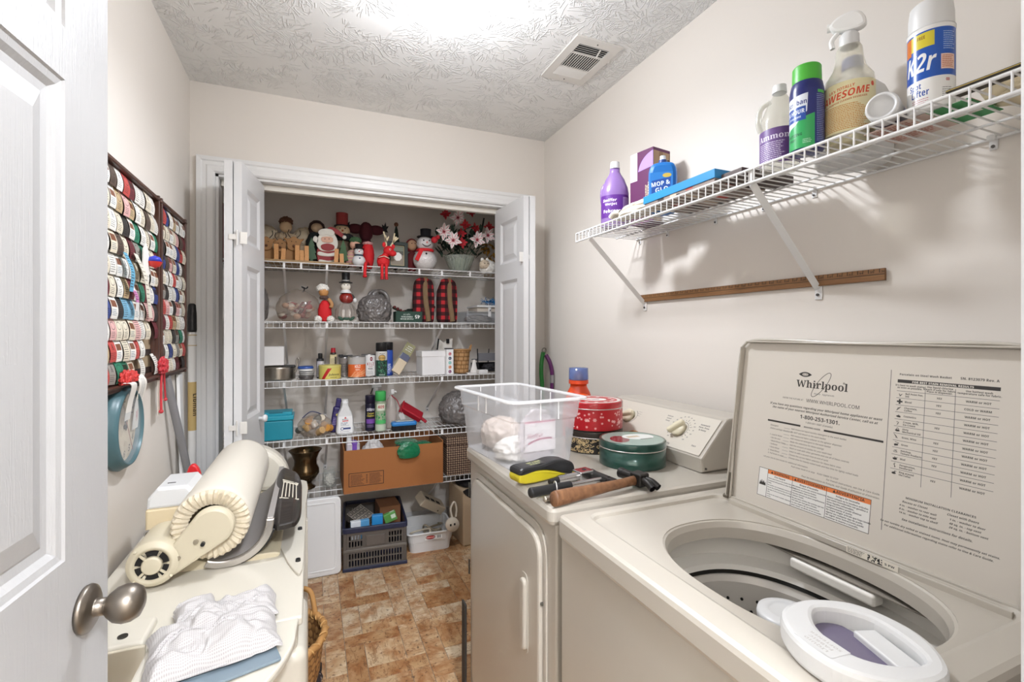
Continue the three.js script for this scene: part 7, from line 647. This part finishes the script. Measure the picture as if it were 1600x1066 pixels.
{ // tools along the near edge of the dryer top
  const t = thing('stud_finder', 'yellow and black hand tool beside the translucent tote', 'tool', [0.572, DT + 0.009, -1.148], 0.18); part('lower_body', ex(curve([[-0.088, 0.002], [-0.09, 0.022], [-0.02, 0.026], [0.03, 0.014], [0.06, 0.004]]), 0.05, 0.005).translate(0, 0, -0.025), M(0xb7a81f, 0.4), t); part('upper_body', ex(curve([[-0.09, 0.022], [-0.088, 0.036], [-0.02, 0.04], [0.03, 0.045], [0.085, 0.03], [0.09, 0.004], [0.05, 0.006], [0.02, 0.018], [-0.03, 0.026]]), 0.054, 0.006).translate(0, 0, -0.027), blackPl, t); { const g = pl(0.08, 0.036); g.rotateX(-PI / 2); g.rotateZ(0.05); part('print', mv(g, -0.038, 0.0405, 0), TM(256, 116, (c, w, h) => { fill(c, '#22221f', 0, 0, w, h); txt(c, 'STRAIT-LINE', 128, 40, 36, '#c9cf8a'); lines(c, 30, 70, 190, 2, 18, '#b9bf7a', rng(2), 7); }, 0.4), t); }
  const c2 = thing('chrome_tool', 'short chrome tool with a square head behind the black hammer', 'tool', [0.632, DT + 0.001, -1.1], 0.16); part('square_head', bx(0.05, 0.026, 0.04, 0.042, 0, 0, 0.004), chrome, c2); part('barrel', rod([-0.045, 0.012, 0], [0.02, 0.012, 0], 0.011, 0.011, 20), chrome, c2); part('tip', rod([-0.072, 0.011, 0.002], [-0.045, 0.012, 0], 0.007, 0.009, 14), darkIron, c2); part('hole', cy(0.006, 0.006, 0.001, 0.045, 0.0257, 0, 16), blackC, c2);
  const h2 = thing('small_hammer', 'small hammer with a black grip lying on the dryer edge', 'hammer', [0.6, DT, -1.04], 0.115); part('grip', mg(rod([-0.12, 0.0145, 0], [-0.005, 0.0145, 0], 0.0125, 0.0105, 20), sp(0.0125, -0.12, 0.0145, 0, 0.5, 1, 1)), blackPl, h2); part('shaft', rod([-0.005, 0.0145, 0], [0.1, 0.0145, 0], 0.006, 0.006, 14), chrome, h2); part('head', mg(rod([0.103, 0.0145, -0.036], [0.103, 0.0145, 0.02], 0.0115, 0.0115, 18), rod([0.103, 0.0145, -0.05], [0.103, 0.0145, -0.036], 0.0135, 0.0115, 18), bx(0.02, 0.02, 0.034, 0.103, 0.004, 0.026, 0.004)), darkIron, h2); part('wire_tie', mv(rot(clean(new THREE.TorusGeometry(0.0145, 0.0016, 6, 24)), 0, PI / 2 - 0.35, 0), -0.05, 0.016, 0), M(0xd5d3d0, 0.3, { metalness: 0.6 }), h2);
  solo('steel_punch', 'slim steel rod between the two hammers', 'tool', mg(rod([-0.085, 0.0075, 0], [0.05, 0.0075, 0], 0.0068, 0.0062, 16), rod([0.05, 0.0075, 0], [0.16, 0.0075, 0], 0.004, 0.003, 12), sp(0.0075, -0.085, 0.0075, 0, 0.6, 1, 1)), M(0xbdb6a8, 0.3, { metalness: 0.9 }), [0.585, DT, -1.0], 0.1);
  const h3 = thing('claw_hammer', 'claw hammer with a brown wooden handle on the near edge of the dryer', 'hammer', [0.63, DT, -0.975], 0.16), wd = woodMat([140, 100, 68], [98, 64, 42], 3, 24, 0.45, 5); const hg = la([[0, -0.13], [0.0165, -0.13], [0.0185, -0.122], [0.0175, -0.08], [0.015, -0.02], [0.0125, 0.04], [0.0115, 0.09], [0.0125, 0.13], [0, 0.135]], 24); hg.scale(1, 1, 0.78); rot(hg, 0, 0, -PI / 2); part('handle', mv(hg, 0, 0.0195, 0), wd, h3);
  part('head', mg(rod([0.143, 0.022, -0.05], [0.143, 0.022, -0.012], 0.0125, 0.0115, 20), rod([0.143, 0.022, -0.064], [0.143, 0.022, -0.05], 0.014, 0.013, 20), bx(0.034, 0.034, 0.038, 0.143, 0.005, 0.003, 0.005)), darkIron, h3); part('claw', mg([-0.008, 0.008].map((k) => tb([[0.143 + k * 0.5, 0.024, 0.015], [0.143 + k, 0.022, 0.036], [0.143 + k * 1.3, 0.012, 0.056]], 0.009, 14, 8))), darkIron, h3);
}
solo('dark_board', 'dark narrow board standing on the floor at the far front corner of the dryer', 'board', bx(0.008, 0.34, 0.04, 0, 0, 0, 0.003), M(0x3b3733, 0.7), [0.499, 0, -1.625]);
{ // duster wands hanging in the right corner
  const t = thing('green_duster', 'green plastic duster handle hanging in the back right corner', 'duster', [1.228, 0.6, -2.455]); part('handle', tb([[0, 0.585, 0], [-0.012, 0.52, 0], [-0.014, 0.46, 0.002], [-0.008, 0.4, 0], [-0.006, 0.2, 0], [-0.006, 0.0, 0]], 0.0125, 40, 10).scale(1, 1, 0.7), M(0x2a8a3a, 0.4), t); part('hanging_ring', mv(clean(new THREE.TorusGeometry(0.013, 0.004, 8, 24)), 0.004, 0.594, 0.004), M(0x8a877c, 0.4, { metalness: 0.5 }), t);
  const u = thing('purple_duster', 'purple and silver duster handle hanging beside the green one', 'duster', [1.252, 0.6, -2.42]); part('grip', tb([[-0.02, 0.57, -0.012], [-0.002, 0.53, 0], [0.01, 0.48, 0.004], [0.012, 0.455, 0.004]], 0.012, 24, 10), M(0x5a2258, 0.3), u); part('silver_band', rod([0.012, 0.455, 0.004], [0.011, 0.41, 0.004], 0.0125, 0.0125, 20), silverG, u); part('lower_handle', rod([0.011, 0.41, 0.004], [0.008, 0.0, 0.002], 0.011, 0.01, 16), M(0x5a2258, 0.3), u);
}
// ---------- things on the wall shelf ----------
const ST = 1.7;
{
  const t = thing('purple_jug', 'translucent purple cleaner jug at the far end of the wall shelf', 'bottle', [1.075, ST, -1.535], -0.62), m = M(0xa583c4, 0.25, { transmission: 0.35, thickness: 0 }); const b = la([[0, 0], [0.046, 0], [0.05, 0.006], [0.05, 0.13], [0.047, 0.15], [0.034, 0.185], [0.022, 0.205], [0.018, 0.215], [0.018, 0.23], [0, 0.231]], 40); b.scale(1.05, 1, 0.75); part('jug_body', b, m, t); part('cap', cy(0.017, 0.018, 0.024, 0, 0.228, 0), whitePl, t); part('handle', tb([[-0.035, 0.17, 0], [-0.046, 0.15, 0], [-0.046, 0.1, 0], [-0.04, 0.08, 0]], 0.008, 20), m, t); const l = wrap(0.0505, 0.085, 0.035, -1.35, 2.7); l.scale(1.05, 1, 0.75); part('printed_label', l, TM(384, 256, (c, w, h) => { fill(c, '#5d2a86', 0, 0, w, h); txt(c, 'Swiffer', 130, 60, 46, '#efe6f4', 'sans-serif', 'italic bold'); txt(c, 'WetJet', 150, 104, 40, '#efe6f4', 'sans-serif', 'bold'); txt(c, 'Febreze', 160, 184, 52, '#f4eef7', 'sans-serif', 'bold'); fill(c, '#a78dbd', 280, 30, 90, 200); lines(c, 286, 40, 76, 15, 12, '#5d2a86', rng(4), 5); }, 0.35), t);
}
{ const t = thing('purple_box', 'purple and white box with a floor picture behind the blue bottle on the wall shelf', 'box', [1.165, ST, -1.44], -1.4); part('carton', bx(0.11, 0.268, 0.09, 0, 0, 0, 0.001), M(0x5c1f50, 0.6), t); part('front_print', pl(0.109, 0.266, 0, 0.134, 0.0456), TM(256, 512, (c, w, h) => { fill(c, '#5c1f50', 0, 0, w, h); fill(c, '#e6e0e4', 0, 0, 80, 200); c.fillStyle = '#a98bd2'; c.beginPath(); c.moveTo(90, 140); c.quadraticCurveTo(120, 40, 256, 20); c.lineTo(256, 130); c.closePath(); c.fill(); const r = rng(6); for (let i = 0; i < 6; i++) { c.save(); c.translate(170 + i * 15, 300); c.rotate(-PI / 2); lines(c, -70, 0, 140, 1, 8, '#d9cfa8', r, 8); c.restore(); } fill(c, '#d9d4d8', 60, 392, 196, 40); }, 0.5), t); const g = pl(0.089, 0.266); g.rotateY(PI / 2); part('side_print', mv(g, 0.0556, 0.134, 0), TM(192, 512, (c, w, h) => { fill(c, '#a98a6a', 0, 0, w, h); const r = rng(16); for (let i = 0; i < 26; i++) { c.fillStyle = ['#6a4a34', '#c9b08e', '#8a6a4c', '#d8c8ac', '#4a362a'][i % 5]; c.beginPath(); c.ellipse(r() * w, 40 + r() * 440, 20 + 30 * r(), 16 + 22 * r(), r() * 3, 0, 7); c.fill(); } c.strokeStyle = '#3a2a20'; c.lineWidth = 5; for (let i = 0; i < 8; i++) { c.beginPath(); c.moveTo(r() * w, r() * h); c.lineTo(r() * w, r() * h); c.stroke(); } fill(c, '#5c1f50', 0, 0, w, 20); }, 0.5), t); }
{ const t = thing('blue_floor_bottle', 'bright blue floor polish bottle with a blue cap on the wall shelf', 'bottle', [1.085, ST, -1.275], -0.72), m = M(0x1f6fb8, 0.28); const b = ex(curve([[-0.042, 0.002], [-0.045, 0.08], [-0.044, 0.14], [-0.034, 0.16], [-0.014, 0.166], [0.014, 0.166], [0.034, 0.16], [0.044, 0.14], [0.045, 0.08], [0.042, 0.002]]), 0.05, 0.014).translate(0, 0, -0.025); part('bottle_body', b, m, t); part('neck', cy(0.013, 0.016, 0.014, 0, 0.162, 0), M(0x23407e, 0.35), t); part('cap', cy(0.009, 0.01, 0.014, 0, 0.176, 0), M(0xdfe4ea, 0.4), t); part('printed_label', pl(0.072, 0.12, -0.004, 0.07, 0.0256), TM(256, 400, (c, w, h) => { fill(c, '#2c7cc4', 0, 0, w, h); c.fillStyle = '#1f4f9c'; c.beginPath(); c.moveTo(20, 90); c.lineTo(236, 60); c.lineTo(220, 260); c.lineTo(120, 330); c.lineTo(16, 280); c.fill(); c.save(); c.translate(120, 150); c.rotate(-0.12); txt(c, 'MOP &', 0, -24, 66, '#eef2f6'); txt(c, 'GLO', 6, 46, 76, '#eef2f6'); c.restore(); lines(c, 40, 250, 160, 3, 16, '#cfe0ee', rng(4), 6); c.fillStyle = '#d0b04a'; c.beginPath(); c.ellipse(190, 40, 50, 24, 0, 0, 7); c.fill(); c.fillStyle = '#c9505a'; c.beginPath(); c.ellipse(170, 350, 50, 34, 0, 0, 7); c.fill(); }, 0.35), t); }
{ const t = thing('work_gloves', 'pair of cream cotton gloves lying at the front of the wall shelf', 'gloves', [1.03, ST, -1.335], -PI / 2 + 0.15), m = M(0xd9d0c0, 0.95); part('glove', lump(0.09, 0.02, 0.04, 0.2, 3, 4, 0.6, 14, 0.3), m, t); part('glove', mv(rot(lump(0.08, 0.018, 0.038, 0.2, 3, 14, 0.6, 14, 0.3), 0, 0.3, 0.08), 0.02, 0.02, -0.01), m, t); for (let i = 0; i < 4; i++) part('finger', tb([[-0.06, 0.02, -0.026 + i * 0.017], [-0.09, 0.022, -0.03 + i * 0.019], [-0.115 + 0.006 * Math.abs(i - 1.5), 0.01, -0.032 + i * 0.02]], 0.0085, 14, 8), m, t); }
{ const t = thing('blue_game_box', 'flat blue edged box lying on the wall shelf above the bracket', 'box', [1.085, ST, -1.105], -PI / 2); part('box_base', bx(0.29, 0.03, 0.19, 0, 0, 0, 0.001), TM(256, 64, (c, w, h) => { fill(c, '#8f8078', 0, 0, w, h); const r = rng(6); for (let i = 0; i < 20; i++) fill(c, ['#b0473c', '#6d5a50', '#c9b8a4', '#3a3432'][i % 4], r() * w, r() * h, 24, 20); }, 0.6), t); part('box_lid', bx(0.296, 0.024, 0.196, 0, 0.012, 0, 0.001), M(0x2a8ac4, 0.4), t); }
solo('white_carton', 'small white carton behind the flat blue box on the wall shelf', 'box', bx(0.11, 0.075, 0.07, 0, 0, 0, 0.002), M(0xe4e0dc, 0.6), [1.205, ST, -1.34], -PI / 2);
solo('brown_tray', 'dark brown flat tray at the near end of the blue edged box', 'tray', bx(0.068, 0.02, 0.19, 0, 0, 0, 0.003), M(0x4a3a34, 0.5), [1.1, ST, -0.919], -PI / 2);
{ const t = thing('ammonia_jug', 'clear jug with a purple label left of the green-capped aerosol', 'bottle', [1.075, ST, -0.835], -0.9); const m = M(0xefeee8, 0.12, { transmission: 0.82, thickness: 0 }); const b = la([[0, 0.001], [0.04, 0.001], [0.044, 0.006], [0.044, 0.115], [0.04, 0.135], [0.024, 0.175], [0.015, 0.19], [0.015, 0.2], [0, 0.2]], 36); part('jug_body', b, m, t); part('cap', cy(0.0155, 0.0165, 0.018, 0, 0.195, 0), whitePl, t); part('handle', tb([[-0.02, 0.178, 0], [-0.04, 0.165, 0], [-0.047, 0.13, 0], [-0.042, 0.105, 0]], 0.0065, 20), M(0xefeee8, 0.15, { transmission: 0.6, thickness: 0 }), t); part('printed_label', wrap(0.0446, 0.085, 0.012, -1.5, 3.0), TM(384, 256, (c, w, h) => { fill(c, '#6a4c86', 0, 0, w, h); txt(c, 'Ammonia', 170, 60, 56, '#e9e2ee', 'serif', 'bold'); lines(c, 40, 100, 200, 10, 14, '#d8cfe2', rng(5), 6); fill(c, '#b8a878', 290, 20, 70, 90); }, 0.4), t); }
{ const t = thing('green_capped_aerosol', 'navy and green sanitizing spray can with a bright green cap on the wall shelf', 'spray can', [1.02, ST, -0.725], -1.05), r = 0.0335; part('can', la([[0, 0], [r - 0.003, 0], [r, 0.004], [r, 0.135], [r * 0.9, 0.152], [r * 0.82, 0.155], [0, 0.155]], 40), M(0x232a6a, 0.28), t); part('cap', la([[r * 0.84, 0.152], [r * 0.86, 0.158], [r * 0.84, 0.188], [r * 0.78, 0.191], [0, 0.192]], 36), M(0x4fb53c, 0.4), t); part('printed_label', wrap(r + 0.0005, 0.128, 0.004, -1.7, 3.2), TM(512, 512, (c, w, h) => { fill(c, '#252c6e', 0, 0, w, h); c.fillStyle = '#35a85e'; c.beginPath(); c.moveTo(60, 512); c.lineTo(60, 340); c.lineTo(250, 250); c.lineTo(360, 220); c.lineTo(360, 512); c.fill(); c.fillStyle = '#dfe4ec'; c.beginPath(); c.moveTo(40, 60); c.lineTo(300, 40); c.lineTo(290, 200); c.lineTo(180, 300); c.lineTo(60, 340); c.fill(); txt(c, 'Microban', 160, 110, 58, '#2a3178'); fill(c, '#2a4fa0', 50, 150, 230, 120); txt(c, '24 HOUR', 160, 190, 52, '#eef2f8'); txt(c, 'Citrus Scent', 160, 236, 26, '#dfe6f2'); txt(c, 'SANITIZING', 150, 390, 34, '#123a2a'); txt(c, 'SPRAY', 130, 430, 34, '#123a2a'); lines(c, 380, 60, 110, 26, 16, '#8fa0c8', rng(4), 6); fill(c, '#48b44e', 390, 20, 90, 26); lines(c, 250, 440, 80, 3, 14, '#bfe6cc', rng(6), 6); }, 0.3), t); }
{ const t = thing('bleach_jug', 'big white jug with a blue cap behind the yellow spray bottle', 'bottle', [1.195, ST, -0.735], -1.0); const b = la([[0, 0], [0.068, 0], [0.074, 0.01], [0.075, 0.13], [0.06, 0.17], [0.03, 0.205], [0.02, 0.215], [0.02, 0.228], [0, 0.228]], 40); b.scale(1.05, 1, 0.95); part('jug_body', b, whitePl, t); part('cap', la([[0, 0.226], [0.021, 0.226], [0.022, 0.229], [0.021, 0.254], [0, 0.255]], 28), M(0x2a4aa0, 0.35), t); part('handle', tb([[-0.024, 0.21, 0.01], [-0.06, 0.19, 0.012], [-0.072, 0.14, 0.012]], 0.011, 20), whitePl, t); }
{ const t = thing('yellow_spray_bottle', 'tall clear spray bottle of yellow cleaner with orange print on the wall shelf', 'spray bottle', [1.078, ST, -0.67], -1.08), r = 0.046, m = M(0xf6f4ec, 0.1, { transmission: 0.7, thickness: 0 }); part('bottle_body', la([[0, 0.001], [r - 0.004, 0.001], [r, 0.006], [r, 0.125], [r * 0.96, 0.14], [0.031, 0.16], [0.026, 0.18], [0.024, 0.2], [0.018, 0.212]], 40).scale(1, 1, 0.85), m, t); part('liquid', la([[0, 0.003], [r - 0.006, 0.003], [r - 0.003, 0.008], [r - 0.003, 0.118], [0, 0.118]], 40).scale(1, 1, 0.85), M(0xe0d268, 0.15, { transmission: 0.35, thickness: 0 }), t); part('collar', la([[0.0165, 0.205], [0.019, 0.207], [0.018, 0.228], [0.013, 0.235], [0, 0.235]], 28), whitePl, t); part('trigger_head', mg(ex(curve([[-0.03, 0.245], [-0.036, 0.258], [-0.02, 0.272], [0.012, 0.274], [0.026, 0.262], [0.03, 0.242], [0.02, 0.236], [0.008, 0.236], [-0.01, 0.238]]), 0.022, 0.006).translate(0, 0, -0.011), rod([-0.04, 0.257, 0], [-0.03, 0.257, 0], 0.008, 0.008, 12)), M(0xf0efec, 0.35), t); part('trigger', tb([[-0.02, 0.242, 0], [-0.032, 0.228, 0], [-0.03, 0.212, 0]], 0.005, 14), M(0xf0efec, 0.35), t);
  part('printed_label', wrap(r + 0.0006, 0.1, 0.024, -1.4, 2.9).scale(1, 1, 0.85), TM(512, 384, (c, w, h) => { fill(c, '#e6dcae', 0, 0, w, h); c.save(); c.translate(220, 80); c.rotate(-0.1); txt(c, "LA's TOTALLY", -20, -30, 30, '#d05a2a', 'sans-serif', 'italic bold'); txt(c, 'AWESOME', 0, 20, 74, '#d94a22', 'sans-serif', 'italic bold'); txt(c, 'ALL PURPOSE CLEANER DEGREASER', 0, 66, 19, '#b8602a'); c.restore(); c.fillStyle = '#d94a22'; c.beginPath(); c.arc(440, 40, 18, 0, 7); c.fill(); lines(c, 40, 176, 380, 15, 13, '#c98a3c', rng(7), 7); }, 0.35), t);  t.scale.y = 1.07; }
{ const t = thing('fallen_spray_can', 'spray can lying down with its white cap facing the room', 'spray can', [1.052, ST + 0.0288, -0.579], -1.242); part('can', mv(rot(la([[0, 0], [0.024, 0], [0.026, 0.004], [0.026, 0.085], [0, 0.09]], 32), -PI / 2), 0, 0, 0.02), TM(256, 128, (c, w, h) => { fill(c, '#2a2350', 0, 0, w, h); const r = rng(3); for (let i = 0; i < 16; i++) fill(c, ['#3a58a0', '#6a4aa0', '#cfcfe6'][i % 3], r() * w, r() * h, 26, 10); }, 0.35), t); part('cap', mv(rot(la([[0.0, 0.012], [0.018, 0.012], [0.02, 0.0], [0.0255, 0.0], [0.027, 0.006], [0.0265, 0.04], [0, 0.042]], 36), -PI / 2), 0, 0, 0.06), whitePl, t); }
{ const t = thing('spot_remover_can', 'blue and white spot remover can with a tall white cap on the wall shelf', 'spray can', [1.05, ST + 0.002, -0.508], -1.15), r = 0.0335; part('can', la([[0, 0], [r - 0.002, 0], [r, 0.003], [r, 0.15], [r * 1.04, 0.152], [r * 1.04, 0.156], [0, 0.157]], 40), M(0xefeeec, 0.25), t); part('cap', la([[r * 0.98, 0.156], [r * 0.97, 0.185], [r * 0.9, 0.205], [r * 0.74, 0.21], [0, 0.21]], 36), whitePl, t); part('printed_label', wrap(r + 0.0005, 0.144, 0.003, -1.9, 3.4), TM(640, 512, (c, w, h) => { fill(c, '#ecebe8', 0, 0, w, h); fill(c, '#1f55b0', 0, 0, w, 320); fill(c, '#d8c83a', 180, 10, 210, 100); fill(c, '#d9762a', 100, 10, 90, 120); txt(c, 'FREE', 285, 40, 30, '#7a4a1a'); txt(c, 'K2r', 250, 210, 170, '#f2f2f0', 'sans-serif', 'italic bold'); fill(c, '#e6c0ae', 440, 180, 140, 100); lines(c, 450, 190, 120, 7, 12, '#b5705a', rng(3), 6); lines(c, 460, 30, 120, 9, 14, '#9ab4dc', rng(4), 6); c.fillStyle = '#1f55b0'; txt(c, 'Spot', 230, 360, 54, '#2a4a9a'); txt(c, 'Lifter', 270, 410, 60, '#2a4a9a'); lines(c, 200, 450, 160, 3, 14, '#c07a86', rng(5), 5); txt(c, '∞', 500, 350, 60, '#b04a4a'); lines(c, 450, 400, 100, 5, 14, '#777', rng(6), 5); }, 0.25), t);  t.scale.y = 0.955; }
solo('seed_packet', 'flat green and pink printed packet lying under the spot remover can', 'packet', bx(0.17, 0.0015, 0.11, 0, 0, 0, 0.0005), TM(256, 160, (c, w, h) => { fill(c, '#c9b0a4', 0, 0, w, h); lines(c, 10, 12, 130, 10, 13, '#a8604e', rng(8), 7); fill(c, '#2f8f4c', 160, 0, 96, h); fill(c, '#e0d8d0', 176, 60, 60, 50); }, 0.5), [1.09, ST - 0.0002, -0.53], -PI / 2);
{ const t = thing('canvas_gloves', 'cream canvas work gloves bunched up at the near end of the wall shelf', 'gloves', [1.15, ST, -0.325], -PI / 2), m = M(0xd8c7a4, 0.95); part('glove', lump(0.1, 0.05, 0.06, 0.22, 3, 6, 0.6, 20, 0.4, (x, y, z) => [x, y * (1 + 4 * Math.max(0, x)), z]), m, t); part('glove', lump(0.11, 0.025, 0.05, 0.2, 3, 16, 0.6, 16, 0.4).translate(-0.02, 0.0, 0.02), M(0xe0d2b4, 0.95), t); part('cuff', tb([[0.03, 0.09, 0.04], [0.06, 0.12, 0.02], [0.1, 0.15, 0.0], [0.14, 0.17, -0.01]], 0.016, 24, 10), m, t); part('finger', tb([[-0.06, 0.03, 0.03], [-0.1, 0.03, 0.04], [-0.13, 0.016, 0.045]], 0.014, 16, 10), M(0xe0d2b4, 0.95), t); part('finger', tb([[-0.06, 0.035, 0.0], [-0.1, 0.04, 0.005], [-0.135, 0.02, 0.01]], 0.014, 16, 10), m, t); }
solo('rubber_pad', 'dark and yellow rubber pad in front of the canvas gloves', 'pad', bx(0.13, 0.006, 0.04, 0, 0, 0, 0.003), TM(64, 64, (c) => { fill(c, '#3a3426', 0, 0, 64, 64); fill(c, '#b59a3c', 0, 20, 64, 16); }, 0.6), [1.0, ST, -0.39], -PI / 2);

// alike things carry the name of their group
for (const [name, group] of Object.entries({ closet_shelf: 'white wire shelves in the closet', plaid_stocking: 'red and black plaid stockings', paint_can: 'paint cans on the middle shelf', spray_paint_can: 'black-capped spray paint cans', round_container: 'small stack of round tubs', tag_rack: 'dark wooden tag racks', coiled_cable: 'beige cables in the dishpan', paper_strip: 'paper strips hanging from the tag racks', spray_can: 'spray cans on the fourth shelf' })) for (const o of scene.children) if (o.name.replace(/_\d{3}$/, '') === name) o.userData.group = group;
renderer.render(scene, camera);
